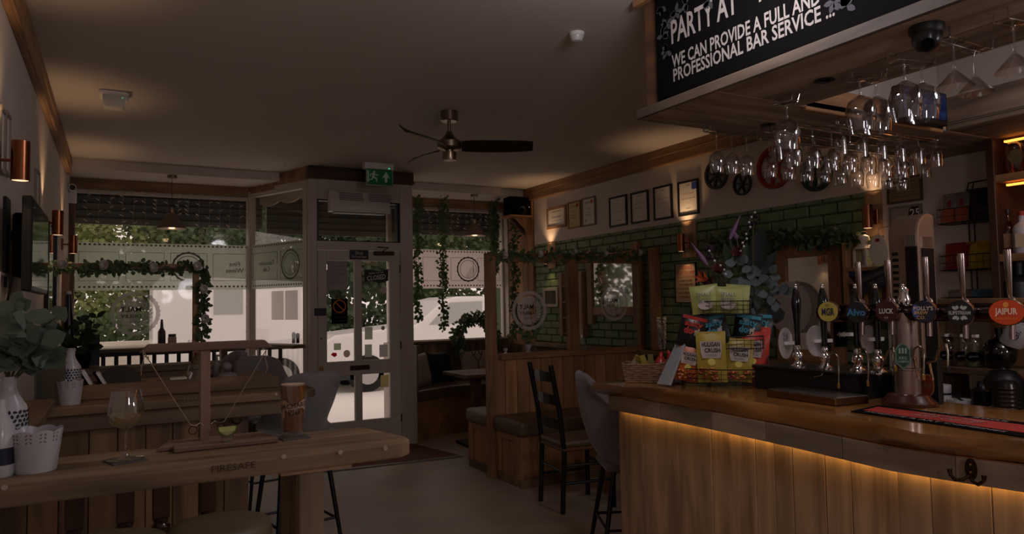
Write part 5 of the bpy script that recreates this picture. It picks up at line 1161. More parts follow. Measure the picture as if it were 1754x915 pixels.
def wire_basket(T, c, r, d, w_, dep, h_, m, nv=10, nh=2, name='basket'):
    """open wire basket: c front bottom centre, r right, d depth direction"""
    c, r, d = V(c), V(r).normalized(), V(d).normalized(); mb = MB(); q = lambda a, b, z_: c+r*a*w_/2+d*b*dep+uz*z_
    for k in range(nh+1):
        z_ = h_*k/nh; mb.tube([q(-1, 0, z_), q(1, 0, z_), q(1, 1, z_), q(-1, 1, z_)], .0028 if k in (0, nh) else .0016, 5, closed=True)
    for k in range(nv+1):
        a = -1+2*k/nv; mb.tube([q(a, 0, h_), q(a, 0, 0), q(a, 1, 0), q(a, 1, h_)], .0015, 4)
    for k in range(5):
        for a in (-1, 1): mb.tube([q(a, k/4, 0), q(a, k/4, h_)], .0015, 4)
    return mb.build(name, m, T)
wirem = mat('black_wire', (12, 12, 12), .5)
T = thing('wire_rack', 'three-tier black wire snack rack on the white wall', 'rack'); RX = PX-.16; tiers = []
ra, rb = onx(1606, 380, RX).y, onx(1692, 378, RX).y
for yb_ in (380, 462, 535):
    zz = onx(1650, yb_, RX).z; wire_basket(T, (RX, (ra+rb)/2, zz), -uy, ux, abs(ra-rb), .13, .085, wirem, 8, 2); tiers.append(zz)
mb = MB(); zt = onx(1640, 312, RX).z
for y_ in (ra-.10, ra-.13): mb.tube([(PX-.02, y_, tiers[2]), (PX-.02, y_, zt-.03), (PX-.06, y_-.03, zt), (PX-.06, rb-.1, zt+.01)], .004, 6)
mb.build('backbone', wirem, T)
foil_grey = mat('grey_foil', (128, 122, 120), .4, .3); foil_dark = mat('dark_foil', (34, 28, 28), .35, .2, var=.4, scale=30)
yc = (ra+rb)/2; wA = abs(ra-rb)
def two_tone(lo, word=None):
    def f(T, c, r, u, n):
        MB().obox(c+u*.045+n*.021, r*.042, u*.04, n*.003).build('lower_panel', lo, T)
        MB().obox(c+u*.115+n*.019, r*.008+u*.008, u*.018-r*.006, n*.003).build('emblem', mat('red_foil', (140, 20, 34), .4), T)
    return f
pk = mat('orange_foil', (168, 84, 50), .4, .2)
snack_bag('grey crisp bag with an orange base beside the rack end, top basket', (RX+.05, yc+wA*.33, tiers[0]+.004), .10, .17, -uy, uz+ux*.15, -ux, foil_grey, extra=two_tone(pk)); snack_bag('grey crisp bag with an orange base next to the dark bag, top basket', (RX+.05, yc+wA*.08, tiers[0]+.004), .10, .17, -uy, uz+ux*.15, -ux, foil_grey, extra=two_tone(pk))
snack_bag('dark glossy crisp bag filling the shelf end of the top wire basket', (RX+.05, yc-wA*.25, tiers[0]+.004), .15, .18, -uy, uz+ux*.15, -ux, foil_dark)
rbag = mat('red_packet', (126, 24, 18), .4, var=.2, scale=25); ybag = mat('yellow_packet', (176, 150, 30), .4, var=.2, scale=25); bbag = mat('blue_packet', (70, 110, 140), .4, var=.2, scale=25)
for k, (m_, nm) in enumerate(((rbag, 'red'), (ybag, 'yellow'))): snack_bag('%s crisp bag in the middle wire basket' % nm, (RX+.05, yc+wA*(.2-.42*k), tiers[1]+.004), .17, .15, -uy, uz+ux*.15, -ux, m_)
for k, (m_, nm) in enumerate(((foil_grey, 'silver'), (bbag, 'pale blue'))): snack_bag('%s crisp bag in the bottom wire basket' % nm, (RX+.05, yc+wA*(.2-.42*k), tiers[2]+.004), .16, .12, -uy, uz+ux*.15, -ux, m_)
# ================================================================ CHAIRS BY THE BOOTH
T = thing('ladderback_chair', 'black ladder-back chair with a tied brown seat pad', 'chair', reb=False)
T.location = (2.72, 4.43, 0); T.rotation_euler = (0, 0, R(-6)); bk = mat('black_chair_paint', (12, 11, 10), .35)
for s_ in (-1, 1):
    MB().tube([(0, s_*.18, 0), (.02, s_*.18, .42), (-.01, s_*.18, .7), (-.07, s_*.18, 1.02)], .019, 8).build('back_post', bk, T, 50); MB().cyl((.40, s_*.19, 0), (.40, s_*.19, .43), .018, n=10).build('front_leg', bk, T, 40)
for z_, x_ in ((.93, -.045), (.77, -.02), (.60, .005)):
    pts = [(x_-.025*math.cos(a_*1.5), a_*.17, z_) for a_ in (-1, -.5, 0, .5, 1)]; mb = MB()
    for hh in (0,): mb.add([V(p)+V((0, 0, -.03)) for p in pts]+[V(p)+V((-.004, 0, .035+.012*(1-abs(i-2)/2))) for i, p in enumerate(pts)]+[V(p)+V((.012, 0, -.03)) for p in pts]+[V(p)+V((.008, 0, .035+.012*(1-abs(i-2)/2))) for i, p in enumerate(pts)], [(i, i+1, 6+i, 5+i) for i in range(4)]+[(10+i, 15+i, 16+i, 11+i) for i in range(4)]+[(5+i, 6+i, 16+i, 15+i) for i in range(4)]+[(i, 10+i, 11+i, i+1) for i in range(4)])
    mb.build('slat', bk, T)
MB().box(.0, .43, -.20, .20, .42, .445).build('seat', wood('chair_seat', (70, 40, 22), (112, 70, 40), 'X', .5), T, bev=.008)
MB().box(.0, .42, -.19, .19, .445, .49).build('seat_pad', leather, T, bev=.02, seg=2)
for p1, p2 in (((.02, -.18, .2), (.40, -.19, .2)), ((.02, .18, .2), (.40, .19, .2)), ((.40, -.19, .28), (.40, .19, .28)), ((.02, -.18, .28), (.02, .18, .28)), ((.02, -.18, .32), (.40, -.19, .32))): MB().cyl(p1, p2, .011, n=8).build('stretcher', bk, T)
for s_ in (-1, 1): MB().tube([(.02, s_*.17, .46), (-.01, s_*.19, .45), (-.012, s_*.2, .36)], .004, 5).build('tie', leather, T)
T = thing('dining_table', 'dark pine table between the booth seat and the bar', 'table'); MB().box(3.2, 4.3, 4.05, 4.65, .72, .76).build('top', owood('X'), T, bev=.005)
for x in (3.28, 4.18):
    for y in (4.1, 4.55): MB().box(x, x+.06, y, y+.06, 0, .72).build('leg', owood('Z'), T)
T = thing('orange_chair', 'orange moulded chair tucked behind the wicker basket', 'chair', reb=False); T.location = (3.28, 3.55, 0); T.rotation_euler = (0, 0, R(90)); om = mat('orange_plastic', (176, 78, 30), .45)
vs_ = []; n = 8
for s_ in (0, .012):
    for j in range(7):
        for i in range(n+1):
            u = -1+2*i/n; v = j/6; vs_.append((-.18-.06*v+.05*u*u-s_, u*(.2-.02*v), .46+.42*v-.05*abs(u)**4*v))
k = n+1; fs_ = []
for o_ in (0, 7*k):
    for j in range(6):
        for i in range(n): fs_.append((o_+j*k+i, o_+j*k+i+1, o_+(j+1)*k+i+1, o_+(j+1)*k+i))
MB().add(vs_, fs_).build('backrest', om, T, 60); MB().box(-.2, .2, -.2, .2, .44, .465).build('seat', om, T, bev=.01)
for sx in (-1, 1):
    for sy in (-1, 1): MB().cyl((sx*.15, sy*.15, .44), (sx*.2, sy*.19, 0), .012, n=8).build('leg', M_black, T)
bar_stool('mauve-grey velvet shell stool standing at the end of the bar', (2.53, 3.30, 0), R(-25), .58, .46)
# door mat
T = thing('door_mat', 'brown coir mat with a pale edging strip inside the door', 'mat'); m0, m1, m2, m3 = (1.62, 6.42), (2.90, 6.34), (2.72, 7.17), (1.62, 7.17)
pz([m0, m1, m2, m3], .001, .012).build('coir', mat('coir', (104, 64, 38), .95, var=.2, scale=60, bump=.3), T); MB().bar((1.62, 6.415, .008), (2.90, 6.335, .008), .02, .012).build('edge_strip', mat('edge_strip', (150, 146, 140), .4, .6), T)
# ================================================================ BAR
BZ = 1.05
def atd(x, y, d): return EYE+ray(x, y)*d       # point at view depth d
face = [(2.235, 2.97), (2.245, 2.4), (2.215, 1.86), (2.165, 1.42), (2.205, 1.2), (2.28, .9), (2.40, .5), (2.48, .2)]
def face_x(y):
    for (x0, y0), (x1, y1) in zip(face, face[1:]):
        if y <= y0 and y >= y1: return x0+(x1-x0)*(y0-y)/(y0-y1)
    return face[0][0] if y > face[0][1] else face[-1][0]
T = thing('bar_counter', 'plank-fronted bar counter with a glowing strip under its top', 'bar counter')
pz([(face_x(y)+.022, y) for y in (2.95, 2.4, 1.86, 1.42, 1.2, .9, .5, .2)]+[(2.74, .2), (2.74, 2.95)], 0, .97).build('carcass', dwood('Z'), T)
eds = [2.965]
for px_ in (1103, 1163, 1220, 1265, 1295, 1327, 1357, 1412, 1458, 1537, 1592, 1697, 1800, 1900):
    d = ray(px_, 830); best = min((abs((EYE+d*t).x-face_x((EYE+d*t).y)), (EYE+d*t).y) for t in [i*.01 for i in range(60, 420)]); eds.append(best[1])
eds += [.7, .52, .36, .2]
eds = sorted(set(e for e in eds if e >= .2), reverse=True)
for y0, y1 in zip(eds, eds[1:]):
    if y0-y1 < .02: continue
    xa, xb = face_x(y0), face_x(y1); j = random.uniform(0, .004)
    MB().prism([(xa+j, y0-.0012, 0), (xb+j, y1+.0012, 0), (xb+.021, y1+.0012, 0), (xa+.021, y0-.0012, 0)], (0, 0, .965)).build('plank', barw('Z'), T, bev=.002)
MB().box(2.24, 2.74, 2.95, 2.975, 0, .965).build('end_panel', barw('Z'), T)
# fascia pieces
grb = wood('driftwood_fascia', (104, 86, 72), (160, 136, 114), 'Y', .65)
fe = [3.0, 2.62, 2.28, 1.98, 1.62, 1.25, .95, .6, .2]
for y0, y1 in zip(fe, fe[1:]):
    xs = [face_x(y)-.038 for y in (y0, (y0+y1)/2, y1)]; ys = [y0-.001, (y0+y1)/2, y1+.001]
    MB().prism([(xs[i], ys[i], .905) for i in range(3)]+[(xs[i]+.02, ys[i], .905) for i in (2, 1, 0)], (0, 0, .074)).build('fascia_board', grb, T, bev=.002)
MB().box(2.20, 2.74, 2.985, 3.005, .905, .979).build('fascia_board', grb, T)
# LED strip tucked behind the fascia
led = mat('led_strip', (255, 204, 112), .5, emit=28)
T = thing('led_strip', 'warm LED strip hidden behind the bar fascia', 'light strip')
mb = MB(); ys = [2.94, 2.4, 1.86, 1.42, 1.2, .9, .5, .25]
for y0, y1 in zip(ys, ys[1:]): mb.bar((face_x(y0)-.010, y0, .918), (face_x(y1)-.010, y1, .918), .008, .003)
mb.build('led_tape', led, T)
# live-edge top
tp_ = [(1016, 655), (1036, 658), (1070, 663), (1110, 664), (1157, 666), (1190, 674), (1240, 679), (1300, 684), (1360, 690), (1418, 709), (1490, 722), (1527, 731), (1577, 743), (1620, 747), (1683, 751), (1754, 756)]
bt_ = [(1016, 671.6), (1034, 675.5), (1070, 678), (1110, 681), (1154, 684.5), (1187, 689.6), (1241, 704.6), (1300, 716), (1360, 726), (1418, 736), (1496, 754.6), (1527, 760), (1583, 771.7), (1639, 776.4), (1690, 783), (1754, 791)]
P1 = [onz(x, y, BZ) for x, y in tp_]; P0 = [onz(x, y, .985) for x, y in bt_]
for L_, z_ in ((P1, BZ), (P0, .985)):
    for p in L_:
        if p.x > face_x(p.y)-.03: p.x = face_x(p.y)-.03-random.uniform(0, .012)
    L_ += [V((2.16, .78, z_)), V((2.28, .5, z_)), V((2.36, .2, z_))]
n = len(P1); backx = 2.75; vs_ = []; fs_ = []
for t_, b_ in zip(P1, P0):
    vs_ += [V((backx, t_.y, BZ)), t_, (t_+b_)/2+V((-.012, 0, .004)), b_, V((backx, b_.y, .985))]
for i in range(n-1):
    for q in range(5): a, b = 5*i+q, 5*i+(q+1) % 5; fs_.append((a, b, b+5, a+5))
fs_ += [(4, 3, 2, 1, 0), tuple(5*(n-1)+q for q in range(5))]
lt = wood('varnished_slab', (108, 68, 30), (186, 128, 68), 'Y', .16, .7, coat=.8, rnd=0)
tag(MB().add(vs_, fs_).build('live_edge_slab', lt, smooth=50), 'glossy live-edge timber slab forming the bar top', 'bar top')
coat_hook('b', V((face_x(1.33)-.039, onx(1664, 806, face_x(1.33)-.039).y, .955)), -uy, -ux, 'double coat hook on the bar fascia', 1.05)
# ---- canopy over the bar
CZ0 = 2.285; CX0, CY1 = 2.12, 2.58
dr = lambda ax: wood('driftwood_board', (84, 66, 54), (160, 138, 118), ax, .7, sc=.8)
T = thing('bar_canopy', 'driftwood canopy over the bar with an open centre', 'canopy')
def cb(nm, x0, x1, y0, y1, z0, z1, ax, m=None): return MB().box(x0, x1, y0, y1, z0, z1).build(nm, m or dr(ax), T, bev=.004)
for x0, x1 in ((2.095, 2.345), (2.348, 2.60)): cb('soffit_board', x0, x1, -1.5, 2.08, CZ0, CZ0+.03, 'Y')
for y0, y1 in ((2.083, 2.33), (2.333, CY1)): cb('soffit_board', 2.095, 4.385, y0, y1, CZ0, CZ0+.03, 'X')
for x0, x1 in ((3.66, 4.02), (4.023, 4.385)): cb('soffit_board', x0, x1, -1.5, 2.08, CZ0, CZ0+.03, 'Y')
dk_ = wood('dark_canopy_board', (50, 32, 20), (96, 64, 40), 'Y', .7)
cb('side_board', CX0+.012, CX0+.03, -1.5, CY1-.02, CZ0+.03, HC-.003, 'Y', dk_)
cb('side_board', CX0+.03, 4.385, CY1-.05, CY1-.02, CZ0+.03, HC-.003, 'X', M_white)
cb('inner_board', 2.60, 2.62, -1.5, 2.10, CZ0+.03, CZ0+.22, 'Y', owood('Y')); cb('inner_board', 2.62, 3.64, 2.083, 2.105, CZ0-.012, CZ0+.10, 'X', owood('X')); cb('inner_board', 3.64, 3.66, -1.5, 2.10, CZ0+.03, CZ0+.16, 'Y', dr('Y'))
cb('edge_moulding', 2.085, 2.10, -1.5, CY1, CZ0+.0, CZ0+.045, 'Y', wood('driftwood_edge', (58, 45, 36), (108, 90, 74), 'Y', .7)); cb('top_moulding', 2.095, 2.13, -1.5, CY1+.02, HC-.035, HC-.003, 'Y', owood('Y'))
for x, y in ((1412, 137), (1316, 213), (1585, 241)):
    p = onz(x, y, CZ0); d_ = MB().lathe([(.036, 0), (.036, -.004), (.024, -.004), (.022, .004)], (p.x, p.y, CZ0), 20).build('downlight', M_black, T, 40); MB().lathe([(.001, .003), (.022, .003)], (p.x, p.y, CZ0-.004), 14).build('lamp_face', mat('dim_lamp', (190, 110, 60), .4), d_)
# sign board
T = thing('bar_sign', 'black painted sign lettered PARTY AT above the bar', 'sign'); SX_ = 2.112
y1 = onx(1127, 190, SX_).y; z0s = onx(1127, 191, SX_).z
MB().box(SX_, CX0+.011, -.6, y1, max(z0s, CZ0+.046), HC-.036).build('board', M_matte, T)
chalk = mat('chalk_white', (146, 138, 132), .8); z0s = max(z0s, CZ0+.046)
def sign_text(s, a, b, hpx0, hpx1, bold=.02):
    """a,b: pixel of baseline start and end; letters stand between the two lines"""
    pa, pb = onx(*a, SX_), onx(*b, SX_); h_ = onx(a[0], a[1]-hpx0, SX_).z-pa.z
    c = (pa+pb)/2; text(s, chalk, T, V((SX_, c.y, (pa.z+pb.z)/2+h_/2)), -uy, V((0, .02, 1)), h_, abs(pa.y-pb.y), nrm=(-1, 0, 0), bold=bold, lift=.0015, shear=.0)
sign_text('PARTY AT', (1150, 79), (1263, 19), 41, 0); 
pa = onx(1300, 8, SX_); pb = onx(1150, 79, SX_)
text('YOUR VENUE ?', chalk, T, V((SX_, onx(1395, 0, SX_).y, (onx(1150, 79, SX_).z+onx(1263, 19, SX_).z)/2+.05)), -uy, uz, .10, .52, nrm=(-1, 0, 0), bold=.02)
sign_text('WE CAN PROVIDE A FULL AND', (1152, 117), (1406, 6), 22, 0); sign_text('PROFESSIONAL BAR SERVICE ...', (1154, 142), (1430, 25), 22, 0)
lfm = mat('chalk_leaf', (58, 58, 62), .9); mb = MB(); rnd = random.Random(5)
for x, y in ((1133, 12), (1142, 40), (1135, 62), (1176, 6), (1142, 88), (1158, 20), (1215, 2), (1450, 10), (1428, 3)):
    p = onx(x, y, SX_-.002)
    for k in range(6):
        a_ = rnd.uniform(0, 6.28); mb.leaf(p, (0, math.cos(a_), math.sin(a_)), (-1, 0, 0), .04, .022, 0)
mb.build('painted_leaves', lfm, T)
# camera dome
T = thing('camera_dome', 'black dome security camera under the bar canopy', 'camera'); p = onz(1587, 45, CZ0)
MB().lathe([(.05, 0), (.05, -.02), (.044, -.028)], (p.x, p.y, CZ0), 24).build('base', M_black, T, 40); MB().lathe([(.044, -.026), (.042, -.05), (.03, -.072), (.001, -.082)], (p.x, p.y, CZ0), 24).build('dome', mat('smoked_black', (20, 20, 20), .25), T, 60)
q = V((p.x, p.y, CZ0-.055))+(EYE-V((p.x, p.y, CZ0))).normalized()*.036; MB().lathe([(.001, .004), (.018, .004), (.02, -.008)], q, 18, rot=(EYE-q).to_track_quat('Z', 'Y').to_matrix()).build('lens', M_matte, T)
# small screen hanging in the opening
T = thing('monitor', 'small lit monitor hanging in the canopy opening', 'monitor'); a, b = ony(1545, 202, 1.98), ony(1622, 160, 1.98)
MB().box(a.x, b.x, 1.98, 2.03, a.z, b.z).build('case', M_black, T, bev=.006); bs = MB().box(a.x+.015, b.x-.015, 1.976, 1.981, a.z+.02, b.z-.015).build('screen', mat('blue_screen', (22, 40, 84), .3, var=.9, scale=16, stretch=(1, 1, 5)), T)
MB().box((a.x+b.x)/2-.03, (a.x+b.x)/2+.03, 2.03, 2.085, (a.z+b.z)/2-.03, (a.z+b.z)/2+.03).build('bracket', M_black, T)
# ---- glasses hanging from wire racks
def stem_proto(kind):
    if kind == 'wine': pr = [(.034, 0), (.034, -.002), (.008, -.006), (.0038, -.014), (.0036, -.085), (.012, -.093), (.030, -.108), (.037, -.135), (.036, -.16), (.030, -.195), (.0292, -.195), (.0352, -.16), (.036, -.136), (.0292, -.109), (.001, -.094)]
    elif kind == 'gin': pr = [(.038, 0), (.038, -.002), (.009, -.006), (.0045, -.014), (.0042, -.06), (.014, -.066), (.042, -.085), (.053, -.12), (.052, -.15), (.043, -.195), (.042, -.195), (.051, -.15), (.052, -.12), (.041, -.086), (.001, -.068)]
    elif kind == 'martini': pr = [(.036, 0), (.036, -.002), (.008, -.006), (.0038, -.014), (.0036, -.085), (.006, -.09), (.056, -.145), (.055, -.146), (.005, -.093), (.001, -.092)]
    else: pr = [(.030, 0), (.030, -.002), (.008, -.006), (.004, -.012), (.0038, -.04), (.02, -.05), (.028, -.07), (.031, -.135), (.0302, -.135), (.0272, -.071), (.001, -.052)]
    return pr
def hanging_glass(kind, label, loc, group):
    T = thing('stem_glass', label, 'glass', group, reb=False); T.location = loc; pr = stem_proto(kind); T['label'] = label
    i = 6 if kind != 'martini' else 5
    MB().lathe(pr[:i][::-1], (0, 0, 0), 18).build('foot_and_stem', M_stem, T, 50); MB().lathe(pr[i-1:], (0, 0, 0), 20).build('bowl', M_stem, T, 50)
    return T
protos = {}
def hang(kind, x, y, label, group, z=CZ0-.034):
    if kind not in protos: protos[kind] = hanging_glass(kind, label, (x, y, z), group); return protos[kind]
    return dup(protos[kind], (x, y, z), random.uniform(0, 6), label, group=group)
def rack(x0, x1, y0, y1, label):
    T = thing('glass_rack', label, 'rack'); mb = MB(); z = CZ0-.032; L = V((x1-x0, y1-y0, 0)); d = L.normalized(); s_ = uz.cross(d)*.018
    for q in (-1, 1): mb.tube([V((x0, y0, CZ0-.001))+s_*q*1.2, V((x0, y0, z))+s_*q*1.2, V((x0, y0, z))+s_*q+d*.01, V((x1, y1, z))+s_*q-d*.01, V((x1, y1, CZ0-.001))+s_*q*1.2], .0028, 6)
    mb.build('rails', M_chrome, T)
    for t in (.02, .98): p = V((x0, y0, 0)).lerp(V((x1, y1, 0)), t); MB().tube([p+s_*1.2+uz*(CZ0-.002), p+s_*1.2+uz*z, p-s_*1.2+uz*z, p-s_*1.2+uz*(CZ0-.002)], .0025, 6).build('hanger', M_chrome, T)
def gp2(x, y): q = onz(x, y, CZ0-.034); return q.x, q.y
gl_near = [(1347, 178, 'gin', 'tall balloon glass hanging alone in front of the red wheel'), (1472, 135, 'gin', 'balloon glass hanging beside the first downlight, outer of a pair'), (1500, 137, 'gin', 'balloon glass hanging beside the first downlight, inner of a pair'), (1548, 108, 'gin', 'balloon glass hanging before the lit monitor, outer of a pair'), (1578, 112, 'gin', 'balloon glass hanging before the lit monitor, inner of a pair'), (1632, 72, 'martini', 'cone cocktail glass hanging next to the dome camera'), (1668, 84, 'martini', 'cone cocktail glass hanging inboard of the dome camera pair'), (1735, 40, 'martini', 'cone cocktail glass hanging at the canopy edge beyond the camera')]
for x, y, k, lb_ in gl_near: hang(k, *gp2(x, y), lb_, None)
for (xa, ya), (xb, yb), lb_ in (((1330, 182), (1365, 172), 'short chrome rail holding the lone balloon glass'), ((1455, 138), (1515, 136), 'chrome rail holding the balloon pair by the downlight'), ((1530, 105), (1595, 112), 'chrome rail holding the balloon pair by the monitor'), ((1615, 66), (1690, 88), 'chrome rail holding the cocktail pair by the dome camera'), ((1715, 36), (1760, 44), 'chrome rail holding the cocktail glass past the camera')):
    (p0, q0_), (p1, q1_) = gp2(xa, ya), gp2(xb, yb); rack(p0, p1, q0_, q1_, lb_)
rows = [(2.50, 2.50, 'wine', 3, .10), (2.50, 2.86, 'wine', 9, .135), (2.38, 2.78, 'rocks', 10, .132), (2.24, 2.72, 'wine', 7, .135), (2.16, 2.95, 'rocks', 6, .15)]
rn = ('row at the canopy end', 'row nearest the white wall band', 'second row in from the canopy end', 'third row in from the canopy end', 'row along the canopy opening')
for i, (yy, xs, k, cnt, dx) in enumerate(rows):
    for j in range(cnt): hang(k, xs+j*dx, yy, 'clear stem glass hanging in the %s' % rn[i], 'stem glasses in the %s' % rn[i])
    rack(xs-.06, xs+(cnt-1)*dx+.06, yy, yy, 'chrome glass rail carrying the %s' % rn[i])
# ---- hand pumps
PXX = 2.58
T = thing('pump_cabinet', 'black cabinet under the hand pumps on the bar', 'cabinet'); MB().box(2.53, 2.74, 1.82, 2.34, BZ+.001, BZ+.095).box(2.69, 2.74, 1.66, 1.82, BZ+.001, BZ+.095).build('body', M_black, T); MB().box(2.52, 2.745, 1.81, 2.35, BZ+.095, BZ+.105).build('lid', M_black, T, bev=.002)
gloss = mat('gloss_black_handle', (6, 6, 6), .12, coat=.6)
pp = [(1365, 'black hand pump beside the snack stand'), (1411, 'black hand pump behind the yellow MGR tap'), (1467, 'black hand pump behind the blue lettered tap'), (1502, 'black hand pump behind the maroon LUCK tap'), (1549, 'black hand pump behind the font column')]
for i, (x, lb_) in enumerate(pp):
    y_ = onx(x, 560, PXX).y; T = thing('hand_pump', lb_, 'beer pump'); c = V((PXX, y_, BZ+.105)); zt = onx(x, 486, PXX).z-c.z
    MB().lathe([(.034, 0), (.034, .008), (.018, .018), (.016, .03), (.024, .045), (.022, .06), (.012, .07), (.015, .085), (.010, .095)], c, 18).build('base', M_chrome, T, 50)
    MB().lathe([(.009, .09), (.013, .10), (.012, .13), (.014, .2), (.020, zt*.72), (.021, zt*.80), (.012, zt*.92), (.008, zt*.95)], c, 18).build('handle', gloss, T, 50)
    MB().lathe([(.008, zt*.945), (.008, zt*.965), (.006, zt*.97), (.008, zt*.98), (.006, zt), (.001, zt)], c, 12).build('finial', M_chrome, T, 50)
# pump clips seen from behind
def clip(x, y, rx, ry, label, sq=False, m=None):
    c = onx(x, y, PXX-.02); d = (EYE-c); d.z = 0; d.normalize(); n_ = (d+V((.55, -.25, 0))).normalized(); r_ = uz.cross(n_); T = thing('pump_clip', label, 'pump clip'); mb = MB()
    if sq: mb.obox(c, r_*rx, uz*ry, n_*.002)
    else: disc(mb, c, r_, uz, rx, ry, 28, .004)
    mb.build('board', m or mat('clip_white', (168, 158, 152), .6), T)
    MB().obox(c+n_*.012+r_*rx*.6, r_*rx*.9, uz*.007, n_*.006).build('clamp', M_wplastic, T)
    return T, c, r_, n_
T, c, r_, n_ = clip(1345, 588, .036, .068, 'white oval pump clip back with blue handwriting'); 
for k, s_ in enumerate(('Hoppy', 'cask ale')): text(s_, mat('teal_ink', (30, 90, 100), .8), T, c+r_*(.004-.014*k)+uz*.02, uz, -r_, .012, nrm=n_, lift=.005)
clip(1397, 584, .046, .065, 'white scalloped pump clip back by the second pump'); clip(1488, 581, .036, .055, 'pinkish oval pump clip back by the fourth pump')
T, c, r_, n_ = clip(1440, 573, .03, .05, 'black square pump clip with chalk writing', True, M_matte); text('4.8', chalk, T, c, r_, uz, .025, nrm=n_, lift=.004)
# swan necks
for k, (pts, lb_) in enumerate((([(1394, 646), (1408, 643), (1414, 625), (1420, 607), (1430, 603), (1438, 612), (1440, 640), (1441, 660)], 'thin chrome swan neck spout before the second pump'), ([(1447, 640), (1462, 637), (1467, 620), (1472, 602), (1482, 598), (1489, 608), (1491, 635), (1491, 656)], 'thin chrome swan neck spout before the third pump'), ([(1497, 634), (1508, 634), (1515, 620), (1521, 602), (1530, 596), (1536, 606), (1538, 630)], 'thin chrome swan neck spout on the pump side of the font column'), ([(1563, 612), (1566, 598), (1574, 592), (1582, 598), (1584, 615), (1585, 645)], 'thin chrome swan neck spout beside the black dispenser box'), ([(1588, 622), (1602, 618), (1608, 600), (1614, 590), (1622, 590), (1626, 606), (1627, 632)], 'thin chrome swan neck spout with a black sparkler'))):
    P_ = [onx(x, y, 2.53) for x, y in pts]; P_ = [V((p.x-.03*max(0, i-3)/len(P_), p.y, p.z)) for i, p in enumerate(P_)]
    T = thing('swan_neck', lb_, 'spout'); MB().tube(P_, .0042, 8).build('pipe', mat('aged_chrome', (150, 140, 122), .2, 1.), T, 60)
    MB().lathe([(.006, -.012), (.006, .006), (.004, .01)], P_[-1], 10).build('nozzle', M_black if k == 4 else M_brass, T)
    b0 = P_[0]; MB().tube([b0, V((2.545, b0.y, b0.z)), V((2.56, b0.y, BZ+.10))], .0045, 6).build('stalk', M_chrome, T)
# ---- keg font with six taps
FX = 2.57; c = V((FX, onx(1553, 610, FX).y, BZ)); zb = onx(1553, 536, FX-.05).z
T = thing('beer_font', 'steel T-bar beer font with six taps on the bar', 'beer font'); fst = mat('font_steel', (168, 150, 144), .22, 1., var=.1, scale=40, stretch=(1, 1, .03))
MB().lathe([(.092, 0), (.095, .012), (.085, .02), (.072, .036), (.062, .044), (.05, .046)], c+uz*.001, 30).build('foot', mat('dark_mahogany', (58, 24, 16), .25, coat=.5), T, 50)
MB().lathe([(.05, .046), (.05, .13), (.054, .132), (.054, .138), (.048, .14), (.048, zb-BZ)], c, 30).build('column', fst, T, 40)
ya, yb = onx(1404, 536, FX-.02).y, onx(1760, 536, FX-.02).y
MB().cyl((FX-.01, ya, zb), (FX-.01, yb, zb), .032, n=22).build('crossbar', mat('dark_chrome', (70, 60, 58), .15, 1.), T, 40)
MB().lathe([(.02, .03), (.024, .05), (.016, .07), (.018, .085), (.01, .095)], (c.x, c.y, zb), 16).build('finial', M_chrome, T, 50)
tocam = lambda p: (V((EYE.x-p.x, EYE.y-p.y, 0))).normalized()
lens = [(1418, 534, .040, 1, (168, 150, 66), 'MGR', (44, 40, 52), .028), (1467, 535, .040, 1, (14, 18, 20), 'Alvo', (60, 110, 150), .026), (1518, 533, .039, 1, (58, 20, 20), 'LUCK', (190, 180, 174), .018), (1582, 534, .039, 1, (26, 28, 44), "POLLY'S", (200, 180, 160), .013), (1644, 536, .041, 1, (16, 18, 18), 'SLIPSTREAM', (176, 176, 168), .012), (1724, 535, .050, .82, (196, 66, 20), 'JAIPUR', (236, 210, 190), .020)]
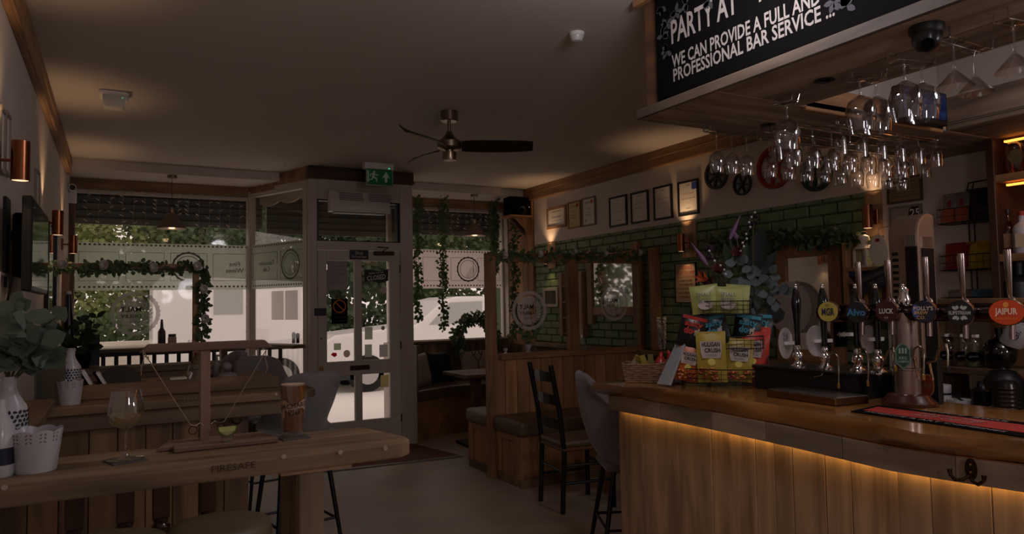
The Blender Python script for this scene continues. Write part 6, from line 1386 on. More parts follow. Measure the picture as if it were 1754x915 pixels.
for x, y, r_, k, bc, s_, tc_, th_ in lens:
    p = onx(x, y, FX-.085); nd = (V((-1, 0, 0))*.75+tocam(p)*.5).normalized(); rr = uz.cross(nd); mt = nd.to_track_quat('Z', 'Y').to_matrix()
    hb = MB(); ring_pts = [(r_*1.0, -.03), (r_*1.04, -.02), (r_*1.04, -.004), (r_*1.0, .0)]
    N = 30; vs_ = []; fs_ = []
    for q, (ra_, za) in enumerate(ring_pts):
        for i in range(N): a_ = 2*math.pi*i/N; vs_.append(p+rr*ra_*math.cos(a_)+uz*ra_*k*math.sin(a_)+nd*za)
    for q in range(3):
        for i in range(N): fs_.append((q*N+i, q*N+(i+1) % N, (q+1)*N+(i+1) % N, (q+1)*N+i))
    fs_ += [tuple(range(N))[::-1]]
    tp = MB().add(vs_, fs_).build('tap_lens', fst, T, 40)
    disc(MB(), p-nd*.002, rr, uz, r_*.98, r_*.98*k, 32, .0025).build('badge_face', mat('tap_badge_%d' % x, bc, .3, coat=.4, emit=.10 if s_ == 'JAIPUR' else 0), tp)
    tm_ = mat('tap_print_%d' % x, tc_, .5); o_ = p+nd*.002
    wmax = None
    text(s_, tm_, tp, o_ + (uz*.012 if s_ == "POLLY'S" else uz*0), rr, uz, th_, {'SLIPSTREAM': .066, 'JAIPUR': .062, 'LUCK': .05, 'MGR': .05}.get(s_), nrm=nd, bold=.03)
    if s_ == "POLLY'S": text('BREW\nCO.', mat('tap_tan', (190, 150, 90), .5), tp, o_-uz*.012-rr*.008, rr, uz, .012, nrm=nd, bold=.02); disc(MB(), o_-rr*.025+uz*.002-nd*.0012, rr, uz, .012, .022, 18, .001).build('blue_figure', mat('tap_blue', (60, 80, 150), .5), tp)
    if s_ == 'SLIPSTREAM':
        hp = MB()
        for sx in (-1, 1):
            for sz in (-1, 1): hp.leaf(o_+rr*sx*.006+uz*sz*.011, rr*sx+uz*sz*.6, nd, .02, .012, 0); hp.leaf(o_+rr*sx*.003+uz*sz*.013, rr*sx*.5+uz*sz, nd, .014, .008, 0)
        hp.build('hop_emblem', tm_, tp)
    if s_ == 'Alvo':
        st_ = MB(); 
        for q in range(5): st_.bar(o_-rr*(.022-.009*q)-uz*.012, o_-rr*(.019-.009*q)+uz*(.010-.006*abs(q-2)), .001, .005, nd)
        st_.build('paint_streaks', mat('tap_teal', (30, 120, 120), .5), tp)
    if s_ == 'JAIPUR': disc(MB(), o_+uz*.024, rr, uz, .008, .009, 14, .001).build('crest', mat('tap_gold', (230, 150, 60), .5), tp); text('INDIA PALE ALE', mat('tap_gold', (230, 150, 60), .5), tp, o_-uz*.02, rr, uz, .006, nrm=nd)
    if s_ == 'MGR': text('IPA', tm_, tp, o_+uz*.026, rr, uz, .008, nrm=nd)
    if s_ == 'LUCK': text('4.5', tm_, tp, o_-uz*.024, rr, uz, .008, nrm=nd)
    MB().cyl(p-nd*.02, V((FX-.01, p.y, p.z)), .012, n=12).build('lens_arm', fst, tp)
    if x > 1420:
        hb_ = V((FX-.045, p.y, p.z+.03)); ht = onx(x+8, {1467: 449, 1518: 446, 1582: 440, 1644: 434, 1724: 427}[x], FX-.07).z
        MB().tube([hb_, hb_+uz*.012, V((FX-.06, p.y, p.z+.05)), V((FX-.07, p.y-.004, ht-.02)), V((FX-.07, p.y-.004, ht))], [.012, .010, .007, .0125, .0115], 12).build('tap_handle', fst, T, 60)
        MB().cyl(V((FX-.045, p.y+.004, p.z-.02)), V((FX-.05, p.y+.004, p.z-.088)), .009, n=12).build('tap_spout', fst, T, 40)
q = c+uz*.185; nd = tocam(q); rr = uz.cross(nd); q = q+nd*.05+rr*(-.012)
hx = [(-.024, .02), (-.012, .034), (0, .04), (.012, .034), (.024, .02), (.024, -.024), (0, -.042), (-.024, -.024)]
bd = MB().prism([q+rr*a*1.0+uz*b*1.2 for a, b in hx], nd*.003).build('keg_badge', mat('badge_green', (96, 124, 104), .5), T)
MB().prism([q+nd*.003+rr*a*.85+uz*b*1.04 for a, b in hx], nd*.001).build('badge_field', mat('badge_dark', (30, 62, 46), .5), bd)
text('KEG', mat('badge_print', (150, 170, 150), .6), bd, q+nd*.004-uz*.008, rr, uz, .010, nrm=nd, bold=.02); text('CHAMPION', MATS['badge_print'], bd, q+nd*.004-uz*.021, rr, uz, .009, .036, nrm=nd, bold=.01)
for k in range(3): MB().obox(q+nd*.005+rr*(-.010+.01*k)+uz*.018, rr*.003, uz*.010, nd*.0006).build('tap_motif', MATS['badge_print'], bd)
# ---- drip tray and runner
A_, B_, C_ = onz(1312, 667, BZ+.03), onz(1431, 683, BZ+.03), onz(1478, 676, BZ+.03)
ex, ey = B_-A_, C_-B_; ey = ey-ex.normalized()*ey.dot(ex.normalized()); T = thing('drip_tray', 'slatted steel drip tray on the bar before the pumps', 'tray')
cc_ = A_+ex/2+ey/2-uz*.0145; MB().obox(cc_, ex/2, ey/2, uz*.0135).build('body', mat('tray_bronze', (120, 86, 56), .3, .9), T, bev=.003)
for k in range(22): p = A_+ex*(k+.5)/22; MB().bar(p+ey*.06+uz*.001, p+ey*.94+ex*.03+uz*.001, .006, .004).build('slat', M_steel, T)
T = thing('bar_runner', 'red and black lettered bar towel lying on the bar', 'bar runner'); rz_ = BZ+.004
f0, f1, n0, n1 = onz(1505, 694, rz_), onz(1754, 723.5, rz_), onz(1457, 704, rz_), onz(1754, 748, rz_); f1 = f1+(f1-f0)*.4; n1 = n1+(n1-n0)*.4
for o_ in (f0, f1, n0, n1): o_.z = rz_
pz([n0, n1, f1, f0], BZ+.0008, rz_).build('towel', M_matte, T)
L_ = lambda u, v: n0.lerp(n1, u).lerp(f0.lerp(f1, u), v)
pz([L_(0.03, .24), L_(1, .24), L_(1, .78), L_(.03, .78)], rz_, rz_+.001).build('red_band', mat('runner_red', (160, 40, 30), .9), T)
dv = (n1-n0).normalized(); pv = uz.cross(dv)
wl_ = (n1-n0).length
text('SCIENCE & ART COMBINES', chalk, T, L_(.36, .11), dv, pv, .02, wl_*.58, nrm=uz, bold=.01, lift=.002); text('SINCE 2005', chalk, T, L_(.45, .9), dv, pv, .02, wl_*.36, nrm=uz, bold=.01, lift=.002)
text('TASTE THE\nART OF IT', chalk, T, L_(.40, .5), dv, pv, .032, nrm=uz, lift=.003, shear=.2)
# ---- snack stand
sc_ = V((2.51, 2.50, BZ)); sn = tocam(sc_); sr = uz.cross(sn); SD = (sc_-EYE).dot(FW)
T = thing('snack_stand', 'three-tier black wire snack stand on the bar', 'stand')
def round_tier(z_, r_, h_, nv, k_=.62):
    mb = MB(); N = 28
    for k in range(4): mb.tube([sc_+sr*r_*math.cos(2*math.pi*i/N)+sn*r_*k_*math.sin(2*math.pi*i/N)+uz*(z_+h_*k/3) for i in range(N)], .0026 if k in (0, 3) else .0014, 5, closed=True)
    for i in range(nv): a_ = 2*math.pi*i/nv; p = sc_+sr*r_*math.cos(a_)+sn*r_*k_*math.sin(a_); mb.tube([p+uz*z_, p+uz*(z_+h_)], .0014, 4)
    for i in range(9): a = -1+2*(i+.5)/9; w_ = math.sqrt(1-a*a); mb.tube([sc_+sr*r_*a+sn*r_*k_*w_+uz*z_, sc_+sr*r_*a-sn*r_*k_*w_+uz*z_], .0014, 4)
    mb.build('basket', wirem, T)
tz = [.018, .175, .335]; round_tier(tz[0], .205, .065, 34); round_tier(tz[1], .175, .055, 30, .32); round_tier(tz[2], .125, .06, 24)
for s_ in (-1, 1): MB().tube([sc_+sr*s_*.2+uz*.0, sc_+sr*s_*.19-sn*.1+uz*.2, sc_+sr*s_*.13-sn*.08+uz*.42], .004, 6).build('upright', wirem, T)
for a_ in (0, 2.1, 4.2): MB().cyl(sc_+sr*.15*math.cos(a_)+sn*.09*math.sin(a_), sc_+sr*.15*math.cos(a_)+sn*.09*math.sin(a_)+uz*.018, .008, n=8).build('foot', M_black, T)
yel = mat('yellow_crush_packet', (166, 144, 54), .4, var=.12, scale=18); red = mat('red_crush_packet', (178, 44, 22), .4, var=.12, scale=18); ora = mat('orange_crush_packet', (190, 92, 30), .4, var=.12, scale=18); ink = mat('packet_ink', (24, 20, 20), .6); pw_ = mat('packet_white', (176, 160, 150), .6); lime = mat('lime_packet', (150, 152, 84), .4, var=.15, scale=18)
nutm = [mat('snack_nut', (186, 120, 50), .6), mat('snack_red', (150, 50, 24), .6)]
def crush(flav, w_, h_):
    def f(T, c, r, u, n):
        k = w_/.13; lift = n*.024
        MB().prism([c+r*a*w_+u*b*h_+lift for a, b in ((-.34, .62), (-.30, .50), (.30, .50), (.36, .66), (.34, .86), (-.36, .84))], n*.001).build('label_panel', pw_, T)
        text('HULIGAN', ink, T, c+u*h_*.78+lift, r, u, h_*.09, w_*.60, nrm=n, bold=.03, lift=.003); text('CRUSH', ink, T, c+u*h_*.66+r*w_*.05+lift, r, u, h_*.085, w_*.52, nrm=n, bold=.03, lift=.003); text(flav, mat('packet_grey', (120, 110, 96), .6), T, c+u*h_*.56+lift, r, u, h_*.05, w_*.36, nrm=n, lift=.003)
        rnd = random.Random(int(w_*1e4)); mb = MB(); mb2 = MB()
        for q in range(26): (mb if q % 2 else mb2).ell(c+r*rnd.uniform(-.4, .4)*w_+u*h_*rnd.uniform(.06, .30)+n*.019, .010*k, .010*k, .006*k, 7, 4)
        mb.build('printed_nuts', nutm[0], T); mb2.build('printed_chips', nutm[1], T); disc(MB(), c+u*h_*.42+n*.023, r, u, w_*.13, w_*.12, 18, .0015).build('printed_slice', mat('lemon_print', (206, 190, 90), .6), T)
    return f
def bag_px(x, y, w_, h_, off, m, label, extra=None, tilt=0., z_=None, puff=.022, lean=.06):
    p = atd(x, y, SD-off)
    if z_ is not None: p.z = BZ+z_+.004
    return snack_bag(label, p, w_, h_, sr, uz-sn*lean, sn, m, 'snack bag', extra, puff, tilt, 'snack_bag')
bag_px(1174, 662, .11, .165, -.01, ora, 'orange crush snack bag at the stand edge by the menu holder', crush('SWEET CHILLI', .11, .165), R(-12), tz[0])
bag_px(1221, 664, .135, .225, .06, yel, 'upright yellow crush snack bag at the front of the stand', crush('CHEESE', .135, .225), R(1), tz[0])
bag_px(1264, 664, .125, .19, .04, yel, 'yellow crush snack bag half hidden behind its neighbours', crush('CHEESE', .125, .19), R(-5), tz[0])
bag_px(1290, 662, .105, .22, .02, red, 'red crush snack bag at the pump end of the stand', crush('BBQ', .115, .22), R(-2), tz[0])
bag_px(1299, 650, .08, .24, -.02, red, 'plain red snack bag at the back of the lowest basket', None, R(-6), tz[0])
blk = mat('black_packet', (16, 14, 16), .35); cy = mat('cyan_print', (50, 130, 150), .6); rd2 = mat('dark_red_print', (170, 36, 22), .6)
def salty(pm_, words, hd):
    def f(T, c, r, u, n):
        MB().obox(c+u*.142+n*.008, r*.056, u*.008, n*.002).build('coloured_header', hd, T)
        text(words[0], pm_, T, c+u*.112+n*.021, r, u, .028, .085, nrm=n, bold=.03, lift=.003); text(words[1], pm_, T, c+u*.078+n*.023-r*.008, r, u, .032, .06, nrm=n, bold=.04, lift=.003)
        mb = MB(); 
        for a, b, ra, rb in ((.022, .082, .010, .008), (.030, .092, .005, .005), (.016, .070, .003, .008), (.028, .070, .003, .008)): disc(mb, c+r*a+u*b+n*.025, r, u, ra, rb, 12, .001)
        mb.build('dog_emblem', pw_, T)
    return f
for x, y, t_, m2, wds, lb_, of in ((1180, 618, -14, rd2, ('salty', 'dog'), 'black and red snack bag leaning at the stand middle', -.02), (1233, 618, 12, cy, ('salty', 'dog'), 'black and cyan snack bag leaning towards the wicker basket', .0), (1276, 618, -10, cy, ('salty', 'dog'), 'black and cyan snack bag leaning towards the hand pumps', -.02), (1206, 618, -4, rd2, ('chilli', 'hot'), 'black snack bag with orange lettering wedged between two', -.04), (1300, 616, -4, cy, ('salty', 'dog'), 'plain black snack bag at the pump end of the middle tier', -.06)):
    bag_px(x, y, .125, .15, of, blk, lb_, salty(m2, wds, m2), R(t_), tz[1])
def nibble(T, c, r, u, n):
    text('SMALL\nBITES', mat('slate_print', (90, 92, 100), .7), T, c+u*.075+n*.024, r, u, .02, .07, nrm=n, lift=.003); disc(MB(), c+u*.04+n*.022, r, u, .035, .022, 20, .001).build('bowl_print', pw_, T)
bag_px(1211, 546, .13, .125, .0, lime, 'lime green snack bag with a raised corner in the top basket', nibble, R(6), tz[2]); bag_px(1247, 546, .13, .115, .03, lime, 'lime green snack bag at the front of the top basket', nibble, R(-3), tz[2]); bag_px(1262, 546, .11, .125, -.02, lime, 'lime green snack bag at the back of the top basket', None, R(-5), tz[2])
# ---- wicker basket with sachets
T = thing('wicker_basket', 'shallow wicker basket of sauces at the end of the bar', 'basket'); wk = mat('wicker', (128, 96, 68), .7, var=.25, scale=40)
b0 = V((2.36, 2.83, BZ+.002)); br = sr; bn = sn
def wp(a, b, z_): s_ = 1+.12*z_/.1; return b0+br*a*.135*s_+bn*b*.075*s_+uz*(z_+ .028*(z_/.1)*max(0, a))
for k in range(9):
    z_ = .004+k*.0105; pts = []
    for a0_, b0_, a1_, b1_ in ((-1, 1, 1, 1), (1, 1, 1, -1), (1, -1, -1, -1), (-1, -1, -1, 1)):
        for i in range(8): t = i/8; q = wp(a0_+(a1_-a0_)*t, b0_+(b1_-b0_)*t, z_); pts.append(q+(bn if abs(b0_-b1_) < .1 else br)*.003*(1 if (i+k) % 2 else -1))
    MB().tube(pts, .0052, 6, closed=True).build('weave_row', wk, T, 60)
mb = MB()
for a in (-1, -.5, 0, .5, 1):
    for b in (-1, 1): mb.tube([wp(a, b, 0), wp(a, b, .1)], .004, 5)
mb.build('stakes', wk, T); MB().add([wp(-1, -1, .004), wp(1, -1, .004), wp(1, 1, .004), wp(-1, 1, .004)], [(0, 1, 2, 3)]).build('bottom', wk, T)
rnd = random.Random(8)
for k, (a, col_, nm) in enumerate(((-.7, (150, 140, 110), 'pale'), (-.5, (150, 130, 50), 'yellow'), (-.3, (160, 140, 60), 'mustard'), (-.12, (120, 104, 60), 'olive'))):
    c = wp(a, rnd.uniform(-.3, .3), .085); d = V((rnd.uniform(-.5, .5), rnd.uniform(-.5, .5), 1)).normalized(); s_ = d.cross(sn).normalized()
    T = thing('sauce_sachet', '%s sauce sachet poking out of the wicker basket' % nm, 'sachet'); MB().obox(c+d*.012, s_*.014, d*.03, s_.cross(d)*.002).build('packet', mat('sachet_%d' % k, col_, .4), T); MB().obox(c+d*.045, s_*.014, d*.003, s_.cross(d)*.001).build('crimp', mat('sachet_%d' % k, col_, .4), T)
for k, (a, b, lb_) in enumerate(((.2, .1, 'red sauce bottle lying in the wicker basket'), (.62, .0, 'red squeezy bottle leaning in the wicker basket end'))):
    c = wp(a, b, .075); T = thing('sauce_bottle', lb_, 'bottle'); d = V((.3-.6*k, .2, 1)).normalized(); rot = d.to_track_quat('Z', 'Y').to_matrix(); rdm = mat('ketchup_red', (170, 40, 36), .35)
    MB().lathe([(.02, -.05), (.024, -.04), (.024, .02), (.018, .04), (.01, .045)], c, 16, rot=rot).build('body', rdm, T, 50); MB().lathe([(.012, .044), (.010, .06), (.003, .07)], c, 12, rot=rot).build('cap', rdm, T, 50)
# ---- leaning menu holder
T = thing('menu_holder', 'silver easel menu holder leaning back on the bar', 'menu holder'); mdp = (V((2.36, 2.62, BZ))-EYE).dot(FW)
q = [atd(1127, 664, mdp), atd(1150, 668, mdp-.06), atd(1178, 585, mdp), atd(1164, 579, mdp+.05)]
q[0].z = max(q[0].z, BZ+.003); q[1].z = max(q[1].z, BZ+.003); nv = (q[1]-q[0]).cross(q[3]-q[0]).normalized()
MB().prism(q, nv*.012).build('frame', mat('silver_frame', (150, 152, 154), .45, .2), T, bev=.002)
qi = [q[0].lerp(q[2], .04).lerp(q[1].lerp(q[3], .04), .1)]
ci = (q[0]+q[1]+q[2]+q[3])/4; MB().prism([ci+(p-ci)*V((.88, .88, .72)) if False else ci+(p-ci)*.80 for p in q], -nv*.001).build('menu_sheet', M_paper, T)
lg = atd(1160, 662, mdp+.08); lg.z = BZ+.003; MB().prism([ci+(q[3]-q[0])*.05, lg+sr*.03, lg-sr*.01], sn*.004).build('easel_leg', M_wplastic, T)
# ---- flowers behind the stand
FD = SD+.20; vb = atd(1290, 600, FD); vb.z = BZ
T = thing('flower_vase', 'dark vase behind the snack stand', 'vase'); MB().lathe([(.05, 0), (.06, .01), (.07, .12), (.045, .22), (.05, .26), (.044, .26), (.038, .2)], vb, 20).build('body', mat('dark_vase', (16, 14, 14), .4), T, 50); MB().lathe([(.001, .2), (.038, .2)], vb, 16).build('foam', mat('floral_foam', (26, 32, 22), .9), T)
vt = vb+uz*.24; T = thing('flower_arrangement', 'artificial bouquet of lilies, thistles and eucalyptus on the bar', 'flowers')
big = leafmat('dark_broad_leaf', (14, 20, 12), .2); mid = leafmat('mid_broad_leaf', (40, 62, 26), .3); eu = leafmat('blue_eucalyptus', (82, 92, 90), .15); lil = mat('lilac_spike', (108, 76, 106), .6); oran = mat('orange_lily', (160, 68, 34), .6, var=.3, scale=30); red_l = mat('burgundy_lily', (84, 34, 30), .6, var=.3, scale=30)
def stem(e, m=None): e = V(e); MB().tube([vt, vt.lerp(e, .5)+uz*.02, e], .003, 5).build('stem', stemm, T)
def bigleaf(b, e, w_, m): b, e = V(b), V(e); MB().leaf(b, e-b, sn+uz*.2, (e-b).length, w_, .18).build('leaf', m, T, 60)
fx = lambda x, y, o_=0: atd(x, y, FD-o_)
for b, e, w_, m, o_ in (((1285, 480), (1308, 385), .10, big, .03), ((1290, 490), (1332, 428), .05, big, .03), ((1290, 470), (1326, 458), .05, big, .06), ((1253, 470), (1241, 415), .05, mid, .05), ((1310, 545), (1345, 535), .09, big, .0), ((1305, 525), (1338, 520), .07, big, .05), ((1265, 470), (1280, 415), .05, mid, .05), ((1225, 490), (1195, 470), .035, mid, .06)): bigleaf(fx(*b, o_), fx(*e, o_), w_, m)
for (b, e, w_) in (((1250, 410), (1268, 368), .03), ((1212, 455), (1184, 416), .032), ((1262, 410), (1258, 395), .035)):
    p, q_ = fx(*b, .08), fx(*e, .08); MB().tube([p, p.lerp(q_, .3), p.lerp(q_, .6), q_], [.006, .014, .008, .001], 8).build('lilac_spike', lil, T, 60); stem(p)
for x, y, r_ in ((1218, 434, .042), (1290, 377, .036)):
    p = fx(x, y, .06); stem(p); mb = MB(); rnd = random.Random(x)
    for k in range(150):
        d = V((rnd.gauss(0, 1), rnd.gauss(0, 1), rnd.gauss(0, 1))).normalized(); mb.leaf(p+d*r_*.5, d, (0, 0, 1), r_*.6, .006, 0)
    mb.build('thistle_head', mat('thistle_purple', (70, 44, 62), .8), T)
for (x, y), (ex_, ey_), m in (((1215, 480), (1188, 470), oran), ((1225, 495), (1205, 478), red_l), ((1235, 470), (1228, 455), red_l), ((1270, 440), (1262, 430), red_l)):
    p, q_ = fx(x, y, .09), fx(ex_, ey_, .13); stem(p); d = (q_-p).normalized(); a = d.cross(uz).normalized(); b = a.cross(d)
    for k in range(6): t = k*1.047; MB().leaf(p, d+(a*math.cos(t)+b*math.sin(t))*.55, d, .075, .03, .3).build('petal', m, T, 60)
p0_ = None; rnd = random.Random(3)
for (x, y) in ((1268, 440), (1262, 455), (1285, 460), (1258, 475), (1275, 478), (1292, 472), (1250, 488), (1268, 492), (1287, 488), (1300, 478), (1312, 492), (1322, 470), (1330, 482), (1318, 505), (1335, 500), (1305, 512), (1290, 510), (1326, 520), (1345, 505), (1280, 520), (1248, 500), (1298, 530)):
    for k in range(2):
        p = fx(x+rnd.uniform(-4, 4), y+rnd.uniform(-4, 4), .08+.05*rnd.random()); a_ = rnd.uniform(0, 6.28); MB().leaf(p, sr*math.cos(a_)+uz*math.sin(a_)+sn*.3, sn+uz*.3, .055, .042, .12).build('leaf', eu, T, 60)
for ch in (((1215, 430), (1224, 447), (1234, 455), (1240, 462), (1243, 470)), ((1293, 364), (1287, 372), (1283, 381), (1285, 389), (1278, 401), (1279, 409), (1272, 416), (1274, 422), (1269, 430))):
    pts = [fx(*q_, .13) for q_ in ch]; MB().tube(pts, .0015, 4).build('pearl_wire', stemm, T)
    for p in pts: MB().ell(p, .006, .006, .006, 8, 5).build('pearl', M_ceram, T, 60)
for e in ((1258, 470), (1290, 470), (1320, 480), (1230, 470)): stem(fx(*e, .06))
# ---- tower heater behind the pumps
T = thing('tower_cooler', 'tall rounded silver tower unit with side vents behind the bar', 'appliance'); TX = 3.30
ya, yb = onx(1521, 420, TX).y, onx(1572, 420, TX).y; zt = onx(1550, 366, TX).z; N = 10
prof = [(TX, .93), (TX, zt-.10)]+[(TX+.10-.10*math.cos(t*math.pi/2/N), zt-.10+.10*math.sin(t*math.pi/2/N)) for t in range(1, N+1)]+[(TX+.14, zt-.01), (TX+.14, .93)]
ts = mat('silver_shell', (166, 142, 124), .38, .55)
MB().prism([(x, ya, z_) for x, z_ in prof], (0, yb-ya, 0)).build('shell', ts, T, bev=.012, seg=2)
for k in range(22): MB().box(TX-.004, TX+.004, ya-.05, ya-.02, 1.02+k*.03, 1.035+k*.03).build('vent_slot', M_black, T)
MB().box(TX-.006, TX+.003, yb+.005, yb+.06, .98, zt-.16).build('dark_panel', M_black, T)
MB().box(TX+.025, TX+.115, yb-.006, yb+.002, .98, zt-.17).build('side_panel', M_black, T)
for k in range(8): MB().box(TX+.026+k*.011, TX+.031+k*.011, yb-.008, yb+.002, zt-.165, zt-.115).build('rib', M_chrome, T)
for k in range(7): MB().box(TX-.008, TX+.003, yb+.006+k*.008, yb+.010+k*.008, zt-.155, zt-.105).build('rib', M_chrome, T)
# ---- back counter, shelf and the things on it
T = thing('back_counter', 'timber back counter behind the beer font', 'counter'); KX = 3.2
MB().box(KX, 4.05, .1, 2.9, .89, .93).build('top', dwood('Y'), T, bev=.004)
for k in range(4):
    y_ = .12+k*.69; MB().box(KX+.04, 4.03, y_, y_+.68, 0, .89).build('cupboard', dwood('Z'), T); d_ = MB().box(KX+.02, KX+.04, y_+.02, y_+.66, .06, .86).build('door', dwood('Z'), T, bev=.003); 
for k in range(9): MB().box(4.0, 4.04, .3+k*.2, .498+k*.2, .93, 1.36).build('backsplash_plank', owood('Z'), T)
T = thing('jar_shelf', 'dark timber shelf of labelled jars behind the font', 'shelf'); hz = onx(1650, 628, 3.78).z
MB().box(3.70, 4.0, .6, 2.25, hz-.03, hz).build('board', dwood('Y'), T, bev=.003); MB().box(3.70, 4.0, 2.22, 2.25, .93, hz-.03).build('support', dwood('Z'), T)
MB().box(3.70, 4.0, .6, 2.25, hz+.32, hz+.345).build('upper_board', dwood('Y'), T, bev=.003); MB().box(3.70, 4.0, 2.22, 2.25, hz, hz+.32).build('support', dwood('Z'), T)
for x, cont, lb_ in ((1622, (120, 70, 40), 'glass jar of brown garnish with a black label'), (1648, (90, 60, 40), 'glass jar with a black label between two jars'), (1668, (80, 84, 40), 'glass jar of green garnish with a black label')):
    p = onx(x, 610, 3.80); c = V((3.80, p.y, hz)); T = thing('garnish_jar', lb_, 'jar'); MB().lathe([(.045, 0), (.05, .008), (.05, .12), (.038, .14), (.042, .15)], c, 18).build('glass_body', M_glass, T, 40)
    MB().lathe([(.044, .004), (.046, .08), (.001, .085)], c, 16).build('contents', mat('garnish_%d' % x, cont, .7, var=.4, scale=40), T); MB().cyl(c+uz*.15, c+uz*.165, .042, n=16).build('lid', M_steel, T)
    nd = tocam(c); disc(MB(), c+nd*.051+uz*.055, uz.cross(nd), uz, .035, .024, 20, .001).build('oval_label', M_matte, T); text('garnish', chalk, T, c+nd*.053+uz*.055, uz.cross(nd), uz, .010, nrm=nd)
for k, (x, y, col_, nm) in enumerate(((1593, 577, (96, 104, 30), 'lime'), (1601, 577, (90, 100, 30), 'lime'), (1592, 592, (150, 120, 40), 'lemon'), (1600, 592, (150, 120, 40), 'lemon'))):
    p = onx(x, y, 3.76); T = thing('citrus_fruit', '%s %s piled at the end of the jar shelf' % (('upper', 'lower')[k // 2], nm), 'fruit', '%ss at the end of the jar shelf' % nm); z_ = hz+.034+(.062 if k < 2 else 0)
    MB().ell((3.76, p.y, z_), .032, .032, .034).build('skin', mat('citrus_'+nm, col_, .45, bump=.1, scale=80), T, 60); MB().ell((3.76, p.y, z_+.034), .005, .005, .004, 8, 4).build('stem_end', stemm, T)
kr = .075; c = V((3.80, onx(1712, 600, 3.80).y, hz)); T = thing('black_kettle', 'round glossy black vessel standing on the jar shelf', 'kettle'); kz = hz+kr
MB().lathe([(.03, 0), (.04, .004), (.035, .012)], c, 20).build('foot', M_black, T, 50); MB().ell((c.x, c.y, kz), kr, kr, kr*1.05, 20, 12).build('body', gloss, T, 60); MB().tube([(c.x, c.y, kz+kr*.85), (c.x, c.y, kz+kr+.05)], .018, 10).build('neck', gloss, T)
c = onx(1740, 572, 3.42); T = thing('gin_mug', 'white mug hand-lettered Gin hanging upside down', 'mug'); MB().lathe([(.04, -.055), (.046, -.05), (.046, .05), (.042, .05), (.042, -.045), (.001, -.045)], c, 22, rot=Matrix.Rotation(R(24), 3, 'X')).build('body', M_ceram, T, 50)
nd = tocam(c); text('Gin', M_ink, T, c+nd*.047, (uz*.9+uz.cross(nd)*.4), (uz*.4-uz.cross(nd)*.9), .03, nrm=nd, shear=.2); MB().tube([c+nd*.03+uz.cross(nd)*-.035+uz*z_ for z_ in (.04, .055, .06)]+[c+V((0, 0, .10))], .005, 6).build('handle', M_ceram, T); MB().tube([c+uz*.05, c+uz*.10, V((3.72, c.y, c.z+.12)), V((3.72, c.y, hz+.33))], .003, 5).build('hook', M_chrome, T)
def cnt(x, y, X_=3.36): p = onx(x, y, X_); return V((X_, p.y, .93))
lathe_thing('white_tub', 'low white ribbed tub on the back counter', 'tub', cnt(1646, 690), [(.04, 0), (.05, .01), (.055, .05), (.05, .05), (.04, .01)], M_ceram)
T = thing('labelled_tin', 'dark tin with a white band on the back counter', 'tin'); c = cnt(1683, 690); MB().lathe([(.04, 0), (.042, .005), (.042, .10), (.02, .115), (.016, .14), (.001, .14)], c, 20).build('body', mat('dark_tin', (26, 20, 20), .3, .6), T, 50); MB().lathe([(.0426, .02), (.0426, .035)], c, 20).build('white_band', M_wplastic, T)
T = thing('ribbed_canister', 'ribbed dark steel canister on the back counter', 'canister'); c = cnt(1722, 690); MB().lathe([(.055, 0)]+[(.055-.003*(k % 2), .012+k*.009) for k in range(13)]+[(.05, .14), (.001, .14)], c, 24).build('body', mat('gun_metal', (60, 54, 52), .25, .9), T, 30); MB().cyl(c+uz*.14, c+uz*.15, .045, n=20).build('lid', M_black, T)
T = thing('coffee_cap', 'black domed lid pot behind the ribbed canister', 'pot'); c = cnt(1720, 665, 3.6); MB().lathe([(.075, 0), (.085, .03), (.078, .13), (.05, .17), (.001, .18)], c, 24).build('body', M_black, T, 50); MB().ell(c+uz*.175, .015, .015, .012).build('knob', M_black, T)
T = thing('white_jug', 'white lidded pot at the end of the black box', 'pot'); c = cnt(1614, 692); MB().lathe([(.035, 0), (.04, .06), (.036, .07), (.04, .08), (.04, .11), (.001, .115)], c, 20).build('body', M_ceram, T, 50); MB().lathe([(.0405, .066), (.0405, .074)], c, 18).build('dark_band', M_black, T)
T = thing('cable_tongs', 'black tongs resting on the back counter', 'tongs'); p, q_ = onx(1606, 660, 3.4), onx(1660, 690, 3.4)
for s_ in (-1, 1): MB().bar(V((3.4+s_*.012, p.y, p.z)), V((3.4+s_*.02, q_.y, max(q_.z, .945))), .01, .006).build('arm', M_black, T)
# black box with an oval badge
T = thing('drinks_dispenser', 'black upright dispenser box with an orange oval badge', 'dispenser'); a, b = onx(1566, 690, 2.66), onx(1606, 614, 2.66)
MB().box(2.66, 2.69, b.y, a.y, BZ+.001, b.z).build('front_panel', M_black, T, bev=.003); MB().box(2.63, 2.66, b.y+.01, a.y-.01, BZ+.001, BZ+.02).build('foot', M_black, T)
p = onx(1590, 660, 2.658); disc(MB(), p, -uy, uz, .024, .042, 24, .002).build('oval_badge', mat('badge_cream', (170, 130, 80), .5), T); disc(MB(), p-V((.002, 0, 0)), -uy, uz, .02, .037, 24, .002).build('oval_field', mat('badge_orange', (150, 60, 24), .5), T); text('ALE', chalk, T, p-V((.004, 0, 0)), -uy, uz, .014, nrm=(-1, 0, 0))
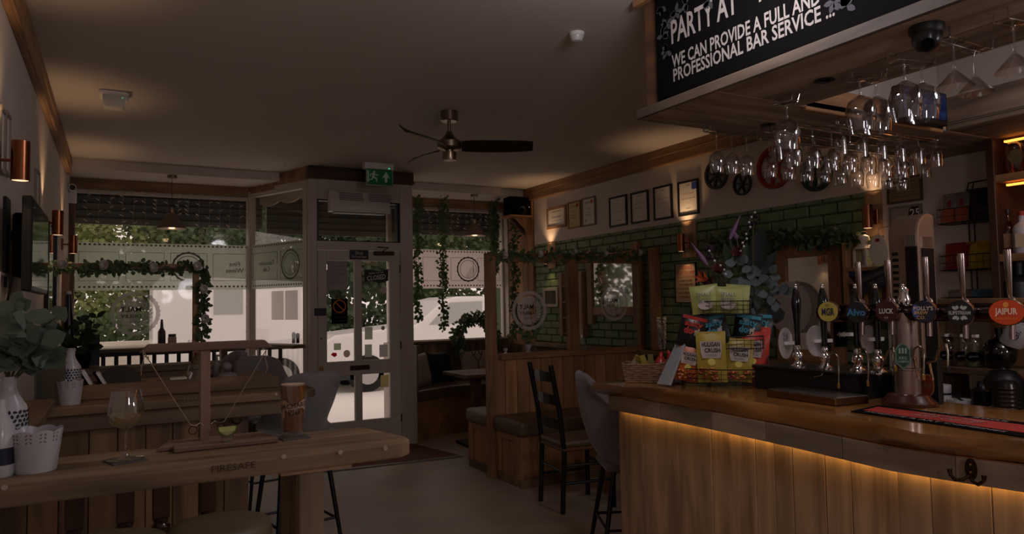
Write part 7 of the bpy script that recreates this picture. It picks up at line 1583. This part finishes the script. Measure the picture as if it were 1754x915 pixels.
# ---- lit bottle shelves
T = thing('bottle_shelves', 'lit timber bottle shelves at the end of the white wall', 'shelves'); BX0, BX1 = 4.06, 4.385
ypost = onx(1696, 330, BX0).y; zsh = [onx(1725, 297, BX0).z, onx(1725, 435, BX0).z, onx(1725, 545, BX0).z]
MB().box(BX0, BX1, ypost-.025, ypost+.015, .93, CZ0-.002).build('side', wood('shelf_side', (44, 24, 12), (86, 52, 28), 'Z', .5), T, bev=.003); MB().box(BX1-.02, BX1, .3, ypost-.025, .93, CZ0-.002).build('back', owood('Z'), T)
for z_ in zsh: MB().box(BX0, BX1-.02, .3, ypost-.025, z_-.04, z_).build('shelf', owood('Y'), T, bev=.003)
ls = mat('shelf_light', (255, 150, 60), .5, emit=6)
for z_ in (CZ0-.02, zsh[0]-.05): MB().box(BX0+.04, BX0+.06, .4, ypost-.06, z_-.01, z_).build('light_strip', ls, T)
def bottle(x, X_, z_, H, r_, m, label, lab=None, cap=M_black, shape=0):
    p = onx(x, 300, X_); c = V((X_, p.y, z_+.001)); T = thing('bottle', label, 'bottle')
    MB().lathe([(r_*.9, 0), (r_, .006), (r_, H*.58), (r_*.9, H*.64), (r_*.36, H*.75), (r_*.34, H*.92), (.001, H*.92)], c, 20).build('body', m, T, 40); MB().lathe([(r_*.4, H*.90), (r_*.4, H), (.001, H)], c, 14).build('cap', cap, T, 40)
    if lab:
        nd = tocam(c); rr = uz.cross(nd); (MB().prism([c+nd*(r_+.001)+rr*r_*.8*math.cos(k*math.pi/3)+uz*(H*.33+r_*.8*math.sin(k*math.pi/3)) for k in range(6)], nd*.001) if shape else MB().obox(c+nd*(r_+.001)+uz*H*.3, rr*r_*.75, uz*H*.16, nd*.001)).build('label', lab, T)
amber = glass('amber_spirit', (.75, .38, .10), .08); clearb = glass('clear_bottle', (.9, .85, .8), .1)
bottle(1742, 4.16, zsh[0], .27, .05, clearb, 'squat clear bottle with a hexagon label on the top shelf', mat('olive_label', (84, 78, 40), .6), mat('green_cap', (90, 100, 40), .5), 1)
bottle(1722, 4.16, zsh[1], .24, .035, amber, 'amber spirit bottle with a black cap on the middle shelf', mat('tan_label', (130, 96, 60), .6))
bottle(1746, 4.14, zsh[1], .22, .045, M_ceram, 'white ceramic bottle on the middle shelf', mat('cream_label', (170, 150, 120), .6), mat('red_cap', (150, 40, 24), .5)); bottle(1708, 4.24, zsh[1], .22, .03, amber, 'slim amber bottle against the shelf side', mat('dark_label', (60, 30, 20), .6))
bottle(1735, 4.16, zsh[2], .30, .08, M_black, 'large black bottle on the bottom shelf'); bottle(1775, 4.16, zsh[0], .28, .04, amber, 'amber bottle beside the hexagon label bottle', mat('tan_label', (130, 96, 60), .6))
# ================================================================ origins at the base of each thing
bpy.context.view_layer.update()
for o in REB:
    if o.type == 'EMPTY':
        pts = [c_.matrix_world @ V(b) for c_ in o.children for b in c_.bound_box]
        if not pts: continue
        base = V(((min(p.x for p in pts)+max(p.x for p in pts))/2, (min(p.y for p in pts)+max(p.y for p in pts))/2, min(p.z for p in pts)))
        o.location = base
        for c_ in o.children: c_.location = c_.location-base
    else:
        ps = [V(b) for b in o.bound_box]; base = V(((ps[0].x+ps[6].x)/2, (ps[0].y+ps[6].y)/2, ps[0].z))
        o.data.transform(Matrix.Translation(-base)); o.location = o.location+base
        for c_ in o.children: c_.location = c_.location-base
